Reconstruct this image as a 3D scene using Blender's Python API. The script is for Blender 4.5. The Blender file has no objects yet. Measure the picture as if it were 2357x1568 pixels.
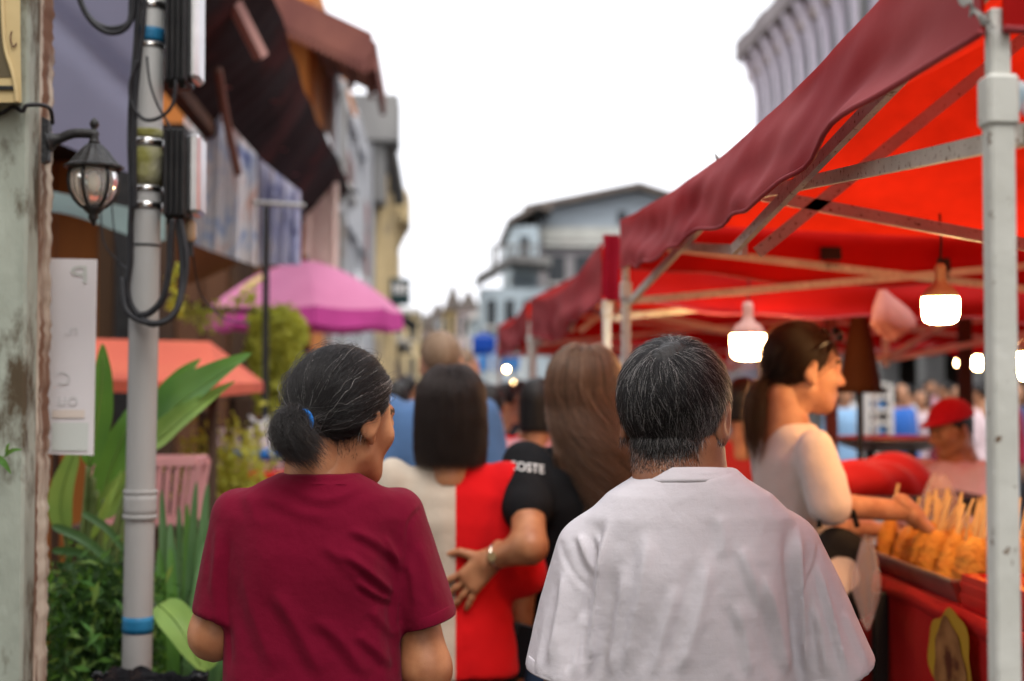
import bpy, math, random
import numpy as np
from mathutils import Vector, Matrix, Euler
random.seed(7); RNG = np.random.default_rng(11)
R = math.radians
SC = bpy.context.scene
COL = SC.collection
# ---------------------------------------------------------------- camera
CAM = np.array((0.0, 0.0, 1.55)); YAW = R(2.947); PITCH = R(1.94); FPX = 3273.6
cd = bpy.data.cameras.new('camera'); cam = bpy.data.objects.new('camera', cd); COL.objects.link(cam)
cam.location = CAM; cam.rotation_euler = (R(90) + PITCH, 0, -YAW)
cd.lens = 50; cd.sensor_width = 36; cd.clip_end = 2000; cd.clip_start = 0.05
cd.dof.use_dof = True; cd.dof.focus_distance = 2.22; cd.dof.aperture_fstop = 2.8; cd.dof.aperture_blades = 0
SC.camera = cam
# ---------------------------------------------------------------- world, sun, exposure
SUN_EL, SUN_AZ = R(60), R(160)
w = bpy.data.worlds.new('World'); SC.world = w; w.use_nodes = True
nt = w.node_tree; nt.nodes.clear()
sky = nt.nodes.new('ShaderNodeTexSky'); sky.sky_type = 'NISHITA'; sky.sun_disc = False
sky.sun_elevation = SUN_EL; sky.sun_rotation = SUN_AZ; sky.dust_density = 4; sky.air_density = 1.2
hs = nt.nodes.new('ShaderNodeHueSaturation'); hs.inputs['Saturation'].default_value = 0.12
mx = nt.nodes.new('ShaderNodeMixRGB'); mx.inputs[0].default_value = 0.65; mx.inputs[2].default_value = (7.4, 7.5, 8.0, 1)
bg = nt.nodes.new('ShaderNodeBackground'); bg.inputs['Strength'].default_value = 0.13
wo = nt.nodes.new('ShaderNodeOutputWorld')
nt.links.new(sky.outputs[0], hs.inputs['Color']); nt.links.new(hs.outputs[0], mx.inputs[1])
nt.links.new(mx.outputs[0], bg.inputs[0]); nt.links.new(bg.outputs[0], wo.inputs[0])
sd = bpy.data.lights.new('sun', 'SUN'); sd.energy = 0.8; sd.angle = R(25); sd.color = (1, .965, .92)
sun = bpy.data.objects.new('sun', sd); COL.objects.link(sun)
sdir = Vector((math.cos(SUN_EL) * math.sin(SUN_AZ), math.cos(SUN_EL) * math.cos(SUN_AZ), math.sin(SUN_EL)))
sun.rotation_euler = sdir.to_track_quat('Z', 'Y').to_euler(); sun.location = (-3, -4, 12)
vs = SC.view_settings; vs.view_transform = 'Standard'; vs.look = 'None'; vs.exposure = 1.1; vs.gamma = 1
SC.cycles.use_denoising = True; SC.cycles.max_bounces = 8; SC.cycles.transparent_max_bounces = 12
SC.cycles.sample_clamp_indirect = 6


# ---------------------------------------------------------------- photo ray helper (view units: 2357 x 1568)
_ca, _sa, _cp, _sp = math.cos(YAW), math.sin(YAW), math.cos(PITCH), math.sin(PITCH)
FWD = np.array((_sa * _cp, _ca * _cp, _sp)); RGT = np.array((_ca, -_sa, 0.0)); UPV = np.cross(RGT, FWD)
def V(x, y, Y):
    d = FWD + (x - 1178.5) / FPX * RGT + (784 - y) / FPX * UPV
    return Vector(CAM + d * (Y / d[1]))
def proj(P):
    D = np.asarray(P, float) - CAM
    z = D @ FWD
    return np.stack((1178.5 + FPX * (D @ RGT) / z, 784 - FPX * (D @ UPV) / z), -1)

# ---------------------------------------------------------------- object helpers
def tag(o, label=None, cat=None, group=None, kind=None):
    if label: o['label'] = label
    if cat: o['category'] = cat
    if group: o['group'] = group
    if kind: o['kind'] = kind
    return o
def thing(name, label, cat, loc=(0, 0, 0), rz=0, group=None):
    o = bpy.data.objects.new(name, None); COL.objects.link(o); o.empty_display_size = .1
    o.location = loc; o.rotation_euler = (0, 0, rz)
    return tag(o, label, cat, group)
def mesh_data(name, v, f, m, smooth=False):
    me = bpy.data.meshes.new(name)
    v = [tuple(p) for p in v] if not isinstance(v, np.ndarray) else v.tolist()
    f = f.tolist() if isinstance(f, np.ndarray) else f
    me.from_pydata(v, [], f); me.update()
    for q in (m if isinstance(m, (list, tuple)) else [m]):
        me.materials.append(q)
    if smooth:
        me.polygons.foreach_set('use_smooth', [True] * len(me.polygons))
    return me
def mk(name, v, f, m, parent=None, smooth=False, world=True):
    """one mesh object; vertices in world space unless world is False (then local to the parent)"""
    if parent is not None and world:
        mi = pmat(parent).inverted()
        v = [mi @ Vector(p) for p in v]
    o = bpy.data.objects.new(name, mesh_data(name, v, f, m, smooth)); COL.objects.link(o)
    o.parent = parent
    return o
def pmat(o):
    M = Matrix.LocRotScale(o.location, o.rotation_euler, o.scale)
    return pmat(o.parent) @ M if o.parent else M
def mkd(name, me, parent=None, loc=(0, 0, 0)):
    o = bpy.data.objects.new(name, me); COL.objects.link(o); o.parent = parent; o.location = loc
    return o
class G:
    """collects shapes of ONE object"""
    def __init__(s): s.v = []; s.f = []
    def add(s, v, f):
        n = len(s.v); s.v += [Vector(p) for p in v]; s.f += [tuple(i + n for i in q) for q in f]; return s
    def box(s, a, b):
        x0, y0, z0 = a; x1, y1, z1 = b
        x0, x1 = min(x0, x1), max(x0, x1); y0, y1 = min(y0, y1), max(y0, y1); z0, z1 = min(z0, z1), max(z0, z1)
        v = [(x0, y0, z0), (x1, y0, z0), (x1, y1, z0), (x0, y1, z0), (x0, y0, z1), (x1, y0, z1), (x1, y1, z1), (x0, y1, z1)]
        return s.add(v, [(0, 3, 2, 1), (4, 5, 6, 7), (0, 1, 5, 4), (1, 2, 6, 5), (2, 3, 7, 6), (3, 0, 4, 7)])
    def bbox(s, a, b, c=.004):
        """box with chamfered edges"""
        a = Vector(a); b = Vector(b); lo = Vector(map(min, a, b)); hi = Vector(map(max, a, b)); v = []; f = []
        cx = min(c, *(0.49 * (hi[i] - lo[i]) for i in range(3)))
        import itertools
        idx = {}
        for sx, sy, sz in itertools.product((0, 1), repeat=3):
            p = Vector((hi[0] if sx else lo[0], hi[1] if sy else lo[1], hi[2] if sz else lo[2]))
            dd = Vector((-cx if sx else cx, -cx if sy else cx, -cx if sz else cx))
            for ax in range(3):
                q = p.copy()
                for k in range(3):
                    if k != ax: q[k] += dd[k]
                idx[(sx, sy, sz, ax)] = len(v); v.append(q)
        for ax in range(3):
            o = [k for k in range(3) if k != ax]
            for sd_ in (0, 1):
                qd = []
                for u, w_ in ((0, 0), (1, 0), (1, 1), (0, 1)):
                    t = [0, 0, 0]; t[ax] = sd_; t[o[0]] = u; t[o[1]] = w_
                    qd.append(idx[(*t, ax)])
                f.append(tuple(qd))
        for ax in range(3):
            o = [k for k in range(3) if k != ax]
            for u in (0, 1):
                for w_ in (0, 1):
                    t0 = [0, 0, 0]; t1 = [0, 0, 0]; t1[ax] = 1
                    for t in (t0, t1): t[o[0]] = u; t[o[1]] = w_
                    f.append((idx[(*t0, o[0])], idx[(*t1, o[0])], idx[(*t1, o[1])], idx[(*t0, o[1])]))
        for sx, sy, sz in itertools.product((0, 1), repeat=3):
            f.append(tuple(idx[(sx, sy, sz, k)] for k in range(3)))
        return s.add(v, f)
    def bar(s, a, b, w, h=None, up=(0, 0, 1)):
        a = Vector(a); b = Vector(b); d = (b - a).normalized(); h = h or w
        u = Vector(up)
        if abs(d.dot(u)) > .97: u = Vector((0, 1, 0))
        sd_ = d.cross(u).normalized(); u = sd_.cross(d).normalized()
        v = []
        for p in (a, b):
            for i, j in ((-1, -1), (1, -1), (1, 1), (-1, 1)):
                v.append(p + sd_ * (i * w / 2) + u * (j * h / 2))
        return s.add(v, [(0, 1, 2, 3), (7, 6, 5, 4), (0, 4, 5, 1), (1, 5, 6, 2), (2, 6, 7, 3), (3, 7, 4, 0)])
    def tube(s, pts, r, n=8, closed=False, cap=True):
        pts = [Vector(p) for p in pts]; m = len(pts)
        rr = r if isinstance(r, (list, tuple)) else [r] * m
        v = []; f = []; prev = None
        for i, p in enumerate(pts):
            t = (pts[(i + 1) % m] - pts[i - 1]) if closed else (pts[min(i + 1, m - 1)] - pts[max(i - 1, 0)])
            t.normalize()
            if prev is None:
                u = t.orthogonal().normalized()
            else:
                u = (prev - t * prev.dot(t)).normalized()
            prev = u; w_ = t.cross(u)
            for k in range(n):
                a = 2 * math.pi * k / n
                v.append(p + u * (rr[i] * math.cos(a)) + w_ * (rr[i] * math.sin(a)))
        for i in range(m if closed else m - 1):
            j = (i + 1) % m
            for k in range(n):
                f.append((i * n + k, i * n + (k + 1) % n, j * n + (k + 1) % n, j * n + k))
        if cap and not closed:
            f.append(tuple(range(n))[::-1]); f.append(tuple(range((m - 1) * n, m * n)))
        return s.add(v, f)
    def lathe(s, prof, c=(0, 0, 0), n=20, flute=0):
        c = Vector(c); v = []; f = []
        for r, z in prof:
            for k in range(n):
                a = 2 * math.pi * k / n
                q = r * (1 + (flute * (1 if k % 2 else -1)))
                v.append(c + Vector((q * math.cos(a), q * math.sin(a), z)))
        for i in range(len(prof) - 1):
            for k in range(n):
                f.append((i * n + k, i * n + (k + 1) % n, (i + 1) * n + (k + 1) % n, (i + 1) * n + k))
        f.append(tuple(range(n))[::-1]); f.append(tuple(range((len(prof) - 1) * n, len(prof) * n)))
        return s.add(v, f)
    def grid(s, fn, nu, nv):
        v = []; f = []
        for i in range(nu + 1):
            for j in range(nv + 1):
                v.append(Vector(fn(i / nu, j / nv)))
        for i in range(nu):
            for j in range(nv):
                a = i * (nv + 1) + j
                f.append((a, a + nv + 1, a + nv + 2, a + 1))
        return s.add(v, f)
    def build(s, name, m, parent=None, smooth=False, world=True):
        return mk(name, s.v, s.f, m, parent, smooth, world)
def spline(pts, n=8):
    """Catmull-Rom through pts"""
    pts = [Vector(p) for p in pts]; out = []
    for i in range(len(pts) - 1):
        p0 = pts[max(i - 1, 0)]; p1 = pts[i]; p2 = pts[i + 1]; p3 = pts[min(i + 2, len(pts) - 1)]
        for k in range(n):
            t = k / n
            out.append(.5 * ((2 * p1) + (p2 - p0) * t + (2 * p0 - 5 * p1 + 4 * p2 - p3) * t * t + (3 * p1 - p0 - 3 * p2 + p3) * t ** 3))
    out.append(pts[-1]); return out

# ---------------------------------------------------------------- materials
def pbsdf(name):
    m = bpy.data.materials.new(name); m.use_nodes = True
    return m, m.node_tree, m.node_tree.nodes['Principled BSDF']
def c4(c): return (c[0], c[1], c[2], 1)
def mat(name, c, rough=.7, c2=None, scale=6, detail=6, bump=0, bscale=None, metal=0, spec=.2, stretch=None, lo=.35, hi=.65, sss=0, sheen=0, c3=None, scale3=2.5, lo3=.52, hi3=.62, coat=0):
    m, nt, b = pbsdf(name); N = nt.nodes.new; L = nt.links.new
    b.inputs['Roughness'].default_value = rough; b.inputs['Metallic'].default_value = metal
    b.inputs['Specular IOR Level'].default_value = spec
    if coat: b.inputs['Coat Weight'].default_value = coat
    if sheen: b.inputs['Sheen Weight'].default_value = sheen; b.inputs['Sheen Roughness'].default_value = .5
    if sss:
        b.inputs['Subsurface Weight'].default_value = sss; b.inputs['Subsurface Radius'].default_value = (.012, .005, .003); b.inputs['Subsurface Scale'].default_value = 1
    tc = N('ShaderNodeTexCoord'); mp = N('ShaderNodeMapping'); L(tc.outputs['Object'], mp.inputs[0])
    if stretch: mp.inputs['Scale'].default_value = stretch
    b.inputs['Base Color'].default_value = c4(c)
    out = None
    if c2 is not None:
        n = N('ShaderNodeTexNoise'); n.inputs['Scale'].default_value = scale; n.inputs['Detail'].default_value = detail
        L(mp.outputs[0], n.inputs['Vector'])
        r = N('ShaderNodeValToRGB'); r.color_ramp.elements[0].position = lo; r.color_ramp.elements[1].position = hi
        r.color_ramp.elements[0].color = c4(c); r.color_ramp.elements[1].color = c4(c2)
        L(n.outputs[0], r.inputs[0]); out = r.outputs[0]
        if c3 is not None:
            n3 = N('ShaderNodeTexNoise'); n3.inputs['Scale'].default_value = scale3; n3.inputs['Detail'].default_value = 9
            n3.inputs['Roughness'].default_value = .65
            L(mp.outputs[0], n3.inputs['Vector'])
            r3 = N('ShaderNodeValToRGB'); r3.color_ramp.elements[0].position = lo3; r3.color_ramp.elements[1].position = hi3
            L(n3.outputs[0], r3.inputs[0])
            mxn = N('ShaderNodeMixRGB'); L(r3.outputs[0], mxn.inputs[0]); L(out, mxn.inputs[1]); mxn.inputs[2].default_value = c4(c3); out = mxn.outputs[0]
        L(out, b.inputs['Base Color'])
    if bump:
        n2 = N('ShaderNodeTexNoise'); n2.inputs['Scale'].default_value = bscale or scale * 6; n2.inputs['Detail'].default_value = 8
        L(mp.outputs[0], n2.inputs['Vector'])
        bp = N('ShaderNodeBump'); bp.inputs['Strength'].default_value = bump; bp.inputs['Distance'].default_value = .01
        L(n2.outputs[0], bp.inputs['Height']); L(bp.outputs[0], b.inputs['Normal'])
    return m
def fabric(name, c, c2=None, slub=0, bump=.25, sheen=.15, fine=900):
    m, nt, b = pbsdf(name); N = nt.nodes.new; L = nt.links.new
    b.inputs['Roughness'].default_value = .92; b.inputs['Specular IOR Level'].default_value = .15
    b.inputs['Sheen Weight'].default_value = sheen; b.inputs['Sheen Roughness'].default_value = .45
    tc = N('ShaderNodeTexCoord')
    mp = N('ShaderNodeMapping'); mp.inputs['Scale'].default_value = (8, 8, 260); L(tc.outputs['Object'], mp.inputs[0])
    n = N('ShaderNodeTexNoise'); n.inputs['Scale'].default_value = 1.0; n.inputs['Detail'].default_value = 4; L(mp.outputs[0], n.inputs['Vector'])
    n0 = N('ShaderNodeTexNoise'); n0.inputs['Scale'].default_value = 7; n0.inputs['Detail'].default_value = 3; L(tc.outputs['Object'], n0.inputs['Vector'])
    ma = N('ShaderNodeMath'); ma.operation = 'MULTIPLY_ADD'; ma.inputs[1].default_value = slub; ma.inputs[2].default_value = .5 - slub / 2
    L(n.outputs[0], ma.inputs[0])
    mb = N('ShaderNodeMath'); mb.operation = 'MULTIPLY_ADD'; mb.inputs[1].default_value = .5; L(n0.outputs[0], mb.inputs[0]); 
    ms = N('ShaderNodeMath'); ms.operation = 'SUBTRACT'; L(ma.outputs[0], ms.inputs[0]); ms.inputs[1].default_value = .25
    L(ms.outputs[0], mb.inputs[2])
    r = N('ShaderNodeValToRGB'); r.color_ramp.elements[0].position = .3; r.color_ramp.elements[1].position = .7
    c2 = c2 or tuple(x * .8 for x in c)
    r.color_ramp.elements[0].color = c4(c2); r.color_ramp.elements[1].color = c4(c)
    L(mb.outputs[0], r.inputs[0]); L(r.outputs[0], b.inputs['Base Color'])
    wv = N('ShaderNodeTexNoise'); wv.inputs['Scale'].default_value = fine; wv.inputs['Detail'].default_value = 2; L(tc.outputs['Object'], wv.inputs['Vector'])
    wz = N('ShaderNodeTexNoise'); wz.inputs['Scale'].default_value = 34; wz.inputs['Detail'].default_value = 6; L(tc.outputs['Object'], wz.inputs['Vector'])
    b1 = N('ShaderNodeBump'); b1.inputs['Strength'].default_value = bump; b1.inputs['Distance'].default_value = .002; L(wv.outputs[0], b1.inputs['Height'])
    b2 = N('ShaderNodeBump'); b2.inputs['Strength'].default_value = .32; b2.inputs['Distance'].default_value = .008; L(wz.outputs[0], b2.inputs['Height']); L(b1.outputs[0], b2.inputs['Normal'])
    L(b2.outputs[0], b.inputs['Normal'])
    return m
def translucent(name, c, ct, f=.5, rough=.7, c2=None, scale=3, bump=.2, tv=.75):
    """cloth that lets light through"""
    m, nt, b = pbsdf(name); N = nt.nodes.new; L = nt.links.new
    b.inputs['Roughness'].default_value = rough; b.inputs['Specular IOR Level'].default_value = .12
    tc = N('ShaderNodeTexCoord'); n = N('ShaderNodeTexNoise'); n.inputs['Scale'].default_value = scale; n.inputs['Detail'].default_value = 7
    L(tc.outputs['Object'], n.inputs['Vector'])
    r = N('ShaderNodeValToRGB'); r.color_ramp.elements[0].position = .35; r.color_ramp.elements[1].position = .7
    r.color_ramp.elements[0].color = c4(c); r.color_ramp.elements[1].color = c4(c2 or tuple(x * .7 for x in c)); L(n.outputs[0], r.inputs[0]); L(r.outputs[0], b.inputs['Base Color'])
    bp = N('ShaderNodeBump'); bp.inputs['Strength'].default_value = bump; bp.inputs['Distance'].default_value = .02; L(n.outputs[0], bp.inputs['Height']); L(bp.outputs[0], b.inputs['Normal'])
    t = N('ShaderNodeBsdfTranslucent'); n5 = N('ShaderNodeTexNoise'); n5.inputs['Scale'].default_value = scale * .6; n5.inputs['Detail'].default_value = 8; n5.inputs['Roughness'].default_value = .6; L(tc.outputs['Object'], n5.inputs['Vector'])
    r5 = N('ShaderNodeValToRGB'); r5.color_ramp.elements[0].position = .33; r5.color_ramp.elements[1].position = .68; r5.color_ramp.elements[0].color = c4(tuple(x * tv for x in ct)); r5.color_ramp.elements[1].color = c4(ct); L(n5.outputs[0], r5.inputs[0]); L(r5.outputs[0], t.inputs[0])
    x = N('ShaderNodeMixShader'); x.inputs[0].default_value = f
    L(b.outputs[0], x.inputs[1]); L(t.outputs[0], x.inputs[2]); L(x.outputs[0], nt.nodes['Material Output'].inputs[0])
    return m
def emis(name, c, s):
    m, nt, b = pbsdf(name)
    b.inputs['Base Color'].default_value = c4(c); b.inputs['Emission Color'].default_value = c4(c); b.inputs['Emission Strength'].default_value = s
    return m
def glass(name, c=(1, 1, 1), rough=.03, trans=1.0, alpha=None):
    m, nt, b = pbsdf(name)
    b.inputs['Base Color'].default_value = c4(c); b.inputs['Roughness'].default_value = rough; b.inputs['Transmission Weight'].default_value = trans; b.inputs['IOR'].default_value = 1.2
    if alpha: b.inputs['Alpha'].default_value = alpha
    return m
def hairmat(name, c, rough=.3):
    m = bpy.data.materials.new(name); m.use_nodes = True; nt = m.node_tree
    nt.nodes.remove(nt.nodes['Principled BSDF']); h = nt.nodes.new('ShaderNodeBsdfHairPrincipled')
    h.parametrization = 'COLOR'; h.inputs['Roughness'].default_value = rough; h.inputs['Radial Roughness'].default_value = .4
    at = nt.nodes.new('ShaderNodeAttribute'); at.attribute_name = 'hcol'
    nt.links.new(at.outputs['Color'], h.inputs['Color'])
    df = nt.nodes.new('ShaderNodeBsdfDiffuse'); nt.links.new(at.outputs['Color'], df.inputs[0])
    xs = nt.nodes.new('ShaderNodeMixShader'); xs.inputs[0].default_value = .6; nt.links.new(h.outputs[0], xs.inputs[1]); nt.links.new(df.outputs[0], xs.inputs[2])
    nt.links.new(xs.outputs[0], nt.nodes['Material Output'].inputs[0])
    return m
M = {}
M['hair'] = hairmat('hair strands', (0, 0, 0), .28)
def skin(name, c): return mat(name, c, rough=.48, c2=(c[0] * .72, c[1] * .62, c[2] * .58), scale=22, bump=.10, bscale=500, spec=.4, sss=.18)
M['skin_tan'] = skin('tan skin', (.42, .185, .085)); M['skin_dark'] = skin('dark tan skin', (.27, .115, .058)); M['skin_fair'] = skin('fair skin', (.55, .30, .19)); M['skin_mid'] = skin('mid skin', (.42, .21, .11))
M['lip'] = mat('lips', (.36, .10, .08), .5); M['eye'] = mat('eyes', (.05, .035, .03), .15); M['brow'] = mat('eyebrows', (.06, .035, .022), .8)
M['cap_black'] = mat('black hair mass', (.008, .007, .007), .45, c2=(.02, .017, .015), scale=40, stretch=(1, 1, .1), bump=.5, bscale=120)
M['cap_tan'] = mat('light brown hair mass', (.16, .10, .06), .6, c2=(.22, .15, .10), scale=40, stretch=(1, 1, .1), bump=.5, bscale=120)
M['cap_brown'] = mat('brown hair mass', (.03, .016, .010), .45, c2=(.05, .026, .015), scale=40, stretch=(1, 1, .1), bump=.5, bscale=120)
# ---------------------------------------------------------------- implicit surfaces -> mesh (surface nets)
def ell(P, c, r, Rm=None):
    q = P - np.asarray(c, np.float32)
    if Rm is not None: q = q @ np.asarray(Rm, np.float32)
    r = np.asarray(r, np.float32)
    k0 = np.linalg.norm(q / r, axis=-1); k1 = np.linalg.norm(q / (r * r), axis=-1) + 1e-9
    return k0 * (k0 - 1) / k1
def rcone(P, a, b, r1, r2, sy=1.0):
    a = np.asarray(a, np.float32); b = np.asarray(b, np.float32)
    q = P - a; ba = b - a
    t = np.clip((q @ ba) / float(ba @ ba), 0, 1)
    dv = q - t[..., None] * ba
    if sy != 1: dv = dv * np.array((1, 1 / sy, 1), np.float32)
    return np.linalg.norm(dv, axis=-1) - (r1 + (r2 - r1) * t)
def chain(P, pts, rs, k=.02, sy=1.0):
    d = None
    for i in range(len(pts) - 1):
        e = rcone(P, pts[i], pts[i + 1], rs[i], rs[i + 1], sy)
        d = e if d is None else smin(d, e, k)
    return d
def loft(P, zs, rx, ry, cx=0, cy=0, n=2.3):
    z = P[..., 2]
    a = np.interp(z, zs, rx); b = np.interp(z, zs, ry)
    x0 = np.interp(z, zs, cx) if not np.isscalar(cx) else cx
    y0 = np.interp(z, zs, cy) if not np.isscalar(cy) else cy
    k = (np.abs((P[..., 0] - x0) / a) ** n + np.abs((P[..., 1] - y0) / b) ** n) ** (1 / n)
    d = (k - 1) * np.minimum(a, b)
    return np.maximum(d, np.maximum(z - zs[-1], zs[0] - z))
def smin(a, b, k):
    h = np.clip(.5 + .5 * (b - a) / k, 0, 1)
    return b + (a - b) * h - k * h * (1 - h)
def ssub(a, b, k):      # a minus b
    return -smin(-a, b, k)
def net(fn, lo, hi, h):
    lo = np.asarray(lo, float); hi = np.asarray(hi, float)
    n = np.ceil((hi - lo) / h).astype(int) + 1
    s = 3; nc = (n + s - 1) // s + 1
    ax = [lo[i] + h * s * (np.arange(nc[i]) + .5) - h * .5 for i in range(3)]
    C = np.stack(np.meshgrid(*ax, indexing='ij'), -1).astype(np.float32)
    vc = fn(C)
    big = np.repeat(np.repeat(np.repeat(vc, s, 0), s, 1), s, 2)[:n[0], :n[1], :n[2]].astype(np.float32).copy()
    near = np.abs(big) < h * s * 2.2 + .012
    idx = np.argwhere(near)
    P = (lo + idx * h).astype(np.float32)
    big[near] = fn(P)
    v = big; ins = v < 0
    cnt = np.zeros(n - 1, np.int32); acc = np.zeros((*(n - 1), 3), np.float32); quads = []
    ids = -np.ones(n - 1, np.int64); stored = []
    for a in range(3):
        sl0 = [slice(None)] * 3; sl1 = [slice(None)] * 3; sl0[a] = slice(0, -1); sl1[a] = slice(1, None)
        cross = ins[tuple(sl0)] != ins[tuple(sl1)]
        e = np.argwhere(cross)
        v0 = v[tuple(e.T)]; e1 = e.copy(); e1[:, a] += 1; v1 = v[tuple(e1.T)]
        p = e.astype(np.float32); p[:, a] += v0 / (v0 - v1)
        o = [k for k in range(3) if k != a]
        ring = []
        for du, dv in ((-1, -1), (0, -1), (0, 0), (-1, 0)):
            c = e.copy(); c[:, o[0]] += du; c[:, o[1]] += dv; ring.append(c)
            ok = ((c >= 0) & (c < n - 1)).all(1)
            t = tuple(c[ok].T)
            np.add.at(cnt, t, 1); np.add.at(acc, t, p[ok])
        stored.append((ring, v0 < 0, a))
    act = cnt > 0
    ids[act] = np.arange(act.sum())
    verts = acc[act] / cnt[act][:, None] * h + lo
    for ring, s0, a in stored:
        ok = np.ones(len(s0), bool)
        for c in ring: ok &= ((c >= 0) & (c < n - 1)).all(1)
        q = np.stack([ids[tuple(c[ok].T)] for c in ring], 1)
        fl = s0[ok] if a != 1 else ~s0[ok]
        q[~fl] = q[~fl][:, ::-1]
        quads.append(q)
    return verts, np.concatenate(quads)
def smooth_v(v, f, it=1, lam=.5):
    n = len(v); e = np.concatenate([f[:, [0, 1]], f[:, [1, 2]], f[:, [2, 3]], f[:, [3, 0]]])
    for _ in range(it):
        s = np.zeros_like(v); c = np.zeros(n)
        np.add.at(s, e[:, 0], v[e[:, 1]]); np.add.at(s, e[:, 1], v[e[:, 0]]); np.add.at(c, e[:, 0], 1); np.add.at(c, e[:, 1], 1)
        v = v + lam * (s / np.maximum(c, 1)[:, None] - v)
    return v
def normals(v, f):
    fn = np.cross(v[f[:, 2]] - v[f[:, 0]], v[f[:, 3]] - v[f[:, 1]])
    n = np.zeros_like(v)
    for k in range(4): np.add.at(n, f[:, k], fn)
    return n / (np.linalg.norm(n, axis=1)[:, None] + 1e-12)
def vnoise(P, s, seed=0):
    """cheap smooth pseudo noise from sines"""
    g = np.random.default_rng(seed); o = np.zeros(len(P))
    for k in range(7):
        d = g.normal(size=3); d /= np.linalg.norm(d); fr = s * g.uniform(.6, 1.7)
        o += np.sin(P @ d * fr + g.uniform(0, 6.28) + 1.3 * np.sin(P @ g.normal(size=3) * s * .4))
    return o / 7 * 1.6
def seg_d(Q, pts):
    """distance of 2D points to polyline and parameter along it"""
    pts = np.asarray(pts, float); best = np.full(len(Q), 1e9); bt = np.zeros(len(Q)); L = np.r_[0, np.cumsum(np.linalg.norm(np.diff(pts, axis=0), axis=1))]; sgn = np.zeros(len(Q))
    for i in range(len(pts) - 1):
        a = pts[i]; ba = pts[i + 1] - a; l2 = ba @ ba
        t = np.clip(((Q - a) @ ba) / l2, 0, 1); dv = Q - a - t[:, None] * ba; d = np.linalg.norm(dv, axis=1)
        m = d < best; best[m] = d[m]; bt[m] = (L[i] + t[m] * math.sqrt(l2)) / L[-1]
        sgn[m] = np.sign(ba[0] * dv[m, 1] - ba[1] * dv[m, 0])
    return best, bt, sgn
def folds(v, n, root, lst, soft=1.0):
    """raise cloth folds along traced lines on the side facing -Y; each fold (points, width, height mm)"""
    W = v + np.asarray(root)[None]
    Q = proj(W); face = np.clip(-n[:, 1] * 1.6, 0, 1); d = np.zeros(len(v))
    for pts, wd, amp in lst:
        p3 = [(x, y, 0) for x, y in pts]
        pp = [(q.x, q.y) for q in spline(p3, 6)] if len(pts) > 2 else pts
        dist, t, s = seg_d(Q, pp)
        ends = np.clip(t / .22, 0, 1) * np.clip((1 - t) / .22, 0, 1)
        ends = ends * ends * (3 - 2 * ends)
        if wd < 7: ends = np.clip(t / .03, 0, 1) * np.clip((1 - t) / .03, 0, 1)
        # ridge with a hollow on one side
        x = dist * s / wd
        d += amp * .001 * ends * (np.exp(-np.abs(x * 1.15) ** 1.35) - .55 * np.exp(-(x - 1.4) ** 2 / .8))
    return v + n * (d * face)[:, None]
# ---------------------------------------------------------------- head, hands, bodies
def rotz(a): c, s = math.cos(a), math.sin(a); return np.array(((c, -s, 0), (s, c, 0), (0, 0, 1)))
def roty(a): c, s = math.cos(a), math.sin(a); return np.array(((c, 0, s), (0, 1, 0), (-s, 0, c)))
def rotx(a): c, s = math.cos(a), math.sin(a); return np.array(((1, 0, 0), (0, c, -s), (0, s, c)))
SKULL_C = np.array((0, -.012, .028)); SKULL_R = np.array((.074, .094, .088))
def head_sdf(P, det=True, neck=.052, earR=1.0):
    d = ell(P, SKULL_C, SKULL_R)
    d = smin(d, ell(P, (0, .028, -.03), (.06, .066, .078)), .03)
    d = smin(d, ell(P, (0, .062, -.088), (.028, .026, .022)), .03)
    d = smin(d, rcone(P, (-.045, .0, -.06), (-.02, .06, -.092), .018, .015), .025)
    d = smin(d, rcone(P, (.045, .0, -.06), (.02, .06, -.092), .018, .015), .025)
    for s in (-1, 1):
        d = smin(d, ell(P, (s * .040, .058, -.022), (.022, .022, .022)), .02)
    d = smin(d, rcone(P, (-.032, .080, .024), (.032, .080, .024), .011, .011), .015)
    d = smin(d, rcone(P, (0, .088, .014), (0, .112, -.026), .006, .0105), .010)
    d = smin(d, rcone(P, (-.009, .099, -.031), (.009, .099, -.031), .008, .008), .008)
    if det:
        for s in (-1, 1):
            d = ssub(d, ell(P, (s * .031, .100, .004), (.017, .014, .009)), .012)
            d = np.minimum(d, ell(P, (s * .031, .081, .003), (.0125, .0115, .0115)))
        d = smin(d, rcone(P, (-.018, .088, -.058), (.018, .088, -.058), .006, .006), .006)
        d = smin(d, rcone(P, (0, .091, -.057), (0, .0915, -.057), .0075, .0075), .006)
        d = smin(d, rcone(P, (-.014, .088, -.069), (.014, .088, -.069), .0065, .0065), .006)
        d = ssub(d, rcone(P, (-.022, .100, -.0635), (.022, .100, -.0635), .0035, .0035), .004)
    nk = rcone(P, (0, -.022, -.05), (0, -.048, -.20), neck, neck + .006)
    d = smin(d, nk, .03)
    for s in (-1, 1):
        Rm = rotz(s * R(-24)) @ rotx(R(-12))
        e = ell(P, (s * .079, -.016, -.008), (.0075, .0185, .032 * earR), Rm)
        e = smin(e, ell(P, (s * .075, -.004, -.034), (.006, .010, .013)), .008)
        e = ssub(e, ell(P, (s * .089, -.012, -.004), (.006, .0115, .022), Rm), .004)
        d = smin(d, e, .007)
    return d
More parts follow.
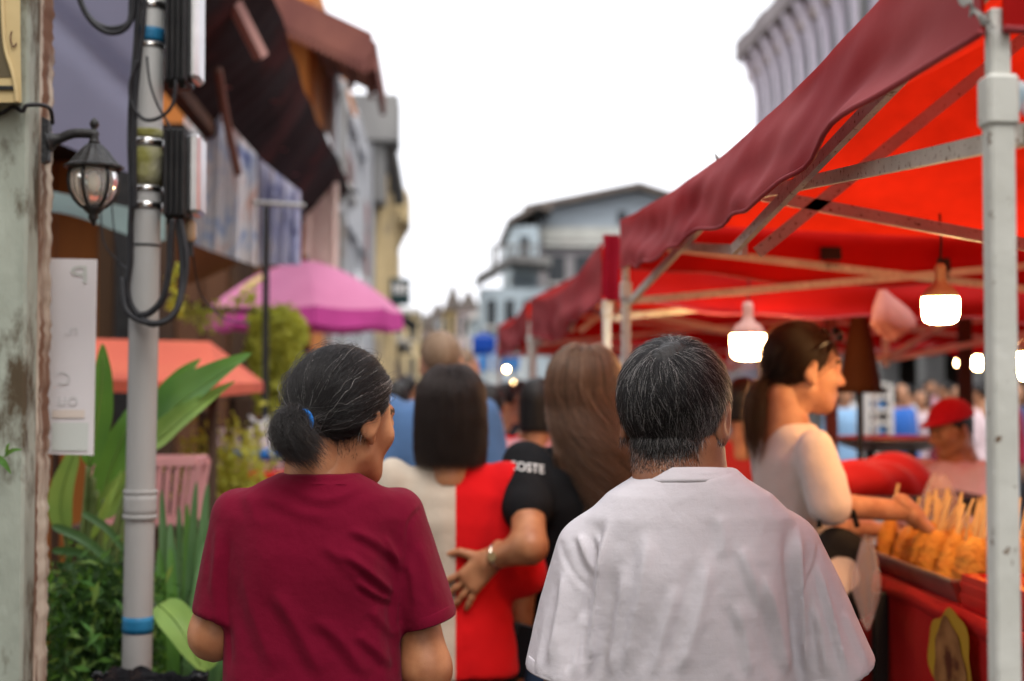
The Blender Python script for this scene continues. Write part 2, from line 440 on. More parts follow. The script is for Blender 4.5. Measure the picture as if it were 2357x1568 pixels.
def hand_sdf(P, w0, e1, e2, e3, curl=.5, spread=.1, s=1.0, thumb=.5):
    """w0 wrist; e1 finger direction, e2 towards the thumb side, e3 out of the back of the hand"""
    w0, e1, e2, e3 = (np.asarray(q, float) for q in (w0, e1, e2, e3))
    L = lambda a, b, c: w0 + s * (a * e1 + b * e2 + c * e3)
    d = rcone(P, L(-.03, 0, 0), L(.02, 0, 0), .026 * s, .026 * s)
    for q in (.026, .009, -.009, -.026):
        d = smin(d, rcone(P, L(.012, q * .75, 0), L(.088 - abs(q) * .12, q, 0), .0155 * s, .0125 * s), .014)
    for i, (q, l) in enumerate(((.027, .074), (.009, .083), (-.009, .077), (-.026, .060))):
        a = L(.086 - abs(q) * .14, q, 0); an = spread * (1.5 - i)
        p = a; ang = curl * .5
        for j, fr in enumerate((.45, .30, .25)):
            dr = math.cos(ang) * (math.cos(an) * e1 + math.sin(an) * e2) - math.sin(ang) * e3
            n_ = p + s * l * fr * dr
            r0 = (.0092, .0085, .0078, .0068)
            e = rcone(P, p, n_, r0[j] * s, r0[j + 1] * s)
            d = smin(d, e, .005); p = n_; ang += curl * .8
    a = L(.022, .022, -.004); b = L(.052, .05 + .02 * thumb, -.012); c = L(.080, .055 + .035 * thumb, -.018)
    d = smin(d, rcone(P, a, b, .0150 * s, .0108 * s), .010); d = smin(d, rcone(P, b, c, .0105 * s, .0078 * s), .004)
    return d
def mesh_cat(parts):
    vs, fs, ms, n = [], [], [], 0
    for v, f, m in parts:
        vs.append(v); fs.append(f + n); ms.append(m if isinstance(m, np.ndarray) else np.full(len(f), m)); n += len(v)
    return np.concatenate(vs), np.concatenate(fs), np.concatenate(ms)
def curves_obj(name, S, col, r0, r1, m, parent):
    """hair strands: S (strands, points, 3), col (strands, 3)"""
    hc = bpy.data.hair_curves.new(name); k, n = S.shape[:2]
    hc.add_curves([n] * k)
    hc.attributes['position'].data.foreach_set('vector', S.astype(np.float32).ravel())
    ra = hc.attributes.get('radius') or hc.attributes.new('radius', 'FLOAT', 'POINT')
    t = np.linspace(0, 1, n); rr = (r0 + (r1 - r0) * t ** 1.5)[None] * np.ones((k, 1))
    ra.data.foreach_set('value', rr.astype(np.float32).ravel())
    ca = hc.attributes.new('hcol', 'FLOAT_COLOR', 'POINT')
    cc = np.ones((k, n, 4), np.float32); cc[..., :3] = col[:, None]
    ca.data.foreach_set('color', cc.ravel())
    hc.materials.append(m)
    o = bpy.data.objects.new(name, hc); COL.objects.link(o); o.parent = parent; o['kind'] = 'stuff'
    return o
def sph(n, rng):
    d = rng.normal(size=(n, 3)); return d / np.linalg.norm(d, axis=1)[:, None]
def unit(a): return a / (np.linalg.norm(a, axis=-1, keepdims=True) + 1e-9)
def on_skull(d, off):
    """points at directions d from the skull centre, raised by off"""
    d = unit(d); r = 1 / np.linalg.norm(d / SKULL_R, axis=-1)
    return SKULL_C + d * (r + off)[..., None]
def hair_cols(k, base, var, rng, grey=None):
    c = np.asarray(base)[None] * (1 + var * rng.normal(size=(k, 1))).clip(.3, 2.2)
    if grey is not None:
        g = rng.random(k) < grey
        c[g] = np.array((.50, .465, .44)) * rng.uniform(.3, 1.05, (g.sum(), 1))
    return c
def hairline(d):
    """True where a direction from the skull centre carries hair (head frame, face +Y)"""
    p = on_skull(d, np.zeros(len(d)))
    x, y, z = p.T
    front = y < .060 - .25 * np.abs(x) + np.clip(z - .06, 0, .1) * 1.2
    low = z > np.interp(y, (-.1, -.06, -.02, .015, .03, .06), (-.055, -.052, -.03, .012, .025, .07))
    return front & low
def hair_pulled(T, tail, seed, n, base, var=.3, grey=None, lift=.008, tailr=.03, ntail=2500):
    """hair drawn over the skull to a tie at T (head frame), then a tail along the points of tail"""
    rng = np.random.default_rng(seed); T = np.asarray(T, float)
    d = sph(n * 3, rng); d = d[hairline(d)][:n]; k = len(d); N = 12
    Td = unit(T - SKULL_C); rT = np.linalg.norm(T - SKULL_C)
    t = np.linspace(0, 1, N); om = np.arccos(np.clip(d @ Td, -1, 1))[:, None]
    a = np.sin((1 - t) * om) / np.sin(om + 1e-6); b = np.sin(t * om) / np.sin(om + 1e-6)
    dirs = a[..., None] * d[:, None] + b[..., None] * Td
    # sag a little below the straight line, clumped
    cl = rng.integers(0, 260, k); off = rng.normal(size=(260, 3))[cl] * .05 + rng.normal(size=(k, 3)) * .02
    w_ = np.sin(np.pi * t)[None, :, None]
    dirs = dirs + off[:, None] * w_ + np.array((0, 0, -.06)) * w_
    lf = lift * (.35 + .9 * rng.random(k))
    base_r = 1 / np.linalg.norm(unit(d) / SKULL_R, axis=1)
    h = np.minimum(1, t / .18)[None] * lf[:, None] + .001
    S = on_skull(dirs, h)
    f = np.clip((t - .80) / .2, 0, 1)[None, :, None]
    S = S * (1 - f) + (T + rng.normal(size=(k, 1, 3)) * .006) * f
    strays = rng.random(k) < .05
    S[strays] += np.cumsum(rng.normal(size=(strays.sum(), N, 3)) * .0022, 1) + unit(S[strays] - SKULL_C) * (.010 * np.sin(np.pi * t)[None, :, None] * rng.random((strays.sum(), 1, 1)))
    C = hair_cols(k, base, var, rng, grey(d) if grey is not None else None)
    tp = np.array([list(q) for q in spline(tail, 5)]); m = len(tp)
    ti = np.linspace(0, 1, N) * (m - 1); i0 = np.minimum(ti.astype(int), m - 2); fr = (ti - i0)[:, None]
    axis = tp[i0] * (1 - fr) + tp[i0 + 1] * fr
    u = sph(ntail, rng) * (rng.random((ntail, 1)) ** .5)
    rad = tailr * np.interp(t, (0, .10, .22, .5, .85, 1), (.3, .36, .62, 1.0, 1.05, .95))
    ln = np.clip(rng.normal(.88, .16, ntail), .5, 1.2)
    ax = np.stack([np.stack([np.interp(np.clip(t * l, 0, 1.3), np.r_[np.linspace(0, 1, N), 1.3], np.r_[axis[:, j], axis[-1, j] + 1.6 * (axis[-1, j] - axis[-3, j])]) for j in range(3)], -1) for l in ln])
    S2 = ax + u[:, None] * rad[None, :, None] + np.cumsum(rng.normal(size=(ntail, N, 3)) * .0016, 1)
    C2 = hair_cols(ntail, np.asarray(base) * 1.7, .6, rng)  # tail strands brighter, their highlights put into the colour
    return np.concatenate((S, S2)), np.concatenate((C, C2))
def hair_fall(seed, n, zcut, base, var=.3, part=0.0, spread=1.0, wave=0.0, back=0, curl_in=.0, width=.095, depth=.115, dirz=None, jitter=.01, front=True):
    """hair falling from a parting on the crown, over the skull, then straight down to zcut (head frame)"""
    rng = np.random.default_rng(seed); d = sph(n * 4, rng)
    p = on_skull(d, np.zeros(len(d)))
    ok = (p[:, 2] > -.04) & ((p[:, 1] < .07) | (p[:, 2] > .085)) & ((p[:, 1] < .035) | (p[:, 2] > .06))
    d = d[ok][:n]; p = p[ok][:n]; k = len(d); N = 18
    top = SKULL_C + np.array((part, 0, SKULL_R[2]))
    out = np.zeros((k, N, 3)); q = p.copy(); clump = rng.integers(0, 220, k); ph = rng.uniform(0, 6.28, 220)[clump]; amp = wave * rng.uniform(.4, 1.2, 220)[clump]
    zend = zcut + rng.normal(size=k) * jitter
    step = (p[:, 2] - zend).clip(.03) * 1.08 / (N - 1)
    lift = rng.uniform(.007, .026, k)
    horiz = unit(np.c_[p[:, 0] - part, p[:, 1] + .02, np.zeros(k)])
    for i in range(N):
        out[:, i] = q
        dd = q - SKULL_C; kk = np.linalg.norm(dd / (SKULL_R + lift[:, None]), axis=1)
        nrm = unit(dd / (SKULL_R + lift[:, None]) ** 2)
        g = np.array((0, 0, -1.0)) + .06 * horiz
        tang = unit(g - np.clip((g * nrm).sum(1), None, 0)[:, None] * nrm * np.clip((1.3 - kk) / .3, 0, 1)[:, None])
        fromtop = (q[:, 2] > .085)[:, None]
        tang = unit(np.where(fromtop, horiz + np.array((0, 0, -.25)) - ((horiz + np.array((0, 0, -.25))) * nrm).sum(1)[:, None] * nrm, tang))
        q = q + tang * step[:, None]
        dd = q - SKULL_C; kk = np.linalg.norm(dd / (SKULL_R + lift[:, None]), axis=1)
        m = kk < 1
        q[m] = SKULL_C + dd[m] / kk[m][:, None]
        lowz = q[:, 2] < -.03
        if curl_in:
            q[lowz] += (np.array((0, -.02, 0)) - q[lowz]) * np.array((1, 1, 0)) * curl_in / N
        if wave:
            s_ = np.clip((.02 - q[:, 2]) / .2, 0, 1)
            q[:, 0] += np.sin(q[:, 2] * 34 + ph) * amp * s_ * .006; q[:, 1] += np.cos(q[:, 2] * 31 + ph) * amp * s_ * .004
    if back:       # keep long hair behind the shoulders
        z = out[..., 2]; f = np.clip((-.05 - z) / .12, 0, 1)
        out[..., 1] = np.where(out[..., 1] > -.06, out[..., 1] * (1 - f) + (-.075 - .02 * np.cos(out[..., 0] * 14)) * f, out[..., 1])
        out[..., 1] -= f * back
    out += np.cumsum(rng.normal(size=out.shape) * .0007, 1)
    return out, hair_cols(k, base, var, rng)
def hair_short(seed, n, base, grey, ln=(.030, .055), lift=.5, whorl=(.005, -.07, .095)):
    rng = np.random.default_rng(seed); d = sph(n * 3, rng)
    p = on_skull(d, np.zeros(len(d)))
    x, y, z = p.T
    low = z > np.interp(y, (-.11, -.068, -.048, -.030, .03, .06), (-.076, -.070, -.045, .004, .032, .07)) + rng.normal(size=len(z)) * .010
    ok = low & (y < .075 - .2 * np.abs(x) + np.clip(z - .06, 0, .1))
    d = d[ok][:n]; p = p[ok][:n]; k = len(d); N = 9
    wv = np.asarray(whorl); q = p.copy(); out = np.zeros((k, N, 3))
    clump = rng.integers(0, 420, k); cdir = rng.normal(size=(420, 3))[clump] * .26
    L = rng.uniform(*ln, k) * np.interp(p[:, 2], (-.08, -.05, .02, .1), (.35, .6, .9, 1.15)); step = L / (N - 1)
    lf = lift * rng.uniform(.4, 1.3, k)
    for i in range(N):
        out[:, i] = q
        dd = q - SKULL_C; nrm = unit(dd / SKULL_R ** 2)
        fl = unit(q - wv) + np.array((0, 0, -.55)) + cdir + rng.normal(size=(k, 3)) * .10
        swirl = np.cross(nrm, fl) * .25
        fl = fl + swirl
        tang = unit(fl - (fl * nrm).sum(1)[:, None] * nrm)
        up = (lf * (1 - .95 * i / N))[:, None] * nrm
        q = q + unit(tang + up) * step[:, None]
        dd = q - SKULL_C; kk = np.linalg.norm(dd / (SKULL_R + .002), axis=1); m = kk < 1
        q[m] = SKULL_C + dd[m] / kk[m][:, None]
    return out, hair_cols(k, base, .35, rng, grey(p))
def nape(seed, n, neck, base, zr=(-.088, -.030), half=.085, grey=.15):
    """short fine hairs running out on the nape"""
    rng = np.random.default_rng(seed); x = rng.normal(size=n) * half * .6; z = zr[1] + (zr[0] - zr[1]) * rng.random(n) ** 1.5
    ys = np.arange(-.115, -.02, .001); Q = np.stack((np.repeat(x, len(ys)), np.tile(ys, n), np.repeat(z, len(ys))), 1).astype(np.float32)
    ins = (head_sdf(Q, False, neck) < 0).reshape(n, -1); y = ys[np.argmax(ins, 1)] - .0005; ok = ins.any(1); x, y, z = x[ok], y[ok], z[ok]; n = len(x)
    p = np.stack((x, y, z), 1); d = unit(np.stack((rng.normal(size=n) * .35 - x * 3, -.25 - .2 * rng.random(n), -np.ones(n)), 1)); L = rng.uniform(.5, 1.2, n) * np.interp(z, zr, (.005, .020))
    t = np.linspace(0, 1, 5); S = p[:, None] + d[:, None] * L[:, None, None] * t[None, :, None]; S[..., 1] += (t ** 2)[None] * .003
    return S, hair_cols(n, base, .4, rng, np.full(n, grey))
def pad(S, N):
    t = np.linspace(0, 1, N) * (S.shape[1] - 1); i = np.minimum(t.astype(int), S.shape[1] - 2); f = (t - i)[None, :, None]
    return S[:, i] * (1 - f) + S[:, i + 1] * f
def cap_mesh(style, res=.007, zcut=-.2, T=None, fluff=.004):
    """the dark mass of hair under the strands (head frame)"""
    def f(P):
        x, y, z = P[..., 0], P[..., 1], P[..., 2]
        d = ell(P, SKULL_C, SKULL_R + (.007 if style in ('bob', 'long') else fluff))
        if style == 'short':
            hl = np.interp(y, (-.11, -.068, -.048, -.030, .03, .06), (-.058, -.052, -.030, .012, .036, .07)) - z
            fr = y - (.075 - .2 * np.abs(x) + np.clip(z - .06, 0, .1))
            return np.maximum(d, np.maximum(hl, fr))
        if style == 'pulled':
            hl = np.interp(y, (-.1, -.06, -.02, .015, .03, .06), (-.055, -.052, -.03, .012, .025, .07)) - z
            fr = y - (.060 - .25 * np.abs(x) + np.clip(z - .06, 0, .1) * 1.2)
            d = np.maximum(d, np.maximum(hl, fr))
            return smin(d, rcone(P, SKULL_C + (np.asarray(T) - SKULL_C) * .6, T, .03, .013), .02) if T is not None else d
        if style in ('bob', 'long'):
            w_ = .081 if style == 'bob' else .076
            c = loft(P, (zcut, -.1, -.04, .026), (w_ * .94 if style == 'bob' else .10, w_, w_, .0805), (.07 if style == 'bob' else .03, .082 if style == 'bob' else .05, .092, .1), cy=(-.03, -.02, -.015, -.012) if style == 'bob' else (-.10, -.055, -.02, -.012), n=2.05)
            d = np.minimum(d, c)
            face = np.maximum(.012 + .3 * np.abs(x) - y, z - .088)     # open at the face
            return np.maximum(d, -np.maximum(face, -1)) if False else np.maximum(d, np.minimum(-face, .5) * 1.0)
        return d
    return net(f, (-.13, -.15, min(zcut, -.1) - .02), (.13, .13, .15), res)

ARM_DOWN = (((-.168, -.02, 1.335), (-.215, -.04, 1.06), (-.215, .03, .83)), ((.168, -.02, 1.335), (.215, -.04, 1.06), (.215, .03, .83)))
TZ = (.76, .86, .96, 1.06, 1.16, 1.26, 1.33, 1.38, 1.41)
TRX = (.150, .162, .148, .132, .142, .158, .150, .085, .055)
TRY = (.100, .110, .098, .092, .104, .108, .090, .062, .050)
def body_sdf(P, arms, girth=1.0, legs=True, fat=1.0, ar=(.052, .042, .027)):
    d = loft(P, TZ, [x * girth for x in TRX], [y * girth for y in TRY], cy=-.01)
    d = smin(d, rcone(P, (0, -.03, 1.34), (0, -.035, 1.46), .062, .052), .03)
    for s_, e_, w_ in arms:
        d = smin(d, chain(P, (s_, e_, w_), (ar[0] * fat, ar[1] * fat, ar[2]), .02), .03)
    for s in (-1, 1):
        if legs:
            d = smin(d, chain(P, ((s * .088, 0, .84), (s * .095, .015, .46), (s * .098, -.015, .08)), (.086, .056, .038), .03), .02)
    return d
def shirt_sdf(P, arms, hem=.78, off=.02, girth=1.0, sleeve=.75, sr=.075, flare=.0, n=2.3):
    zs = np.array((hem, .9, 1.02, 1.12, 1.22, 1.30, 1.36, 1.395))
    rx = np.array((.172 + flare, .172 + flare, .158 + flare * .7, .156, .164, .160, .120, .072)) * girth + off - .02
    ry = np.array((.125 + flare, .124 + flare, .115 + flare * .6, .118, .124, .112, .088, .068)) * girth + off - .02
    d = loft(P, zs, rx, ry, cy=-.01, n=n)
    for s_, e_, w_ in arms:
        s_ = np.array(s_); e_ = np.array(e_); w_ = np.array(w_)
        if sleeve <= 1: c = (s_, s_ + (e_ - s_) * sleeve); d = smin(d, rcone(P, c[0], c[1], sr * .9, sr), .035)
        else:
            d = smin(d, chain(P, (s_, e_, e_ + (w_ - e_) * (sleeve - 1)), (sr * .9, sr * .85, sr * .7), .02), .035)
    return d
PANTS_Z = (.70, .80, .90, .97)
def pants_sdf(P, zend=.08, wide=1.0):
    d = loft(P, (.74, .82, .92, .99), (.155, .168, .160, .148), (.105, .118, .110, .102), cy=-.01)
    for s in (-1, 1):
        kz = max(zend, .0)
        pts = [(s * .088, 0, .82), (s * .095, .012, .46), (s * .098, -.015, zend)] if zend < .4 else [(s * .088, 0, .82), (s * .095, .01, zend)]
        rs = [.095, .072 * wide, .062 * wide] if zend < .4 else [.095, .085 * wide]
        d = smin(d, chain(P, pts, rs, .02), .02)
    return d
def shoe_v(s, res=.012):
    f = lambda P: np.maximum(smin(ell(P, (s * .1, .05, .035), (.045, .13, .05)), ell(P, (s * .1, -.03, .06), (.042, .06, .06)), .03), -P[..., 2])
    return net(f, (s * .1 - .07, -.12, -.01), (s * .1 + .07, .2, .14), res)
HEADZ = 1.535
def person(label, loc, rz=0, H=1.65, shirt=None, sh={}, pants=None, zend=.08, skinm='skin_mid', hair='short', hairm='cap_black', arms=ARM_DOWN, hy=0, hp=0, hx=(0, 0, 0), res=.014, hres=.009, hands=None, strands=None, group='people walking through the market', girth=1.0, fat=1.0, zcut=-.16, T=(0, -.12, .02), post=None, shoem=None, fluff=.004, wide=1.0, det=True, neck=.052, cat='person', earR=1.0, hs=1.0, ar=(.052, .042, .027), creases=()):
    root = thing('person', label, cat, loc, rz, group); s = H / 1.66; root.scale = (s, s, s)
    arms = [[np.array(q, float) for q in a] for a in arms]
    HM = rotz(hy) @ rotx(hp); HC = np.array((0, -.012, HEADZ)) + np.array(hx)
    # body core
    xs = [q[0] for a in arms for q in a]; ys = [q[1] for a in arms for q in a]
    v, f = net(lambda P: body_sdf(P, arms, girth, fat=fat, ar=ar), (min(-.24, min(xs) - .08), min(-.17, min(ys) - .08), .02), (max(.24, max(xs) + .08), max(.17, max(ys) + .08), 1.5), res)
    v = smooth_v(v, f, 1); parts = [(v, f, 0)]
    # head
    hv, hf = net(lambda P: head_sdf(P, det, neck, earR), (-.11, -.13, -.22), (.11, .145, .14), hres)
    for z0, am in creases:
        hn = normals(hv, hf); hv = hv - hn * (am * np.exp(-((hv[:, 2] - z0 - .22 * hv[:, 0] ** 2 / .05 - .10 * hv[:, 0]) / .0042) ** 2) * (hv[:, 1] < .03))[:, None]
    ctr = hv[hf].mean(1); mi = np.zeros(len(hf), int)
    if det:
        lipd = np.minimum(np.abs(ctr[:, 2] + .058), np.abs(ctr[:, 2] + .069))
        mi[(lipd < .007) & (np.abs(ctr[:, 0]) < .021) & (ctr[:, 1] > .086)] = 1
        for sg in (-1, 1):
            mi[(np.linalg.norm((ctr - (sg * .031, .090, .003)) / (.010, .02, .006), axis=1) < 1)] = 2
            br = np.abs(ctr[:, 2] - (.027 - 3 * (np.abs(ctr[:, 0]) - .03) ** 2 * 4)) < .0045
            mi[br & (sg * ctr[:, 0] > .014) & (sg * ctr[:, 0] < .047) & (ctr[:, 1] > .06)] = 3
    parts.append((hv @ HM.T * hs + HC, hf, mi))
    # hands
    for i, (s_, e_, w_) in enumerate(arms):
        h = (hands or {}).get(i)
        e1 = unit(w_ - e_)
        if h is None:
            side = 1 if i else -1
            e2 = unit(np.array((0, 1., 0)) - e1 * e1[1]); e3 = np.cross(e1, e2) * side
            e3 = e3 if e3[0] * side > 0 else -e3
            h = dict(e1=e1, e2=e2, e3=e3)
        h = dict(h); r_ = h.pop('res', .0055 if res < .016 else .011); w0 = w_ + .0 * e1
        hvv, hff = net(lambda P: hand_sdf(P, w0, **h), w0 - .2, w0 + .2, r_)
        parts.append((hvv, hff, 0))
    v, f, mi = mesh_cat(parts)
    me = mesh_data('body', v, f, [M[skinm], M['lip'], M['eye'], M['brow']], True); me.polygons.foreach_set('material_index', mi.tolist())
    mkd('body', me, root)
    # clothes
    if shirt:
        a = dict(arms=arms); a.update(sh); lo = np.array((min(-.3, min(xs) - .12), min(-.2, min(ys) - .12), a.get('hem', .78) - .03)); hi = np.array((max(.3, max(xs) + .12), max(.2, max(ys) + .12), 1.43))
        v, f = net(lambda P: shirt_sdf(P, **a), lo, hi, res)
        v = smooth_v(v, f, 1); n = normals(v, f)
        q = v * np.array((1, 1, .28)); v = v + n * (vnoise(q, 46, len(label)) * .0060 + vnoise(v, 30, 3) * .0035 + vnoise(v * np.array((1, 1, .6)), 95, 5) * .0016)[:, None]
        if post is not None: mats, mi = post(v, f)
        else: mats, mi = [shirt], None
        me = mesh_data('shirt', v, f, mats, True)
        if mi is not None: me.polygons.foreach_set('material_index', mi.tolist())
        mkd('shirt', me, root)
    if pants:
        v, f = net(lambda P: pants_sdf(P, zend, wide), (-.23, -.17, zend - .08), (.23, .17, 1.02), res)
        v = np.maximum(smooth_v(v, f, 1), (-9, -9, zend - .05)); n = normals(v, f)
        v = v + n * (vnoise(v * np.array((1, 1, .5)), 34, 9) * .004)[:, None]
        mkd('trousers', mesh_data('trousers', v, f, pants, True), root)
    for sg in (-1, 1):
        v, f = shoe_v(sg, max(res, .012)); mkd('shoe', mesh_data('shoe', v, f, shoem or M['dark_shoe'], True), root)
    Mh = Matrix.LocRotScale(Vector(HC), Matrix(HM.tolist()).to_quaternion(), Vector((hs, hs, hs)))
    v, f = cap_mesh(hair, max(hres, .007), zcut, T if hair == 'pulled' else None, fluff)
    v = smooth_v(v, f, 1); n = normals(v, f); v = v + n * (vnoise(v * np.array((1, 1, .25)), 120, 4) * .0025)[:, None]
    ho = mkd('hair', mesh_data('hair', v, f, M[hairm], True), root); ho.matrix_local = Mh
    if strands is not None:
        S, C = strands[:2]; r0 = strands[2] if len(strands) > 2 else .00022
        curves_obj('hair_strands', S, C, r0, r0 * .35, M['hair'], ho)
    return root, Mh
M['dark_shoe'] = mat('dark shoe leather', (.03, .028, .03), .6, c2=(.05, .045, .045), scale=30)
# ---------------------------------------------------------------- ground
M['asphalt'] = mat('worn asphalt', (.06, .058, .056), .9, c2=(.10, .096, .09), scale=3, bump=.5, bscale=80, c3=(.04, .04, .04), scale3=.7)
tag(G().box((-300, -60, -.3), (300, 500, 0)).build('ground', M['asphalt']), kind='structure')
# ---------------------------------------------------------------- red market tents
M['pole'] = mat('chipped white enamel', (.60, .60, .55), .45, c2=(.50, .50, .45), scale=9, c3=(.13, .07, .035), scale3=52, lo3=.635, hi3=.66, bump=.15, bscale=50)
M['rusty_bar'] = mat('rust speckled grey bar', (.62, .58, .51), .55, c2=(.50, .46, .40), scale=14, c3=(.16, .07, .025), scale3=95, lo3=.58, hi3=.64, bump=.2)
M['canopy_red'] = translucent('red tent canvas', (.50, .008, .006), (.88, .022, .004), .56, c2=(.30, .004, .004), scale=2.6, bump=.5, tv=.30)
M['valance_red'] = translucent('faded red valance canvas with painted sky light', (.40, .085, .090), (.85, .03, .02), .24, c2=(.28, .030, .038), scale=2.6, bump=.35)  # faded red, with pale sky reflection also put into the colour
M['side_red'] = translucent('red tent side cloth', (.46, .010, .008), (.85, .018, .004), .42, c2=(.36, .006, .006), scale=3, bump=.3, tv=.6)
M['flap_red'] = translucent('dark red canvas flap', (.28, .006, .022), (.5, .01, .01), .12, c2=(.22, .004, .016))
M['grey_strap'] = fabric('dirty grey webbing', (.26, .25, .23)); M['black_plastic'] = mat('black plastic', (.011, .011, .012), .5, c2=(.02, .02, .02), scale=20, spec=.25)
TRUSS = 'truss_bar'
def scissor(root, p, q, zl, zh, mt, seed, ctr_):
    """two crossing pairs of flat bars between two legs"""
    p = Vector(p); q = Vector(q); ins = (ctr_ - (p + q) / 2).normalized() * .05; p = p + ins * .5 ; q = q + ins * .5; mid = (p + q) / 2 + ins * .3; sd_ = (q - p).normalized().cross(Vector((0, 0, 1))) * .012
    for a, b, za, zb, s in ((p, mid, zl, zh - .05, 1), (p, mid, zh, zl + .02, -1), (mid, q, zl + .02, zh, 1), (mid, q, zh - .04, zl, -1)):
        A = Vector((a.x, a.y, za)) + sd_ * s; B = Vector((b.x, b.y, zb)) + sd_ * s
        G().bar(A, B, .012, .022).build(TRUSS, mt, root)
def tent(label, corners, zb, ze, zp, seed, sag=.05, barm='rusty_bar', hang=.15, near=False):
    """corners: four pole positions (near left, far left, far right, near right)"""
    c = [Vector((x, y, 0)) for x, y in corners]
    root = thing('market_tent', label, 'tent', c[0], 0, 'red pop-up tents along the street')
    rng = random.Random(seed)
    for k, p in enumerate(c):
        g = G().bbox((p.x - .0138, p.y - .0138, 0), (p.x + .0138, p.y + .0138, zb - .06), .003); g.build('pole', M['pole'], root)
        g = G().bbox((p.x - .0108, p.y - .0108, zb - .062), (p.x + .0108, p.y + .0108, zb + .03), .002); g.build('pole_top', M['pole'], root)
        g = G().bbox((p.x - .0175, p.y - .0175, zb - .098), (p.x + .0175, p.y + .0175, zb - .042), .004); g.build('pole_bracket', M['pole'], root)
    for i in range(4):
        scissor(root, c[i], c[(i + 1) % 4], zb - .105, ze - .075, M[barm], seed + i, (c[0] + c[1] + c[2] + c[3]) / 4)
    ctr = (c[0] + c[1] + c[2] + c[3]) / 4
    G().bbox((ctr.x - .014, ctr.y - .014, zb - .25), (ctr.x + .014, ctr.y + .014, zp - .03), .002).build('centre_post', M['pole'], root)
    for i in range(4):
        m_ = (c[i] + c[(i + 1) % 4]) / 2
        mi_ = m_ + (ctr - m_).normalized() * .08
        G().bar((mi_.x, mi_.y, ze - .12), (ctr.x, ctr.y, zb - .22), .013, .026).build(TRUSS, M[barm], root)
        q = m_ * .5 + ctr * .5
        G().bar((mi_.x, mi_.y, zb - .09), (q.x, q.y, (ze + zp) / 2 - .12), .013, .026).build(TRUSS, M[barm], root)
    # canopy: four slopes, hanging a little between the ribs
    for i in range(4):
        a, b = c[i], c[(i + 1) % 4]
        def roof(u, v, a=a, b=b):
            e = a.lerp(b, u); p = e.lerp(ctr, v)
            s = sag * math.sin(math.pi * u) * (1 - v) ** .7
            z = ze + (zp - ze) * (v ** 1.06) - s - .05 * math.sin(math.pi * v) * math.sin(math.pi * u)
            z += .006 * math.sin(u * 23 + i) * math.sin(v * 9)
            return (p.x, p.y, z)
        G().grid(roof, 24, 16).build('canopy', M['canopy_red'], root, True)
        n_ = (b - a).normalized().cross(Vector((0, 0, 1)))
        if n_.dot(ctr - a) > 0: n_ = -n_
        ph = [rng.uniform(0, 6.28) for _ in range(8)]
        def val(u, v, a=a, b=b, n_=n_, ph=ph):
            e = a.lerp(b, u)
            s = sag * math.sin(math.pi * u)
            wv = .010 * math.sin(u * 9 + ph[0] + v * 5.5) + .006 * abs(math.sin(u * 14 + ph[1] - v * 3.6)) + .0035 * math.sin(u * 31 + ph[2] + 8 * v) + .0016 * math.sin(u * 77 + ph[6] - 11 * v) + .006 * math.sin(u * 5 + 9 * v + ph[3])
            ends = min(1, u * 9, (1 - u) * 9)
            out = .018 + wv * (.35 + .9 * v) * ends + .02 * v * math.sin(math.pi * u)
            h = hang * (1 + .07 * math.sin(u * 13 + ph[4]) * ends)
            return (e.x + n_.x * out, e.y + n_.y * out, ze - s - h * v + .006 * math.sin(u * 50 + ph[5]) * ends * v)
        vo = G().grid(val, 110, 12).build('valance', M['valance_red' if i == 0 else 'side_red'], root, True)
        G().grid(lambda u, v: tuple(Vector(val(u, v)) - n_ * .004), 40, 6).build('valance_lining', M['side_red'], root, True)
        G().tube([Vector(roof(0, t)) - Vector((0, 0, .004)) for t in np.linspace(0, 1, 12)], .005, 6).build('canopy_seam', M['flap_red'], root, True)
        g = G(); g.tube([Vector(val(k / 60, 1.0)) for k in range(61)], .0045, 6); g.build('valance_hem', M['valance_red'], root, True)
    return root
PX1 = V(2303, 700, 1.5).x
t1 = tent('nearest red market tent with a chipped white pole at the right edge', ((PX1, 1.5), (.592, 4.48), (3.58, 4.48), (3.58, 1.5)), 1.93, 2.085, 2.9, 3, sag=.055)
t2 = tent('second red market tent, just beyond the nearest one', ((.583, 4.92), (.53, 7.9), (3.5, 7.9), (3.55, 4.92)), 1.90, 2.06, 2.85, 13, sag=.08, hang=.2)
t3 = tent('third red market tent, farther along the street', ((.52, 8.1), (.475, 11.1), (3.45, 11.1), (3.5, 8.1)), 1.90, 2.05, 2.8, 23, sag=.07, hang=.2)
# torn corner strap, flap and little spike on the nearest tents
g = G(); A = [V(2215, -12, 1.49), V(2238, 20, 1.485), V(2262, 45, 1.482), V(2290, 70, 1.48)]
pts = spline(A, 6); vv = []; ff = []
for i, p in enumerate(pts):
    wd = .006 + .003 * math.sin(i * .8); vv += [p + Vector((-wd, .002 * math.sin(i), .005 * math.sin(i * 1.3))), p + Vector((0, -.004, .002)), p + Vector((wd, .002, 0))]
for i in range(len(pts) - 1):
    for k in range(2): ff.append((i * 3 + k, i * 3 + k + 1, i * 3 + k + 4, i * 3 + k + 3))
mk('corner_strap', vv, ff, M['grey_strap'], t1, True)
G().grid(lambda u, v: tuple(V(1387 + 38 * u + 2 * math.sin(v * 7), 540 + 150 * v, 4.86 + .02 * math.sin(u * 5))), 8, 10).build('corner_flap', M['flap_red'], t2, True)
p = V(1655, 372, 3.02); G().tube([p, p + Vector((-.004, 0, .008)), p + Vector((-.010, 0, .019))], [.006, .004, .0008], 6).build('rib_tip', M['grey_strap'], t1)
g = G()
for k in range(7):
    p = V(2340 + k * 2, 188, 1.5); g.tube(spline([p, p + Vector((.002 * k - .004, -.004, -.015)), p + Vector((.003 * k - .01, -.003, -.034 - .004 * (k % 3)))], 4), .0016, 5)
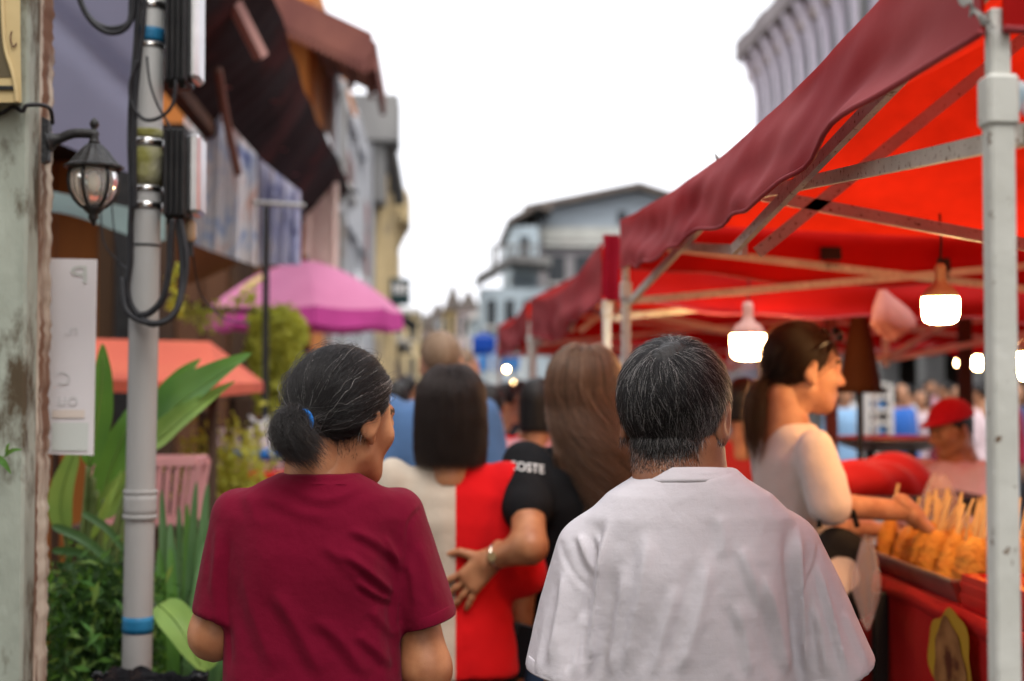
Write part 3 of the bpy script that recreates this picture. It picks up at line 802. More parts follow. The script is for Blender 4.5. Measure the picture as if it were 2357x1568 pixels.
g.build('rope_tail', mat('blue white rope', (.35, .45, .5), .9, c2=(.6, .6, .58), scale=60), t1, True)
# lamps hanging under the tents
M['bulb'] = emis('lit lamp glass', (1, .60, .26), 58); M['bulb_far'] = emis('lit far lamp glass', (1, .62, .26), 60); M['bulb_cool'] = emis('cool far lamp glass', (.75, .9, 1), 40)
M['lamp_body'] = mat('tan plastic lamp housing', (.45, .32, .20), .5, c2=(.38, .26, .16)); M['cord'] = mat('black cord', (.012, .012, .012), .6)
def bulb(label, p, r, zc, body='lamp_body', top=.09):
    """wide LED bulb: lit cup, flared housing, stem and cord; p is the middle of the lit cup"""
    root = thing('hanging_lamp', label, 'lamp', p, 0, 'lamps hanging under the tents')
    h = r * .72
    G().lathe([(r * .1, -h), (r * .62, -h * .93), (r * .88, -h * .72), (r * .97, -h * .3), (r, h * .4), (r * .98, h), (r * .5, h)], n=28).build('lit_cover', M['bulb'], root, True, world=False)
    G().lathe([(r * .99, h + .001), (r * .97, h * 1.25), (r * .72, h * 1.75), (r * .36, h * 2.1), (r * .28, h * 2.6), (r * .32, h * 3.3), (r * .22, h * 3.6), (r * .05, h * 3.65)], n=28).build('housing', M[body], root, True, world=False)
    G().tube(spline([(0, 0, h * 3.6), (.004, .002, h * 3.6 + (zc - p[2] - h * 3.6) * .5), (0, 0, max(zc - p[2], h * 3.8))], 5), .003, 6).build('cord', M['cord'], root, world=False)
    return root
bulb('lit bulb lamp beside the white tent pole', V(2165, 716, 3.5), .0458, 1.99)
bulb('lit bulb lamp beyond the right edge behind the white pole', V(2384, 845, 3.0), .045, 1.95)
M['lamp_body2'] = mat('clear pink lamp housing', (.5, .3, .26), .4)
bulb('lit bulb lamp beside the grey-haired man', V(1722, 800, 4.75), .059, 1.98, 'lamp_body2')
def far_bulb(label, x, y, Y, r, m, zc=2.3):
    p = V(x, y, Y); root = thing('hanging_lamp', label, 'lamp', p, 0, 'lamps hanging under the tents')
    G().lathe([(r * .2, -r), (r * .8, -r * .6), (r, 0), (r * .8, r * .6), (r * .3, r)], n=14).build('lit_cover', M[m], root, True, world=False)
    G().tube([(0, 0, r), (0, 0, max(zc - p.z, r + .05))], .006, 5).build('cord', M['cord'], root, world=False)
far_bulb('small cool bulb glowing left of the girl', 1767, 848, 9.0, .026, 'bulb_cool', 2.0)
far_bulb('warm round bulb right of the dark post', 2251, 836, 11, .05, 'bulb_far', 2.4)
far_bulb('small orange bulb left of the dark post', 2208, 836, 11, .026, 'bulb_far', 2.4)
far_bulb('cool bulb half hidden by the white tent pole', 2297, 846, 11, .03, 'bulb_cool', 2.4)
far_bulb('warm bulb beneath the blue tents', 1166, 850, 12, .016, 'bulb_far', 2.2)
far_bulb('dim yellow bulb below the blue tents', 1184, 882, 12.5, .010, 'bulb_far', 2.2)
# black clips on the truss bars
def clip(label, x, y, Y, w=.03):
    p = V(x, y, Y); root = thing('binder_clip', label, 'clip', p)
    G().add([p + Vector(q) for q in ((-w, -.006, .018), (w, -.006, .018), (w, -.014, -.022), (-w, -.014, -.022), (-w, .006, .018), (w, .006, .018), (w, .014, -.022), (-w, .014, -.022))], [(0, 1, 2, 3), (5, 4, 7, 6), (4, 5, 1, 0), (1, 5, 6, 2), (4, 0, 3, 7), (3, 2, 6, 7)]).build('clip_body', M['black_plastic'], root)
    for s in (-1, 1):
        G().tube(spline([p + Vector((s * w * .6, -.012, -.02)), p + Vector((s * w * .5, -.016, -.045)), p + Vector((s * w * .2, -.016, -.045)), p + Vector((s * w * .2, -.012, -.02))], 4), .0016, 6).build('wire_handle', M['cord'], root)
clip('black clip gripping the long tent bar', 1912, 582, 4.44, .032)
for i, (x, y, Y, w_, lb) in enumerate(((1712, 735, 7.8, .05, 'black clip above the lamp by the grey-haired man'), (2172, 638, 4.3, .018, 'black clip left of the lamp by the white pole'))): clip(lb, x, y - 30, Y, w_)
# pale pink bag hanging from a bar
M['pink_film'] = translucent('pale pink plastic film', (.62, .30, .26), (.7, .3, .22), .4, c2=(.5, .22, .2), scale=9)
p = V(2032, 668, 4.7)
def bagf(u, v):
    a = u * 2 * math.pi; r = (.015 + .075 * math.sin(min(v * 1.15, 1) * math.pi * .62) ** 1.2) * (1 - .92 * max(0, (v - .72) / .28) ** 1.3)
    r *= 1 + .16 * math.sin(a * 3 + 4 * v) + .08 * math.sin(a * 7 + 2)
    return (p.x + r * math.cos(a) * .8 + .03 * math.sin(v * 2) , p.y + r * math.sin(a) * .5, p.z - .165 * v + .012 * math.sin(a * 2) * v)
tag(G().grid(bagf, 26, 14).build('plastic_bag', M['pink_film'], None, True), 'pale pink plastic bag hanging from a tent bar', 'bag')
# ---------------------------------------------------------------- food stall under the nearest tent
M['red_cloth'] = fabric('red oilcloth', (.40, .012, .010), (.30, .008, .008), sheen=.0); M['dark_steel'] = mat('black painted steel', (.02, .02, .02), .5)
M['tin'] = mat('tin tray', (.55, .52, .46), .32, metal=.9, c2=(.42, .40, .36), scale=8, bump=.1)
M['fried'] = mat('golden fried batter', (.72, .36, .07), .7, c2=(.55, .22, .04), scale=40, bump=.9, bscale=150, sss=.1); M['stick'] = mat('bamboo skewer', (.75, .55, .28), .7, c2=(.65, .45, .2), scale=30)
TXZ = 1.045
tb = thing('stall_table', 'food stall table with a red cloth and printed front', 'table', (1.7, 3.4, 0))
G().bbox((1.19, 2.05, TXZ - .03), (2.0, 4.25, TXZ), .004).build('table_top', M['red_cloth'], tb)
for x, y in ((1.24, 2.1), (1.163, 3.72), (1.24, 4.2), (1.95, 2.1), (1.95, 4.2)): G().bbox((x - .018, y - .018, 0), (x + .018, y + .018, TXZ - .032), .003).build('leg', M['dark_steel'], tb)
def skirt(u, v):
    y = 2.04 + 2.2 * u
    return (1.183 - .010 * math.sin(u * 31) * v - .008 * math.sin(u * 60 + 1) * v, y, TXZ - .002 - .9 * v)
G().grid(skirt, 60, 10).build('cloth_skirt', M['red_cloth'], tb, True)
def rim(u, v): return (1.186 - .012 * math.sin(v * 3.14), 2.04 + 2.2 * u, TXZ + .004 - .05 * v + .004 * math.sin(u * 40))
G().grid(rim, 50, 4).build('cloth_edge', M['red_cloth'], tb, True)
M['print_yellow'] = mat('yellow print', (.42, .26, .02), .6, c2=(.36, .2, .02), scale=6); M['print_brown'] = mat('brown noodle photo print', (.17, .07, .02), .6, c2=(.34, .17, .06), scale=16, c3=(.08, .02, .008), scale3=11)
def blob(cy_, cz, ry_, rz_, x, seed, name, mt, wob=.08):
    rg = random.Random(seed); v = [(x, cy_, cz)]; n = 40; ph = [rg.uniform(0, 6.28) for _ in range(4)]
    for k in range(n):
        a = 2 * math.pi * k / n; q = 1 + wob * math.sin(3 * a + ph[0]) + wob * .7 * math.sin(7 * a + ph[1])
        v.append((x, cy_ + ry_ * q * math.cos(a), cz + rz_ * q * math.sin(a)))
    return mk(name, v, [(0, 1 + k, 1 + (k + 1) % n) for k in range(n)], mt, tb)
def skx(x, y):    # point on the skirt seen at view x, y
    Y = 1.165 * FPX / (x - 1010); return V(x, y, Y)
q = skx(2205, 1500); blob(q.y, q.z - .02, .135, .115, 1.158, 3, 'printed_shape', M['print_yellow']); blob(q.y, q.z - .03, .098, .098, 1.155, 5, 'printed_shape', M['print_brown'])
q = skx(2315, 1500); blob(q.y, q.z, .03, .045, 1.158, 8, 'printed_shape', M['black_plastic'], .03); blob(q.y, q.z, .022, .035, 1.155, 8, 'printed_shape', M['print_yellow'], .03)
tray = thing('metal_tray', 'shallow metal tray of fried skewers on the red table', 'tray', (1.37, 3.6, TXZ))
y0, y1, x0, x1 = 3.30, 4.02, 1.212, 1.52
ring = lambda e, z: [(x0 - e, y0 - e, z), (x1 + e, y0 - e, z), (x1 + e, y1 + e, z), (x0 - e, y1 + e, z)]
v = ring(-.02, TXZ + .006) + ring(.008, TXZ + .058) + ring(.016, TXZ + .058) + ring(.016, TXZ + .052) + ring(-.012, TXZ + .002)
f = [(0, 1, 2, 3)] + [(a * 4 + k, a * 4 + (k + 1) % 4, a * 4 + 4 + (k + 1) % 4, a * 4 + 4 + k) for a in range(4) for k in range(4)] + [(19, 18, 17, 16)]
mk('tray_pan', v, f, M['tin'], tray)
sk_v, sk_f = net(lambda P: smin(ell(P, (0, 0, .052), (.019, .017, .060)), ell(P, (.004, .003, .080), (.015, .014, .03)), .015) + (.0045 * np.sin(P[..., 0] * 260) * np.sin(P[..., 1] * 240) * np.sin(P[..., 2] * 190)), (-.05, -.05, -.02), (.05, .05, .13), .006)
sk_me = mesh_data('batter', sk_v, sk_f, M['fried'], True); st_me = mesh_data('stick', G().tube([(0, 0, .0), (0, 0, .19)], .0034, 6).v, G().tube([(0, 0, 0), (0, 0, .17)], .0026, 6).f, M['stick'])
rg = random.Random(5); spots = [(1.25 + .060 * (k % 5) + rg.uniform(-.012, .012), 3.34 + .056 * (k // 5) + rg.uniform(-.012, .012)) for k in range(60)]
for k, (x, y) in enumerate(spots):
    o = thing('fried_skewer', 'golden fried skewer in the metal tray', 'skewer', (x, y, TXZ + .008), rg.uniform(0, 6), 'fried skewers in the metal tray')
    o.rotation_euler = (rg.uniform(-.25, .15), rg.uniform(.1, .55), rg.uniform(-.5, .5)); q = rg.uniform(.95, 1.3); o.scale = (q * rg.uniform(.9, 1.3), q, q)
    mkd('batter', sk_me, o); mkd('stick', st_me, o)
M['red_box'] = mat('red plastic', (.55, .015, .012), .4, c2=(.45, .01, .01), coat=.2)
def tub(label, c, sz, mt, fill=None):
    root = thing('food_box', label, 'box', c); x, y, z = sz; t = .006
    g = G(); g.box((-x, -y, 0), (x, y, t))
    for a, b in (((-x, -y), (x, -y + t)), ((-x, y - t), (x, y)), ((-x, -y + t + .0005), (-x + t, y - t - .0005)), ((x - t, -y + t + .0005), (x, y - t - .0005))): g.box((a[0], a[1], t + .0005), (b[0], b[1], z))
    g.build('box_walls', mt, root, world=False)
    for s in (.35, .7): G().box((-x - .003, -y - .003, z * s - .006), (x + .003, y + .003, z * s + .004)).build('box_rib', mt, root, world=False)
    if fill: G().grid(lambda u, v: (-x * .94 + 1.88 * x * u, -y * .94 + 1.88 * y * v, z * .86 + .012 * math.sin(u * 9) * math.sin(v * 8)), 10, 10).build('filling', fill, root, True, world=False)
    return root
M['sauce'] = mat('red chilli topping', (.5, .05, .012), .45, c2=(.6, .18, .03), scale=50, bump=.8)
tub('red plastic box in front of the metal tray', (1.285, 3.155, TXZ + .001), (.075, .10, .075), M['red_box'], M['sauce'])
tub('red plastic box at the table end by the white pole', (1.30, 2.92, TXZ + .001), (.08, .11, .08), M['red_box'], M['fried'])
# red cloth heap and plastic bag farther back on the stall
M['red_sheet'] = fabric('red plastic sheet', (.48, .014, .012), (.32, .008, .008))
hv, hf = net(lambda P: smin(ell(P, (0, 0, .05), (.20, .13, .085)), ell(P, (.10, .03, .085), (.08, .08, .07)), .06) + .012 * np.sin(P[..., 0] * 40 + 8 * np.sin(P[..., 1] * 11)) * np.sin(P[..., 2] * 26 + P[..., 0] * 18), (-.4, -.3, 0), (.4, .3, .3), .014)
q = V(2010, 1135, 4.85); bt = thing('side_table', 'low stand covered with a heap of red sheeting', 'table', (q.x, q.y, 0))
mk('sheet_heap', hv + np.array((0, 0, q.z - .02)), hf, M['red_sheet'], bt, True, world=False)
G().bbox((-.34, -.22, q.z - .06), (.34, .22, q.z), .005).build('table_top', M['dark_steel'], bt, world=False)
for sx in (-1, 1):
    for sy in (-1, 1): G().bbox((sx * .3 - .015, sy * .18 - .015, 0), (sx * .3 + .015, sy * .18 + .015, q.z - .062), .002).build('leg', M['dark_steel'], bt, world=False)
def film(name, c, tint=(1, 1, 1), a=.30):
    m, nt, b = pbsdf(name); b.inputs['Base Color'].default_value = c4(c); b.inputs['Roughness'].default_value = .22; b.inputs['Alpha'].default_value = a; b.inputs['Specular IOR Level'].default_value = .8
    return m
M['clear_film'] = film('clear plastic film', (.75, .62, .6))
def bag(label, c, w, d, h, seed, mt, tip=False, hold=True):
    rg_ = random.Random(seed); ph = [rg_.uniform(0, 6.28) for _ in range(5)]; c = Vector(c)
    def f(u, v):
        a = u * 2 * math.pi
        prof = (.22 + .78 * math.sin(min(v * 1.25, 1) * math.pi / 2)) if not tip else (.35 + .65 * math.sin(min(v * 1.6, 1) * math.pi / 2)) * (1 - .8 * max(0, (v - .55) / .45) ** 1.5)
        if v > .93: prof *= (1 - v) / .07 * .8 + .2
        k = 1 + .14 * math.sin(3 * a + ph[0] + 3 * v) + .09 * math.sin(7 * a + ph[1] - 5 * v) + .05 * math.sin(11 * a + ph[2])
        return (c.x + w * prof * k * math.cos(a), c.y + d * prof * k * math.sin(a), c.z - h * v + .01 * math.sin(5 * a + ph[3]))
    return tag(G().grid(f, 40, 20).build('plastic_bag', mt, None, True), label, 'bag')
q = V(2160, 1095, 4.0); bag('clear plastic bag standing behind the fried skewers', (q.x, q.y, q.z), .075, .06, .20, 4, M['clear_film'])
# ---------------------------------------------------------------- the couple in front
M['maroon'] = fabric('maroon cotton jersey', (.165, .001, .020), (.120, .001, .013), slub=.05, sheen=.03)
M['grey_shirt'] = fabric('light grey cotton jersey', (.58, .545, .57), (.535, .50, .525), slub=.45, sheen=.04)
M['black_pants'] = fabric('black cloth', (.012, .012, .014), sheen=0); M['khaki'] = fabric('khaki cloth', (.22, .18, .13)); M['denim'] = fabric('blue denim', (.03, .06, .13), (.05, .09, .17))
M['blue_elastic'] = mat('blue elastic', (.01, .13, .42), .6, bump=.3, bscale=400)
def front_shirt(root, name, mt, zs, rx, ry, cx, cy, sleeves, fold, hemz, res=.0046, seed=1, broad=(), amp_=1.3):
    loc = np.array(root.location)
    def f(P):
        d = loft(P, zs, rx, ry, cx, cy, n=2.15)
        for a, b, r1, r2, sy in sleeves:
            a = np.array(a); b = np.array(b); ax = unit(b - a)
            e = rcone(P, a, b + ax * .03, r1, r2 * 1.03, sy)
            pl = (P - b.astype(np.float32)) @ ax.astype(np.float32)
            e = np.maximum(e, pl)
            inner = rcone(P, b - ax * .03, b + ax * .06, r2 - .010, r2 - .008, sy)
            e = np.maximum(e, -inner)
            d = smin(d, e, .022)
        return d
    v, q = net(f, (-.36, -.24, hemz - .02), (.38, .24, zs[-1] + .02), res)
    v = smooth_v(v, q, 1); n = normals(v, q)
    # shoulder blades, soft drape, then the traced folds
    for c, r_, a in broad:
        v = v + n * (a * np.exp(-(((v - np.array(c)) / np.array(r_)) ** 2).sum(1)))[:, None]
    rdg = (1 - np.abs(vnoise(v * np.array((1, 1, .32)), 26, seed))).clip(0, 1) ** 2 * np.clip((1.34 - v[:, 2]) / .12, .15, 1)
    v = v + n * (rdg * .0042 + vnoise(v * np.array((1, 1, .5)), 62, seed + 5) * .0009 + vnoise(v, 150, seed + 7) * .0003)[:, None]
    n = normals(v, q)
    v = folds(v, n, loc, [(p_, w_ * (.85 if w_ > 8 else 1), a_ * (amp_ if w_ > 8 else 1.0)) for p_, w_, a_ in fold])
    v = smooth_v(v, q, 1, .25)
    return mkd(name, mesh_data(name, v, q, mt, True), root)
def ring_band(root, name, mt, rx0, rx1, ry, cx, cy, z0, hgt, tilt, th=.0014):
    """ribbed collar: a band round the neck, lower at the front"""
    g = G(); n = 72; v = []; f = []
    for k in range(n):
        a = 2 * math.pi * k / n; c, s = math.cos(a), math.sin(a); p = 2 / 2.15
        ux = math.copysign(abs(c) ** p, c); uy = math.copysign(abs(s) ** p, s)
        for (t, o) in ((0, 0), (.25, th * .6), (.75, th * .6), (1, 0), (1, -th), (0, -th)):
            rx = rx1 + (rx0 - rx1) * t + o; r2 = ry * (rx1 + (rx0 - rx1) * t) / rx1 + o
            y = cy + uy * r2
            v.append((cx + ux * rx, y, z0 - hgt * (1 - t) - tilt * (y - (cy - ry)) + .0))
    for k in range(n):
        for j in range(6):
            a = k * 6 + j; b = k * 6 + (j + 1) % 6; c = ((k + 1) % n) * 6 + j; d = ((k + 1) % n) * 6 + (j + 1) % 6
            f.append((a, c, d, b))
    return mk(name, v, f, mt, root, True, world=False)
def hem_band(root, name, mt, a, b, r, sy, w=.020, th=.0010):
    """turned hem: a thin raised band round the end of a sleeve"""
    a = np.array(a); b = np.array(b); ax = unit(b - a); g = G()
    e1 = unit(np.cross(ax, (0, 1., 0))); e2 = np.cross(ax, e1)
    v = []; f = []; n = 48
    for k in range(n):
        t = 2 * math.pi * k / n; c, s = math.cos(t), math.sin(t)
        for off, o in ((-w, th * .2), (-w + .002, th), (-.0015, th), (.0005, th * .3), (-w, -.006)):
            p = b + ax * off + (e1 * c * (r + o) + e2 * s * (r * sy + o)); v.append(p)
    for k in range(n):
        for j in range(5):
            f.append((k * 5 + j, ((k + 1) % n) * 5 + j, ((k + 1) % n) * 5 + (j + 1) % 5, k * 5 + (j + 1) % 5))
    return mk(name, v, f, mt, root, True, world=False)
GRP = 'people walking through the market'
# --- man in the light grey T-shirt
MX = V(1583, 1200, 2.2).x
def man_grey(p):
    x, y, z = p.T
    return np.clip(.08 + .60 * np.clip((x - .0) / .07, 0, 1) * np.clip((.05 - z) / .08, 0, 1) + .13 * np.clip((z - .06) / .05, 0, 1) + .20 * np.clip((x - .045) / .03, 0, 1), 0, .8)
nS, nC = nape(5, 7000, .056, (.010, .009, .009), grey=.2)
st = hair_short(21, 42000, (.010, .009, .009), man_grey, ln=(.032, .058), lift=.32)
st = (np.concatenate((st[0], pad(nS, st[0].shape[1]))), np.concatenate((st[1], nC)))
man, _ = person('grey-haired man in a loose light grey T-shirt seen from behind', (MX, 2.2, 0), 0, 1.66, None, {}, M['khaki'], skinm='skin_dark', hair='short', arms=(((-.165, 0, 1.30), (-.19, -.01, 1.04), (-.17, .15, .86)), ((.165, 0, 1.30), (.215, -.01, 1.04), (.20, .15, .86))), hy=R(-24), hp=R(-5), hx=(-.020, .0, -.030), res=.012, hres=.005, strands=(*st, .00021), girth=.8, neck=.056, fluff=.006, earR=1.18, ar=(.042, .042, .027), creases=((-.118, .0026), (-.134, .0022), (-.103, .0012)))
msl = (((-.150, 0, 1.298), (-.188, 0, 1.108), .056, .064, 1.35), ((.150, 0, 1.298), (.216, 0, 1.108), .058, .074, 1.35))
mf = [([(1466, 1086), (1520, 1100), (1576, 1104), (1635, 1099), (1690, 1084)], 6.0, -1.6), ([(1406, 1185), (1390, 1290), (1372, 1400), (1352, 1568)], 17, 9), ([(1836, 1190), (1834, 1290), (1846, 1420), (1858, 1568)], 16, 8),
      ([(1330, 1225), (1352, 1285), (1372, 1330)], 12, 4.5), ([(1368, 1222), (1384, 1280), (1378, 1330)], 9, 4), ([(1300, 1300), (1290, 1400), (1262, 1540)], 15, 5), ([(1345, 1400), (1335, 1470), (1318, 1568)], 13, 4.5), ([(1262, 1390), (1245, 1480), (1232, 1568)], 12, 3),
      ([(1492, 1210), (1478, 1340), (1436, 1560)], 24, 5), ([(1440, 1300), (1428, 1400), (1402, 1568)], 17, 4.5), ([(1632, 1270), (1606, 1420), (1556, 1568)], 26, 5.5), ([(1560, 1340), (1530, 1450), (1500, 1568)], 20, 3.5),
      ([(1700, 1250), (1738, 1350), (1758, 1420)], 16, 3.5), ([(1752, 1310), (1788, 1430), (1812, 1568)], 20, 5), ([(1690, 1380), (1716, 1470), (1726, 1568)], 18, 3.5), ([(1650, 1180), (1665, 1230), (1660, 1290)], 20, 2.5),
      ([(1880, 1290), (1900, 1370), (1955, 1568)], 9, 5), ([(1870, 1380), (1890, 1460), (1905, 1568)], 15, 4), ([(1940, 1400), (1975, 1480), (2000, 1540)], 12, 2.5),
      ([(1288, 1243), (1302, 1290), (1334, 1338), (1366, 1368), (1370, 1400)], 6.5, -2.6), ([(1886, 1248), (1876, 1300), (1852, 1345), (1838, 1372), (1836, 1400)], 6.5, -2.6)]
front_shirt(man, 'shirt', M['grey_shirt'], (.72, .95, 1.10, 1.22, 1.30, 1.355, 1.39, 1.413, 1.430), (.190, .182, .168, .168, .170, .160, .126, .088, .071), (.130, .130, .128, .126, .116, .100, .086, .074, .066), (0, 0, 0, 0, 0, -.002, -.004, -.006, -.007), (-.01, -.01, -.012, -.016, -.022, -.032, -.04, -.045, -.045), msl, mf, .72, seed=3, amp_=1.6, broad=(((-.08, -.12, 1.27), (.05, .1, .06), .008), ((.08, -.12, 1.27), (.05, .1, .06), .008)))
ring_band(man, 'collar', M['grey_shirt'], .072, .0875, .0748, -.007, -.045, 1.436, .023, .14)
for a, b, r1, r2, sy in msl: hem_band(man, 'sleeve_hem', M['grey_shirt'], a, b, r2, sy)
# --- woman in the maroon T-shirt, looking to the right
WX = V(737, 1200, 2.45).x
T0 = np.array((.030, -.124, -.024))
tail = [tuple(T0), (.024, -.141, -.026), (.021, -.147, -.039), (.028, -.142, -.054), (.038, -.128, -.068)]
wg = lambda d: np.clip(.015 + .14 * np.clip(d[:, 1] - .2, 0, 1), 0, .3)
st = hair_pulled(T0, tail, 31, 34000, (.012, .0105, .010), .4, wg, lift=.010, tailr=.035, ntail=11000)
nS, nC = nape(6, 2600, .049, (.012, .0105, .010), zr=(-.072, -.025), half=.07, grey=.03); st = (np.concatenate((st[0], pad(nS, st[0].shape[1]))), np.concatenate((st[1], nC)))
lady, Mh = person('woman in a maroon T-shirt with a low ponytail, looking to the right', (WX, 2.45, 0), 0, 1.66, None, {}, M['black_pants'], skinm='skin_tan', hair='pulled', arms=(((-.150, -.005, 1.325), (-.176, -.012, 1.135), (-.13, .21, 1.12)), ((.138, .005, 1.318), (.182, -.02, 1.075), (.16, .18, 1.02))), hy=R(-40), hp=R(-9), hx=(.040, .01, -.036), res=.010, hres=.005, T=tuple(T0), strands=(*st, .00020), neck=.049, fluff=.005, hs=.965, girth=.78, ar=(.028, .041, .027), creases=((-.125, .0016), (-.142, .0014)))
wsl = (((-.138, 0, 1.335), (-.166, .0, 1.168), .046, .047, 1.5), ((.132, 0, 1.335), (.183, 0, 1.153), .046, .0495, 1.45))
wf = [([(652, 1092), (700, 1104), (742, 1107), (790, 1104), (828, 1094)], 6.0, -1.5), ([(650, 1110), (743, 1150), (850, 1115)], 16, 2.2), ([(600, 1135), (690, 1180), (760, 1190)], 18, 1.8),
      ([(795, 1215), (868, 1250), (928, 1300)], 15, 5), ([(785, 1270), (850, 1318), (912, 1374)], 13, 6.5), ([(815, 1335), (865, 1368), (908, 1386)], 10, 5), ([(740, 1250), (800, 1300), (840, 1340)], 18, 3), ([(880, 1230), (905, 1275), (922, 1320)], 10, 3.5),
      ([(625, 1350), (676, 1430), (745, 1565)], 26, 5), ([(722, 1418), (790, 1480), (846, 1566)], 22, 4.5), ([(815, 1455), (870, 1500), (908, 1540)], 17, 4), ([(850, 1400), (885, 1440), (915, 1470)], 14, 3), ([(560, 1300), (580, 1400), (640, 1560)], 26, 3.5),
      ([(532, 1215), (517, 1325), (520, 1420), (530, 1568)], 15, -5), ([(918, 1340), (912, 1420), (922, 1568)], 12, 4),
      ([(500, 1200), (497, 1290), (485, 1390)], 14, 2.5), ([(960, 1240), (985, 1320), (1000, 1400)], 16, 2.5), ([(935, 1290), (950, 1340), (955, 1400)], 12, 2.5),
      ([(971, 1168), (941, 1206), (936, 1273), (922, 1366), (914, 1446)], 6.5, -2.6), ([(560, 1110), (585, 1180), (610, 1220)], 20, 1.5)]
front_shirt(lady, 'shirt', M['maroon'], (.74, .95, 1.10, 1.20, 1.28, 1.335, 1.370, 1.392, 1.408), (.165, .158, .149, .148, .150, .150, .134, .098, .066), (.122, .122, .114, .112, .106, .094, .082, .070, .060), (0, -.006, -.010, -.010, -.008, -.004, -.003, -.002, 0), (-.01, -.01, -.012, -.016, -.022, -.03, -.036, -.04, -.04), wsl, wf, .74, seed=8, broad=(((-.075, -.11, 1.27), (.05, .1, .06), .006), ((.065, -.11, 1.27), (.05, .1, .06), .008)))
ring_band(lady, 'collar', M['maroon'], .064, .096, .0708, 0, -.04, 1.412, .019, .10)
for a, b, r1, r2, sy in wsl: hem_band(lady, 'sleeve_hem', M['maroon'], a, b, r2, sy)
g = G(); c = Mh @ Vector(T0 + np.array((.0, -.004, -.001))); dr = (Mh.to_3x3() @ Vector((0, -1, -.12))).normalized(); u = dr.orthogonal().normalized(); w_ = dr.cross(u)
g.tube([c + (u * math.cos(t) + w_ * math.sin(t)) * .0190 for t in np.linspace(0, 2 * math.pi, 28, endpoint=False)], .0042, 8, closed=True)
g.build('hair_tie', M['blue_elastic'], lady, True, world=False)
# ---------------------------------------------------------------- people in the middle distance
M['beige'] = fabric('beige cotton', (.52, .44, .35)); M['red_tee'] = fabric('bright red cotton', (.60, .006, .008), (.48, .004, .006), sheen=.05)
M['black_tee'] = fabric('black cotton', (.009, .009, .010), sheen=0); M['white_tee'] = fabric('white cotton', (.72, .66, .64), (.66, .6, .58)); M['white_print'] = mat('white print', (.75, .73, .7), .7)
def halves(v, f):
    c = v[f].mean(1)
    mi = np.where((c[:, 0] > .008) | ((c[:, 2] > 1.380) & (np.abs(c[:, 0]) < .085)), 1, 0)
    return [M['beige'], M['red_tee']], mi
BX = V(1042, 1000, 3.9).x
st = hair_fall(5, 16000, -.138, (.020, .013, .011), .5, part=.0, curl_in=.12, jitter=.010)
bobw, _ = person('black bobbed woman in a half beige, half red T-shirt', (BX, 3.9, 0), 0, 1.615, M['red_tee'], dict(hem=.80, sleeve=.95, sr=.070, flare=.012, girth=.97), M['black_pants'], skinm='skin_tan', hair='bob', zcut=-.125, hs=.95, strands=(*st, .0004), res=.012, hres=.008, post=halves, arms=(((-.165, -.02, 1.335), (-.215, -.04, 1.06), (-.21, .05, .84)), ((.150, -.02, 1.33), (.195, -.05, 1.07), (.19, .02, .84))), girth=.85, hands={1: dict(e1=unit(np.array((-.05, .15, -1.))), e2=np.array((0, 1., .15)), e3=np.array((1., 0, -.05)), curl=.9, spread=.05, s=.95)}, hx=(-.006, 0, 0))
M['phone'] = mat('black phone glass', (.008, .008, .01), .15)
ph = thing('phone', 'black phone in the hand of the bobbed woman', 'phone', V(1192, 1497, 3.86))
ph.rotation_euler = (R(8), R(14), 0)
G().bbox((-.036, -.005, -.075), (.036, .005, .075), .004).build('case', M['phone'], ph, world=False); G().box((-.032, -.0062, -.069), (.032, -.0052, .069)).build('screen', M['phone'], ph, world=False); G().bbox((-.028, -.009, .045), (-.012, -.0054, .066), .001).build('camera_bump', M['black_plastic'], ph, world=False)
LX = V(1345, 1000, 3.96).x
st = hair_fall(9, 18000, -.31, (.14, .070, .040), .6, part=.0, wave=3.2, back=.02, jitter=.045)
S, C = st
fz = np.clip((.0 - S[..., 2]) / .30, 0, 1); S[..., 0] = S[..., 0] * (1 + .10 * fz) + .115 * fz ** 1.1
lw, _ = person('long brown-haired woman in a black T-shirt, arm around her friend', (LX, 3.96, 0), R(-4), 1.67, M['black_tee'], dict(hem=.86, sleeve=.55, sr=.07, girth=.98), M['denim'], skinm='skin_tan', hair='long', hairm='cap_brown', zcut=-.10, strands=(S, C, .00045), res=.012, hres=.008, arms=(((-.165, -.02, 1.335), (-.150, -.28, 1.135), (-.250, -.225, 1.098)), ((.165, -.02, 1.335), (.21, -.04, 1.06), (.2, .05, .84))), hands={0: dict(e1=unit(np.array((-.70, .0, -.72))), e2=unit(np.array((-.66, .0, .74))), e3=np.array((0, -1., 0)), curl=.15, spread=.22, thumb=1.0, s=1.0, res=.004)}, ar=(.05, .045, .03))
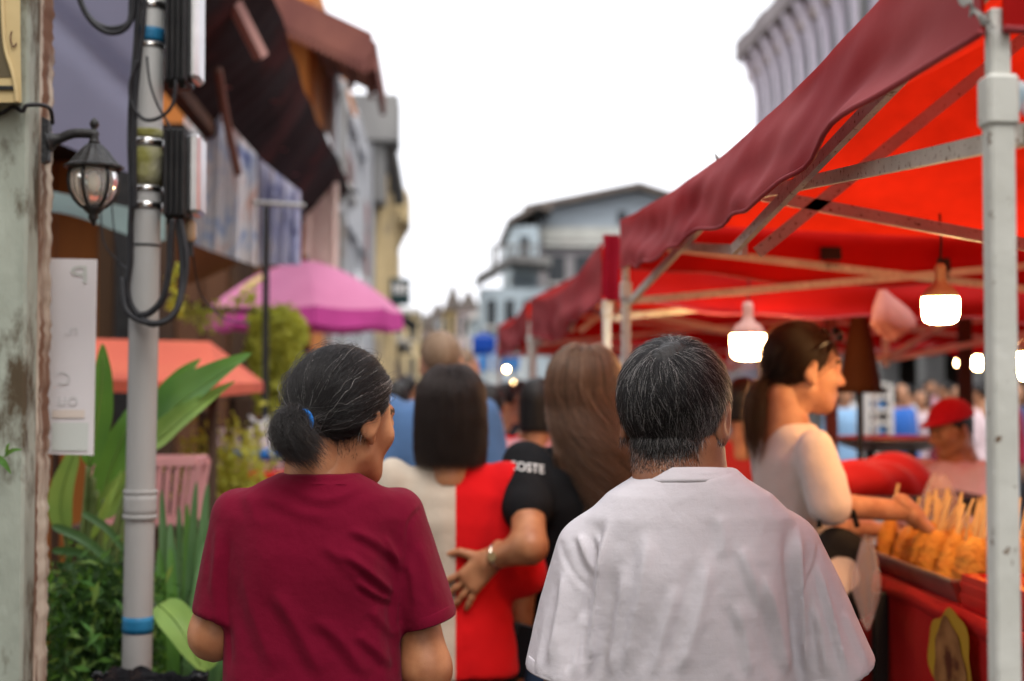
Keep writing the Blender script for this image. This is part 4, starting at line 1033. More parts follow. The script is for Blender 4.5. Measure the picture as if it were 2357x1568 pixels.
# watch on her wrist and the sleeve lettering
g = G(); cw = Vector((-.236, -.231, 1.104)); ax = Vector((-.9, .4, -.3)).normalized(); u = ax.orthogonal().normalized(); w_ = ax.cross(u)
g.tube([cw + (u * math.cos(t) + w_ * math.sin(t)) * .033 for t in np.linspace(0, 6.283, 24, endpoint=False)], .004, 6, closed=True)
wt = thing('bracelet_watch', 'metal bracelet watch on the black-shirted woman\'s wrist', 'watch', lw.location)
M['chrome'] = mat('steel', (.7, .62, .5), .2, metal=1)
wt.rotation_euler = lw.rotation_euler; wt.scale = lw.scale
g.build('bracelet', M['chrome'], wt, True, world=False)
fc = cw + Vector((-.010, -.034, .004)); G().tube([fc, fc + Vector((-.002, -.006, 0))], .012, 14).build('dial', M['chrome'], wt, world=False)
def text_on(root, s, size, place, m, name='lettering', ext=.0):
    """flat lettering, each vertex laid on a surface by place(x, y)"""
    cu = bpy.data.curves.new('t', 'FONT'); cu.body = s; cu.size = size; cu.align_x = 'CENTER'; cu.align_y = 'CENTER'; cu.resolution_u = 3
    o = bpy.data.objects.new('t', cu); COL.objects.link(o); dg = bpy.context.evaluated_depsgraph_get(); me = bpy.data.meshes.new_from_object(o.evaluated_get(dg))
    bpy.data.objects.remove(o); v = [place(p.co.x, p.co.y) for p in me.vertices]; f = [tuple(p.vertices) for p in me.polygons]; bpy.data.meshes.remove(me)
    return mk(name, v, f, m, root, world=False)
from mathutils.bvhtree import BVHTree
def decal(root, part, txt, hpx, cx_, cy_, m, Y, tilt=0.0, sx=1.0):
    """lettering laid on the surface of a part"""
    o_ = next(c for c in root.children if c.name.split('.')[0] == part); Mw = pmat(o_)
    bv = BVHTree.FromPolygons([Mw @ p.co for p in o_.data.vertices], [tuple(p.vertices) for p in o_.data.polygons])
    cu = bpy.data.curves.new('t', 'FONT'); cu.body = txt; cu.size = hpx * 1.38; cu.align_x = 'CENTER'; cu.align_y = 'CENTER'; cu.resolution_u = 3
    o = bpy.data.objects.new('t', cu); COL.objects.link(o); dg = bpy.context.evaluated_depsgraph_get(); me = bpy.data.meshes.new_from_object(o.evaluated_get(dg)); bpy.data.objects.remove(o)
    v = []; c0 = Vector(CAM)
    for p in me.vertices:
        t = V(cx_ + p.co.x * sx, cy_ - p.co.y + tilt * p.co.x, Y); d = (t - c0).normalized(); h = bv.ray_cast(c0, d)
        v.append(h[0] - d * .002 + h[1] * .001 if h[0] is not None else t)
    f = [tuple(p.vertices) for p in me.polygons]; bpy.data.meshes.remove(me)
    return mk('lettering', v, f, m, root)
decal(lw, 'shirt', 'COSTE', 21, 1212, 1077, M['white_print'], 3.9, .12, .92)
# the girl at the stall, seen from the side
GX = V(1832, 1000, 3.85).x
st = hair_pulled((0, -.108, -.045), [(0, -.108, -.045), (0, -.125, -.07), (0, -.13, -.12), (.0, -.125, -.2)], 41, 7000, (.020, .010, .006), .3, lift=.008, tailr=.026, ntail=2200)
def tee_print(v, f):
    c = v[f].mean(1); n = vnoise(c * np.array((1, 1, 1)), 55, 6)
    return [M['white_tee'], M['black_tee']], ((c[:, 1] > .06) & (np.abs(c[:, 0]) < .1) & (c[:, 2] < 1.19) & (c[:, 2] > .98) & (n > .12)).astype(int)
girl, GMh = person('girl in a white T-shirt with sunglasses on her head at the food stall', (GX, 3.85, 0), R(-82), 1.735, M['white_tee'], dict(hem=.84, sleeve=.98, sr=.056, girth=.80, flare=.02), M['black_pants'], skinm='skin_fair', hair='pulled', hairm='cap_brown', T=(0, -.108, -.045), strands=(*st, .00045), arms=(((-.165, -.02, 1.335), (-.2, .04, 1.10), (-.13, .24, 1.10)), ((.165, -.02, 1.335), (.205, .0, 1.195), (.185, .225, 1.175))), girth=.70, ar=(.032, .034, .026), hx=(0, .035, 0), hp=R(-5), hy=R(3), res=.012, hres=.0055, post=tee_print, hands={1: dict(e1=unit(np.array((-.1, .75, -.65))), e2=unit(np.array((-.9, .1, .2))), e3=unit(np.array((.1, .65, .75))), curl=.8, spread=.08, s=1.0)}, neck=.044)
M['dark_lens'] = mat('dark sunglass lens', (.01, .008, .006), .1, coat=.5)
sg = thing('sunglasses', 'dark sunglasses pushed up on the hair of the girl', 'sunglasses', girl.location, girl.rotation_euler.z); sg.scale = girl.scale
for s in (-1, 1):
    c0 = Vector((s * .034, .072, .098)); v, f = net(lambda P: ell(P, (0, 0, 0), (.027, .007, .02)), (-.04, -.02, -.03), (.04, .02, .03), .004)
    mk('lens', [GMh @ (c0 + Vector((p[0], p[1] - abs(p[2]) * .0 - p[2] * .5, p[2]))) for p in v], f, M['dark_lens'], sg, True, world=False)
    G().tube([GMh @ Vector(q) for q in spline([(s * .06, .066, .098), (s * .083, .03, .075), (s * .086, -.02, .045)], 5)], .0035, 6).build('temple', M['dark_lens'], sg, True, world=False)
G().tube([GMh @ Vector(q) for q in ((-.01, .079, .1), (.01, .079, .1))], .003, 6).build('bridge', M['dark_lens'], sg, world=False)
G().tube([GMh @ Vector(q) for q in spline([(.056, .0, -.150), (.04, .045, -.178), (0, .062, -.20), (-.04, .045, -.178)], 6)], .0022, 6).build('necklace', M['black_pants'], girl, True, world=False)
# her tote bag and the bag hanging from her hand
M['tote'] = mat('black and white patched canvas', (.012, .012, .012), .8, c2=(.68, .60, .55), scale=5.5, detail=1, lo=.51, hi=.53)
tote = thing('tote_bag', 'black and white tote bag at the side of the girl', 'bag', V(1930, 1320, 3.62))
tote.location.z = 0
q = V(1928, 1330, 3.62)
tv, tf = net(lambda P: np.maximum(ell(P, (0, 0, 0), (.105, .05, .125)), np.abs(P[..., 0]) - .09) + .006 * np.sin(P[..., 2] * 40 + P[..., 0] * 30), (-.14, -.08, -.2), (.14, .08, .2), .01)
mk('bag_body', tv + np.array((q.x, q.y, q.z)), tf, M['tote'], tote, True)
for s in (-1, 1): G().tube(spline([q + Vector((.05 * s, -.01, .13)), q + Vector((.035 * s, .01, .19)), q + Vector((.0, .012, .225))], 8), .007, 6).build('strap', M['black_pants'], tote, True)
q = V(1995, 1238, 3.55); bag('long clear plastic bag hanging from the girl\'s hand', (q.x, q.y, q.z), .032, .028, .225, 9, M['clear_film'], tip=True)
# vendor
M['rose_shirt'] = fabric('rose checked shirt', (.55, .30, .34), (.62, .46, .46)); M['teal'] = fabric('teal apron cloth', (.03, .12, .15)); M['red_hat'] = fabric('red cotton hat', (.50, .008, .02))
q = V(2185, 1000, 5.5)
vend, VM = person('stall vendor in a red hat and teal apron behind the food', (q.x, 5.5, 0), R(118), 1.50, M['rose_shirt'], dict(hem=.8, sleeve=1.0, sr=.085, girth=1.15), M['black_pants'], skinm='skin_tan', hair='pulled', T=(0, -.1, -.03), arms=(((-.17, -.02, 1.335), (-.22, .08, 1.08), (-.1, .26, 1.05)), ((.17, -.02, 1.335), (.22, .05, 1.08), (.12, .26, 1.1))), hp=R(-14), hy=R(-12), hres=.007, group='people at the food stall')
hv, hf = net(lambda P: smin(np.maximum(ell(P, SKULL_C + (0, 0, .01), SKULL_R + .016), .045 - P[..., 2]), np.maximum(ell(P, (0, .075, .05), (.062, .070, .010)), .02 - P[..., 1] * 0 - P[..., 2] * .0 - 1), .02), (-.13, -.14, .0), (.13, .2, .17), .007)
ho = mkd('hat', mesh_data('hat', hv, hf, M['red_hat'], True), vend); ho.matrix_local = VM
av, af = net(lambda P: np.maximum(np.abs(loft(P, (.6, .9, 1.12, 1.22, 1.28), (.20, .205, .190, .19, .19), (.15, .160, .152, .145, .14), cy=-.008)) - .008, np.maximum(np.maximum(.05 - P[..., 1], P[..., 2] - 1.24), np.maximum(np.abs(P[..., 0]) - np.interp(P[..., 2], (1.0, 1.05, 1.24), (.19, .12, .10)), .62 - P[..., 2]))), (-.25, 0, .58), (.25, .22, 1.28), .012)
mkd('apron', mesh_data('apron', av, af, M['teal'], True), vend)
# others around
CL = {k: fabric(k + ' cloth', c) for k, c in dict(navy=(.03, .06, .14), blue=(.07, .14, .28), sky=(.25, .42, .62), pink=(.55, .25, .27), rosewhite=(.62, .48, .50), offwhite=(.62, .60, .58), wine=(.22, .01, .03), charcoal=(.04, .04, .045), lilac=(.42, .38, .52), cobalt=(.03, .12, .42), redpat=(.42, .03, .03), tan=(.35, .25, .16), green=(.06, .14, .07)).items()}
def redpat(v, f):
    c = v[f].mean(1); n = vnoise(c, 38, 2)
    mi = np.where(n > .35, 1, 0); s = np.abs(c[:, 0] * .8 + (c[:, 2] - 1.15) * .75) < .03
    mi[s & (c[:, 1] < 0)] = 2
    return [CL['redpat'], CL['offwhite'], M['black_tee']], mi
q = V(1712, 900, 5.6); person('dark-haired person in a red patterned shirt with a black strap', (q.x, 5.6, 0), R(-10), 1.60, CL['redpat'], dict(sleeve=.9, sr=.085), M['black_pants'], hair='bob', zcut=-.06, post=redpat, skinm='skin_tan', res=.015, hres=.012)
q = V(1000, 900, 5.7); person('tall brown-haired man in a blue shirt beyond the bobbed woman', (q.x, 5.7, 0), R(6), 1.79, CL['blue'], dict(sleeve=.95, sr=.085, girth=1.18), CL['tan'], skinm='skin_fair', hair='short', hairm='cap_tan', res=.016, hres=.012, hx=(.02, 0, 0))
q = V(1068, 900, 8.4); person('tall man in lilac beside the man in the blue shirt', (q.x, 8.4, 0), R(-60), 1.80, CL['lilac'], {}, CL['tan'], skinm='skin_fair', hair='short', hairm='cap_tan', res=.018, hres=.012)
q = V(1128, 900, 6.9); person('person in a plain red T-shirt left of the pink shirt', (q.x, 6.9, 0), 0, 1.58, M['red_tee'], dict(girth=1.05), M['black_pants'], skinm='skin_tan', res=.018, hres=.012)
q = V(1232, 900, 5.8); person('dark bobbed person in a pink shirt', (q.x, 5.8, 0), R(-12), 1.60, CL['pink'], dict(sleeve=.9, sr=.085, girth=1.1), M['denim'], hair='bob', zcut=-.11, skinm='skin_tan', res=.016, hres=.012, hx=(.015, 0, 0))
for i, (x, Y, H, c, hr, lb) in enumerate(((915, 8.2, 1.60, 'sky', 'bob', 'dark-haired person in light blue left of the bobbed woman'), (940, 10.5, 1.66, 'charcoal', 'short', 'dark-haired man in charcoal far up the street'), (1100, 10.2, 1.62, 'lilac', 'bob', 'person in lilac before the blue tents'), (1170, 8.8, 1.60, 'charcoal', 'short', 'dark-clothed person by the far tent pole'), (985, 13, 1.68, 'rosewhite', 'bob', 'person in pale rose at the end of the lane'), (1200, 10.0, 1.62, 'navy', 'short', 'navy-shirted person beside the far tents'), (1285, 7.6, 1.6, 'tan', 'short', 'person in tan under the second tent'), (1040, 15, 1.7, 'green', 'short', 'person in green near the end of the lane'))):
    q = V(x, 900, Y); person(lb, (q.x, Y, 0), R(random.uniform(-25, 25)), H, CL[c], dict(sleeve=.9, sr=.08), M['black_pants'], hair=hr, zcut=-.1, res=.022, hres=.016, det=False)
# the far crowd seen beneath the tents
far = [(1945, 15, 1.6, 'sky', 'person in light blue behind the girl'), (1985, 19, 1.62, 'offwhite', 'person in off-white by the white shelf'), (2040, 17, 1.58, 'charcoal', 'dark-clothed person beside the white shelf'), (2072, 14, 1.62, 'cobalt', 'person in a cobalt blue shirt under the far tent'), (2092, 18, 1.6, 'offwhite', 'person in white behind the cobalt shirt'), (2122, 15, 1.55, 'rosewhite', 'person in pale rose above the vendor\'s hat'), (2140, 21, 1.7, 'pink', 'distant person in pink above the vendor'), (2162, 13, 1.28, 'wine', 'child in wine red behind the vendor'), (2172, 18, 1.65, 'lilac', 'person in lilac by the orange-lit pole'), (2205, 16, 1.6, 'pink', 'person in pink between the two posts'), (2252, 13, 1.62, 'rosewhite', 'person in pale rose right of the dark post'), (2275, 17, 1.7, 'offwhite', 'person in off-white near the right edge'), (2298, 13.5, 1.6, 'wine', 'person in wine red beside the white pole'), (2340, 15, 1.62, 'navy', 'person in navy at the far right edge'), (2010, 23, 1.66, 'navy', 'distant person in navy behind the shelf')]
for i, (x, Y, H, c, lb) in enumerate(far):
    q = V(x, 900, Y); person(lb, (q.x, Y, 0), R(random.uniform(-180, 180)), H, CL[c], dict(sleeve=.8 if i % 3 else 1.8, sr=.08), CL['charcoal'] if i % 2 else M['denim'], hair='bob' if i % 2 else 'short', zcut=-.1, res=.024, hres=.018, det=False, group='crowd beyond the stalls')
# ---------------------------------------------------------------- left edge: pillar, lantern, pole, cables
M['pillar'] = mat('weathered green-white plaster', (.36, .39, .33), .9, c2=(.20, .22, .18), scale=5, bump=.5, bscale=30, c3=(.075, .055, .033), scale3=6, lo3=.49, hi3=.58, stretch=(1, 1, .45))
M['jamb'] = mat('peeling whitewashed wood', (.46, .41, .33), .9, c2=(.15, .08, .05), scale=9, bump=.9, bscale=26, stretch=(1, 1.6, .16), lo=.45, hi=.55, c3=(.13, .075, .05), scale3=5, lo3=.56, hi3=.62)
M['iron'] = mat('black painted cast iron', (.013, .013, .014), .45, c2=(.024, .023, .022), scale=20, bump=.2, spec=.3); M['cream'] = mat('cream plastic casing', (.55, .43, .22), .5, c2=(.47, .36, .18), scale=7, bump=.1)
M['cable'] = mat('black rubber cable', (.012, .012, .014), .5, c2=(.02, .02, .022), scale=30, spec=.25); M['steel_band'] = mat('steel strapping', (.75, .73, .70), .22, metal=1, c2=(.6, .58, .55), scale=15)
M['galv'] = mat('grey galvanised pipe', (.36, .355, .34), .5, c2=(.28, .275, .26), scale=5, stretch=(1, 1, .3), c3=(.20, .12, .06), scale3=4, lo3=.60, hi3=.72, bump=.15)
M['moss'] = mat('mossy tape wrap', (.20, .19, .05), .85, c2=(.34, .32, .22), scale=16, bump=.5); M['blue_tape'] = mat('blue tape', (.01, .11, .22), .5, c2=(.02, .15, .28), scale=20); M['silver'] = mat('bare aluminium', (.72, .72, .72), .32, metal=.85, c2=(.6, .6, .6), scale=12)
pil = thing('shophouse_pillar', 'weathered pale plaster pillar with a peeling wooden edge', 'pillar', (-1.2, 3.1, 0))
G().bbox((-2.2, 3.0, 0), (-.857, 3.088, 4.2), .006).build('plaster_face', M['pillar'], pil)
def jam(u, v):
    z = 4.2 * v; rgh = .0012 * math.sin(z * 61) + .0012 * math.sin(z * 137 + 1) + .0014 * math.sin(z * 263 + 4 * math.sin(z * 9))
    prof = [(-.89, 3.0885), (-.8605, 3.0885), (-.858, 3.10), (-.862, 3.118), (-.868, 3.125), (-.866, 3.15), (-.862, 3.19), (-.866, 3.222), (-.89, 3.228), (-2.0, 3.228)]
    a = u * (len(prof) - 1); i = min(int(a), len(prof) - 2); t = a - i
    x = prof[i][0] * (1 - t) + prof[i + 1][0] * t; y = prof[i][1] * (1 - t) + prof[i + 1][1] * t
    return (x + rgh * (2 < a < 8) + .0012 * math.sin(z * 22 + a * 3) * (2 < a < 8), y + rgh * (a > 6), z)
G().grid(jam, 36, 320).build('wooden_jamb', M['jamb'], pil, True)
# cream casing at the edge of the frame
cc = thing('cream_casing', 'cream moulded casing on the pillar at the left edge', 'casing', V(20, 240, 2.97))
prof = [(-80, -60), (47, -60), (47, 150), (50, 236), (-80, 236)]
outer = [V(x, y, 2.94) for x, y in [(-80, -80), (46, -80), (47, 60), (48, 150), (50, 236), (-80, 236)]]; back = [V(x, y, 2.998) for x, y in [(-80, -80), (46, -80), (47, 60), (48, 150), (50, 236), (-80, 236)]]
n = 6; mk('casing_shell', outer + back, [tuple(range(n))] + [tuple(range(n, 2 * n))[::-1]] + [(k, k + n, (k + 1) % n + n, (k + 1) % n) for k in range(n)], M['cream'], cc)
rim_ = spline([V(6, -80, 2.936), V(6, 20, 2.936), V(12, 110, 2.936), V(28, 165, 2.936), V(36, 205, 2.936), V(38, 236, 2.936)], 6); G().tube(rim_, .004, 8).build('casing_bead', M['cream'], cc, True)
dk = [V(x, y, 2.9385) for x, y in [(-80, -80), (2, -80), (2, 30), (9, 115), (22, 165), (28, 178), (-80, 178)]]; mk('casing_recess_shade', dk, [tuple(range(7))], mat('cream with painted recess shade', (.10, .08, .045), .6), cc)  # flat dark sheet, the shade of the recess is only its colour
G().bbox(V(-80, 196, 2.935), V(34, 208, 2.939), .001).build('casing_slot', M['black_plastic'], cc)
G().tube(spline([V(27, 72, 2.937), V(24, 88, 2.936), V(30, 108, 2.936), V(38, 100, 2.937)], 6), .0016, 6).build('casing_scroll', M['jamb'], cc, True)
tag(G().tube(spline([V(-60, 268, 2.985), V(0, 262, 2.985), V(30, 246, 2.985), V(52, 256, 2.985), V(62, 243, 2.985), V(95, 242, 3.0), V(116, 252, 3.06), V(121, 285, 3.09)], 8), .0045, 8).build('cable', M['cable'], None, True), 'thin black cable feeding the wall lantern', 'cable')
# lantern
lan = thing('wall_lantern', 'black cast wall lantern with ribbed glass on the pillar', 'lantern', V(120, 325, 3.12))
s = .000953; c = V(217, 325, 3.12); z = lambda y: c.z + (325 - y) * s
pl = V(120, 325, 3.12); px = -.858
G().add([(px, pl.y - .018 + .036 * (k % 2), pl.z + zz) for zz in (.05, .035, -.035, -.05) for k in range(2)] + [(px + .014, pl.y - .014 + .028 * (k % 2), pl.z + zz) for zz in (.044, .033, -.033, -.044) for k in range(2)], [(0, 1, 3, 2), (2, 3, 5, 4), (4, 5, 7, 6), (8, 10, 11, 9), (10, 12, 13, 11), (12, 14, 15, 13), (0, 8, 9, 1), (6, 7, 15, 14), (0, 2, 10, 8), (2, 4, 12, 10), (4, 6, 14, 12), (1, 9, 11, 3), (3, 11, 13, 5), (5, 13, 15, 7)]).build('wall_plate', M['iron'], lan)
G().tube(spline([(px + .012, pl.y, pl.z), (px + .035, pl.y, pl.z + .006), (px + .065, pl.y, pl.z + .017), (c.x, c.y, pl.z + .017)], 8), [.026, .023, .02, .018, .016, .0145, .013, .012, .0115] + [.011] * 16, 10).build('arm', M['iron'], lan, True)
G().lathe([(.002, z(272)), (.008, z(278)), (.011, z(286)), (.008, z(293)), (.005, z(297)), (.008, z(302)), (.011, z(308)), (.009, z(316)), (.012, z(326)), (.013, z(331))], (c.x, c.y, 0), 14).build('finial', M['iron'], lan, True)
G().lathe([(.010, z(330)), (.018, z(334)), (.030, z(347)), (.040, z(362)), (.052, z(376)), (.062, z(383)), (.062, z(387)), (.048, z(388)), (.02, z(388))], (c.x, c.y, 0), 28, flute=.035).build('roof', M['iron'], lan)
M['lamp_glass'] = glass('clear lantern glass', (.95, .93, .86), .06, .8)
gp = [(.047, z(389)), (.051, z(402)), (.0515, z(420)), (.048, z(440)), (.040, z(458)), (.028, z(472)), (.015, z(480))]
G().lathe(gp, (c.x, c.y, 0), 24).build('glass_globe', M['lamp_glass'], lan, True)
for k in range(6):
    a = k * math.pi / 3 + .3; G().tube([(c.x + (r + .0015) * math.cos(a), c.y + (r + .0015) * math.sin(a), q) for r, q in gp], .0042, 6).build('rib', M['iron'], lan, True)
G().lathe([(.020, z(474)), (.026, z(477)), (.018, z(486)), (.010, z(494)), (.012, z(500)), (.006, z(508)), (.002, z(520))], (c.x, c.y, 0), 14).build('bottom_finial', M['iron'], lan, True)
G().lathe([(.006, z(392)), (.014, z(405)), (.016, z(425)), (.010, z(440)), (.003, z(446))], (c.x, c.y, 0), 12).build('bulb', mat('unlit frosted bulb', (.8, .74, .6), .3), lan, True)
# sign board
sg_ = thing('sign_board', 'white sign board with faint lettering hanging behind the pillar', 'sign', V(160, 1048, 3.32))
q = [V(60, 594, 3.32), V(222, 597, 3.32), V(214, 1048, 3.32), V(60, 1044, 3.32)]; q2 = [p + Vector((0, .008, 0)) for p in q]
mk('board', q + q2, [(0, 3, 2, 1), (4, 5, 6, 7), (0, 1, 5, 4), (1, 2, 6, 5), (2, 3, 7, 6), (3, 0, 4, 7)], mat('white plastic board', (.66, .63, .63), .5, c2=(.60, .57, .57), scale=3), sg_)
M['faint_green'] = mat('faint green print', (.50, .52, .48), .6); M['faint_orange'] = mat('faint orange print', (.62, .54, .47), .6); M['faint_grey'] = mat('faint grey print', (.54, .53, .52), .6); M['grid_green'] = mat('pale green print block', (.52, .55, .51), .6)
def on_board(x, y): return V(x, y, 3.3175)
def text_w(root, s_, hpx, cx_, cy_, m, mirror=False, Y=3.3175, name='lettering', sx=1.0):
    cu = bpy.data.curves.new('t', 'FONT'); cu.body = s_; cu.size = hpx * 1.38; cu.align_x = 'CENTER'; cu.align_y = 'CENTER'; cu.resolution_u = 3
    o = bpy.data.objects.new('t', cu); COL.objects.link(o); dg = bpy.context.evaluated_depsgraph_get(); me = bpy.data.meshes.new_from_object(o.evaluated_get(dg)); bpy.data.objects.remove(o)
    v = [V(cx_ + (-p.co.x if mirror else p.co.x) * sx, cy_ - p.co.y, Y) for p in me.vertices]; f = [tuple(p.vertices) for p in me.polygons]; bpy.data.meshes.remove(me)
    return mk(name, v, f, m, root)
text_w(sg_, 'P', 42, 184, 634, M['faint_green'], True, sx=1.5); text_w(sg_, 'n.', 26, 164, 760, M['faint_grey'], True, sx=1.3); text_w(sg_, 'C', 32, 148, 873, M['faint_grey'], True); text_w(sg_, 'ou', 34, 156, 920, M['faint_grey'], True); 
mk('print_line', [on_board(*p) for p in ((120, 944), (195, 944), (195, 962), (120, 962))], [(0, 3, 2, 1)], M['faint_orange'], sg_); mk('print_block', [on_board(*p) for p in ((120, 973), (204, 973), (202, 1038), (120, 1037))], [(0, 3, 2, 1)], M['grid_green'], sg_)
# utility pole
def pc(y, Y=3.5): return V(345 - (y - 50) * .0201, y, Y)
up = thing('utility_pole', 'grey pipe pole strapped with steel bands and cables', 'pole', pc(2400))
up.location.z = 0
b0 = pc(2600); t0 = pc(-400); b0.z = 0
G().tube([pc(2500), pc(1195), pc(560), pc(-400)], .0355, 20).build('pipe', M['galv'], up, True)
def band(y0, y1, r, m, name='steel_band', n=3):
    G().tube([pc(y0 + (y1 - y0) * k / n) for k in range(n + 1)], r, 20).build(name, M[m], up, True)
band(8, 22, .0385, 'steel_band'); band(104, 112, .0378, 'steel_band'); band(322, 338, .0385, 'steel_band'); band(432, 442, .0385, 'steel_band'); band(468, 482, .0385, 'steel_band')
band(342, 428, .0370, 'moss', 'tape_wrap'); band(300, 320, .0366, 'moss', 'tape_wrap'); band(68, 100, .0366, 'blue_tape', 'blue_tape'); band(1418, 1456, .0366, 'blue_tape', 'blue_tape')
band(563, 568, .0368, 'cable', 'cable_tie'); band(1132, 1190, .0395, 'galv', 'coupling'); band(1128, 1136, .041, 'galv', 'coupling_lip'); band(1184, 1194, .041, 'galv', 'coupling_lip')
def ampbox(label, y0, y1, x0, xm, x1):
    root = thing('equipment_box', label, 'box', V((x0 + x1) / 2, y1, 3.5)); a = V(x0, y1, 3.44); b = V(xm, y0, 3.44); d = V(x1, y0, 3.44)
    G().bbox((a.x, 3.45, a.z), (b.x - .001, 3.56, b.z), .006).build('finned_case', M['black_plastic'], root)
    for k in range(4):
        x = a.x + (b.x - a.x) * (.14 + .24 * k); G().bbox((x - .004, 3.435, a.z + .006), (x + .004, 3.4495, b.z - .006), .002).build('fin', M['black_plastic'], root)
    G().bbox((b.x, 3.455, a.z + .012), (d.x, 3.555, b.z - .012), .009).build('aluminium_cover', M['silver'], root)
    for k in range(2):
        q = V(x0 + 18 + 26 * k, y1, 3.48); G().tube([q + Vector((0, 0, .004)), q + Vector((0, 0, -.018))], .008, 8).build('cable_gland', M['black_plastic'], root)
ampbox('upper black finned box with an aluminium side on the pole', -60, 188, 376, 431, 456); ampbox('lower black finned box with an aluminium side on the pole', 292, 500, 373, 429, 459)
def cable(label, pts, r, Y=3.45):
    return tag(G().tube(spline([V(p[0], p[1], p[2] if len(p) > 2 else Y) for p in pts], 8), r, 8).build('cable', M['cable'], None, True), label, 'cable', 'cables on the utility pole')
cable('thick black cable forming the coil at the top left', [(178, -30), (192, 20), (222, 55), (262, 66), (296, 52), (302, 10), (300, -40)], .007)
cable('second turn of the black cable coil at the top', [(172, -30), (200, 36), (240, 72), (280, 72), (304, 40), (308, -30)], .0065, 3.44)
cable('thick black cable running down the left of the pole', [(322, -40), (318, 30), (312, 120), (303, 220), (300, 330), (304, 440), (301, 520), (300, 600), (293, 660), (300, 700), (318, 726)], .0078)
cable('black cable lying close beside the left side of the pole', [(336, -40), (330, 60), (322, 130), (312, 240), (310, 380), (312, 480)], .0058, 3.43)
cable('slack black cable loop between the two boxes', [(318, 140), (300, 190), (304, 240), (330, 274), (365, 272), (395, 245), (404, 200), (402, 186)], .0045, 3.42)
cable('thin black cable crossing the front of the pole', [(338, 130), (345, 190), (362, 240), (385, 280), (392, 296)], .003, 3.42)
cable('thick cable looping up from below into the lower box', [(318, 726), (345, 720), (375, 686), (390, 620), (392, 560), (398, 505)], .0082, 3.44)
cable('outer thick cable looping under the lower box', [(318, 726, 3.45), (352, 746, 3.42), (400, 724, 3.42), (422, 660, 3.44), (428, 590, 3.45), (414, 505, 3.46)], .0082)
cable('second cable of the large lower loop', [(282, 640, 3.45), (290, 712, 3.43), (330, 742, 3.41), (385, 738, 3.41), (412, 690, 3.43), (418, 600, 3.45), (408, 505, 3.46)], .0062)
cable('thin wire sagging left of the pole', [(232, 490, 3.6), (240, 560, 3.6), (275, 605, 3.6), (300, 620, 3.55)], .002); cable('thin wire hanging under the grey tarp', [(262, 420, 3.6), (258, 480, 3.6), (270, 580, 3.6), (290, 660, 3.6), (305, 700, 3.6)], .0018)
cable('thin wire hanging right of the lower box', [(440, 540, 3.6), (452, 640, 3.7), (470, 690, 3.8), (520, 735, 4.2), (575, 745, 4.5)], .002)
jb = thing('junction_canister', 'small pale canister hanging below the lower box', 'canister', V(437, 560, 3.52))
G().tube([V(438, 505, 3.52), V(438, 515, 3.52), V(437, 550, 3.52), V(437, 558, 3.52)], [.006, .014, .015, .008], 12).build('canister_body', M['lamp_body'], jb, True); G().tube([V(437, 556, 3.52), V(437, 590, 3.52)], .009, 10).build('canister_cap', M['black_plastic'], jb)
# ---------------------------------------------------------------- plants
M['leaf'] = translucent('broad green leaf', (.085, .20, .040), (.24, .46, .05), .32, .36, c2=(.055, .14, .035), scale=9, bump=.1); M['leaf_light'] = translucent('pale green leaf', (.24, .36, .09), (.36, .50, .07), .32, .4, c2=(.15, .27, .07), scale=8, bump=.1)
M['leaf_blue'] = translucent('blue-green strap leaf', (.10, .19, .085), (.18, .32, .07), .25, .36, c2=(.06, .14, .05), scale=10, bump=.1); M['stalk'] = mat('green stalk', (.13, .18, .055), .6, c2=(.18, .22, .08), scale=9)
M['fern'] = translucent('dark fern leaf', (.045, .095, .030), (.08, .18, .03), .28, .5, c2=(.025, .05, .018), scale=9, bump=.1); M['vine'] = translucent('yellow-green vine leaf', (.44, .42, .07), (.62, .60, .07), .45, .55, c2=(.24, .27, .045), scale=4, bump=.1)
def leaf(parent, pts, w, m='leaf', fold=.25, roll=(0, -1, .2), name='leaf', shape=1.0, wavy=.03, nu=16):
    """broad leaf along a curve of points; w half width"""
    P = spline(pts, max(2, nu // (len(pts) - 1))); n = len(P); rl = Vector(roll).normalized(); v = []; f = []
    for i, p in enumerate(P):
        t = i / (n - 1); d = (P[min(i + 1, n - 1)] - P[max(i - 1, 0)]).normalized(); sd_ = d.cross(rl).normalized(); up_ = sd_.cross(d)
        ww = w * max(.02, math.sin(math.pi * min(1, t ** .62 * .97 + .02)) ** shape)
        for k in (-1, -.55, 0, .55, 1):
            v.append(p + sd_ * (k * ww * (1 + wavy * math.sin(t * 19 + k))) + up_ * (abs(k) * ww * fold + wavy * ww * math.sin(t * 14 + k * 2)))
    for i in range(n - 1):
        for k in range(4): f.append((i * 5 + k, i * 5 + k + 1, i * 5 + k + 6, i * 5 + k + 5))
    if w > .03: G().tube([p + Vector((0, -.002, .001)) for p in P[:-2]], [.0028 * (1 - .7 * i / n) for i in range(n - 2)], 5).build('midrib', M['leaf_light'], parent, True)
    return mk(name, v, f, M[m], parent, True)
def px(w, Y): return w * Y / FPX
gl = thing('broad_leaf_plant', 'broad-leaved green plant growing around the pole', 'plant', V(280, 1500, 3.9)); gl.location.z = 0
leaf(gl, [V(205, 1075, 3.75), V(226, 960, 3.75), V(236, 870, 3.75), V(236, 792, 3.76)], px(30, 3.75), 'leaf', shape=.8, roll=(.3, -1, 0))
leaf(gl, [V(318, 1030, 4.0), V(400, 940, 3.95), V(480, 880, 3.9), V(578, 814, 3.85)], px(62, 3.9), 'leaf', fold=.35, shape=.9, roll=(0, -.8, .7))
leaf(gl, [V(345, 1010, 4.02), V(385, 930, 4.0), V(420, 870, 4.0), V(462, 826, 4.0)], px(38, 3.9), 'leaf', roll=(0, -.8, .7))
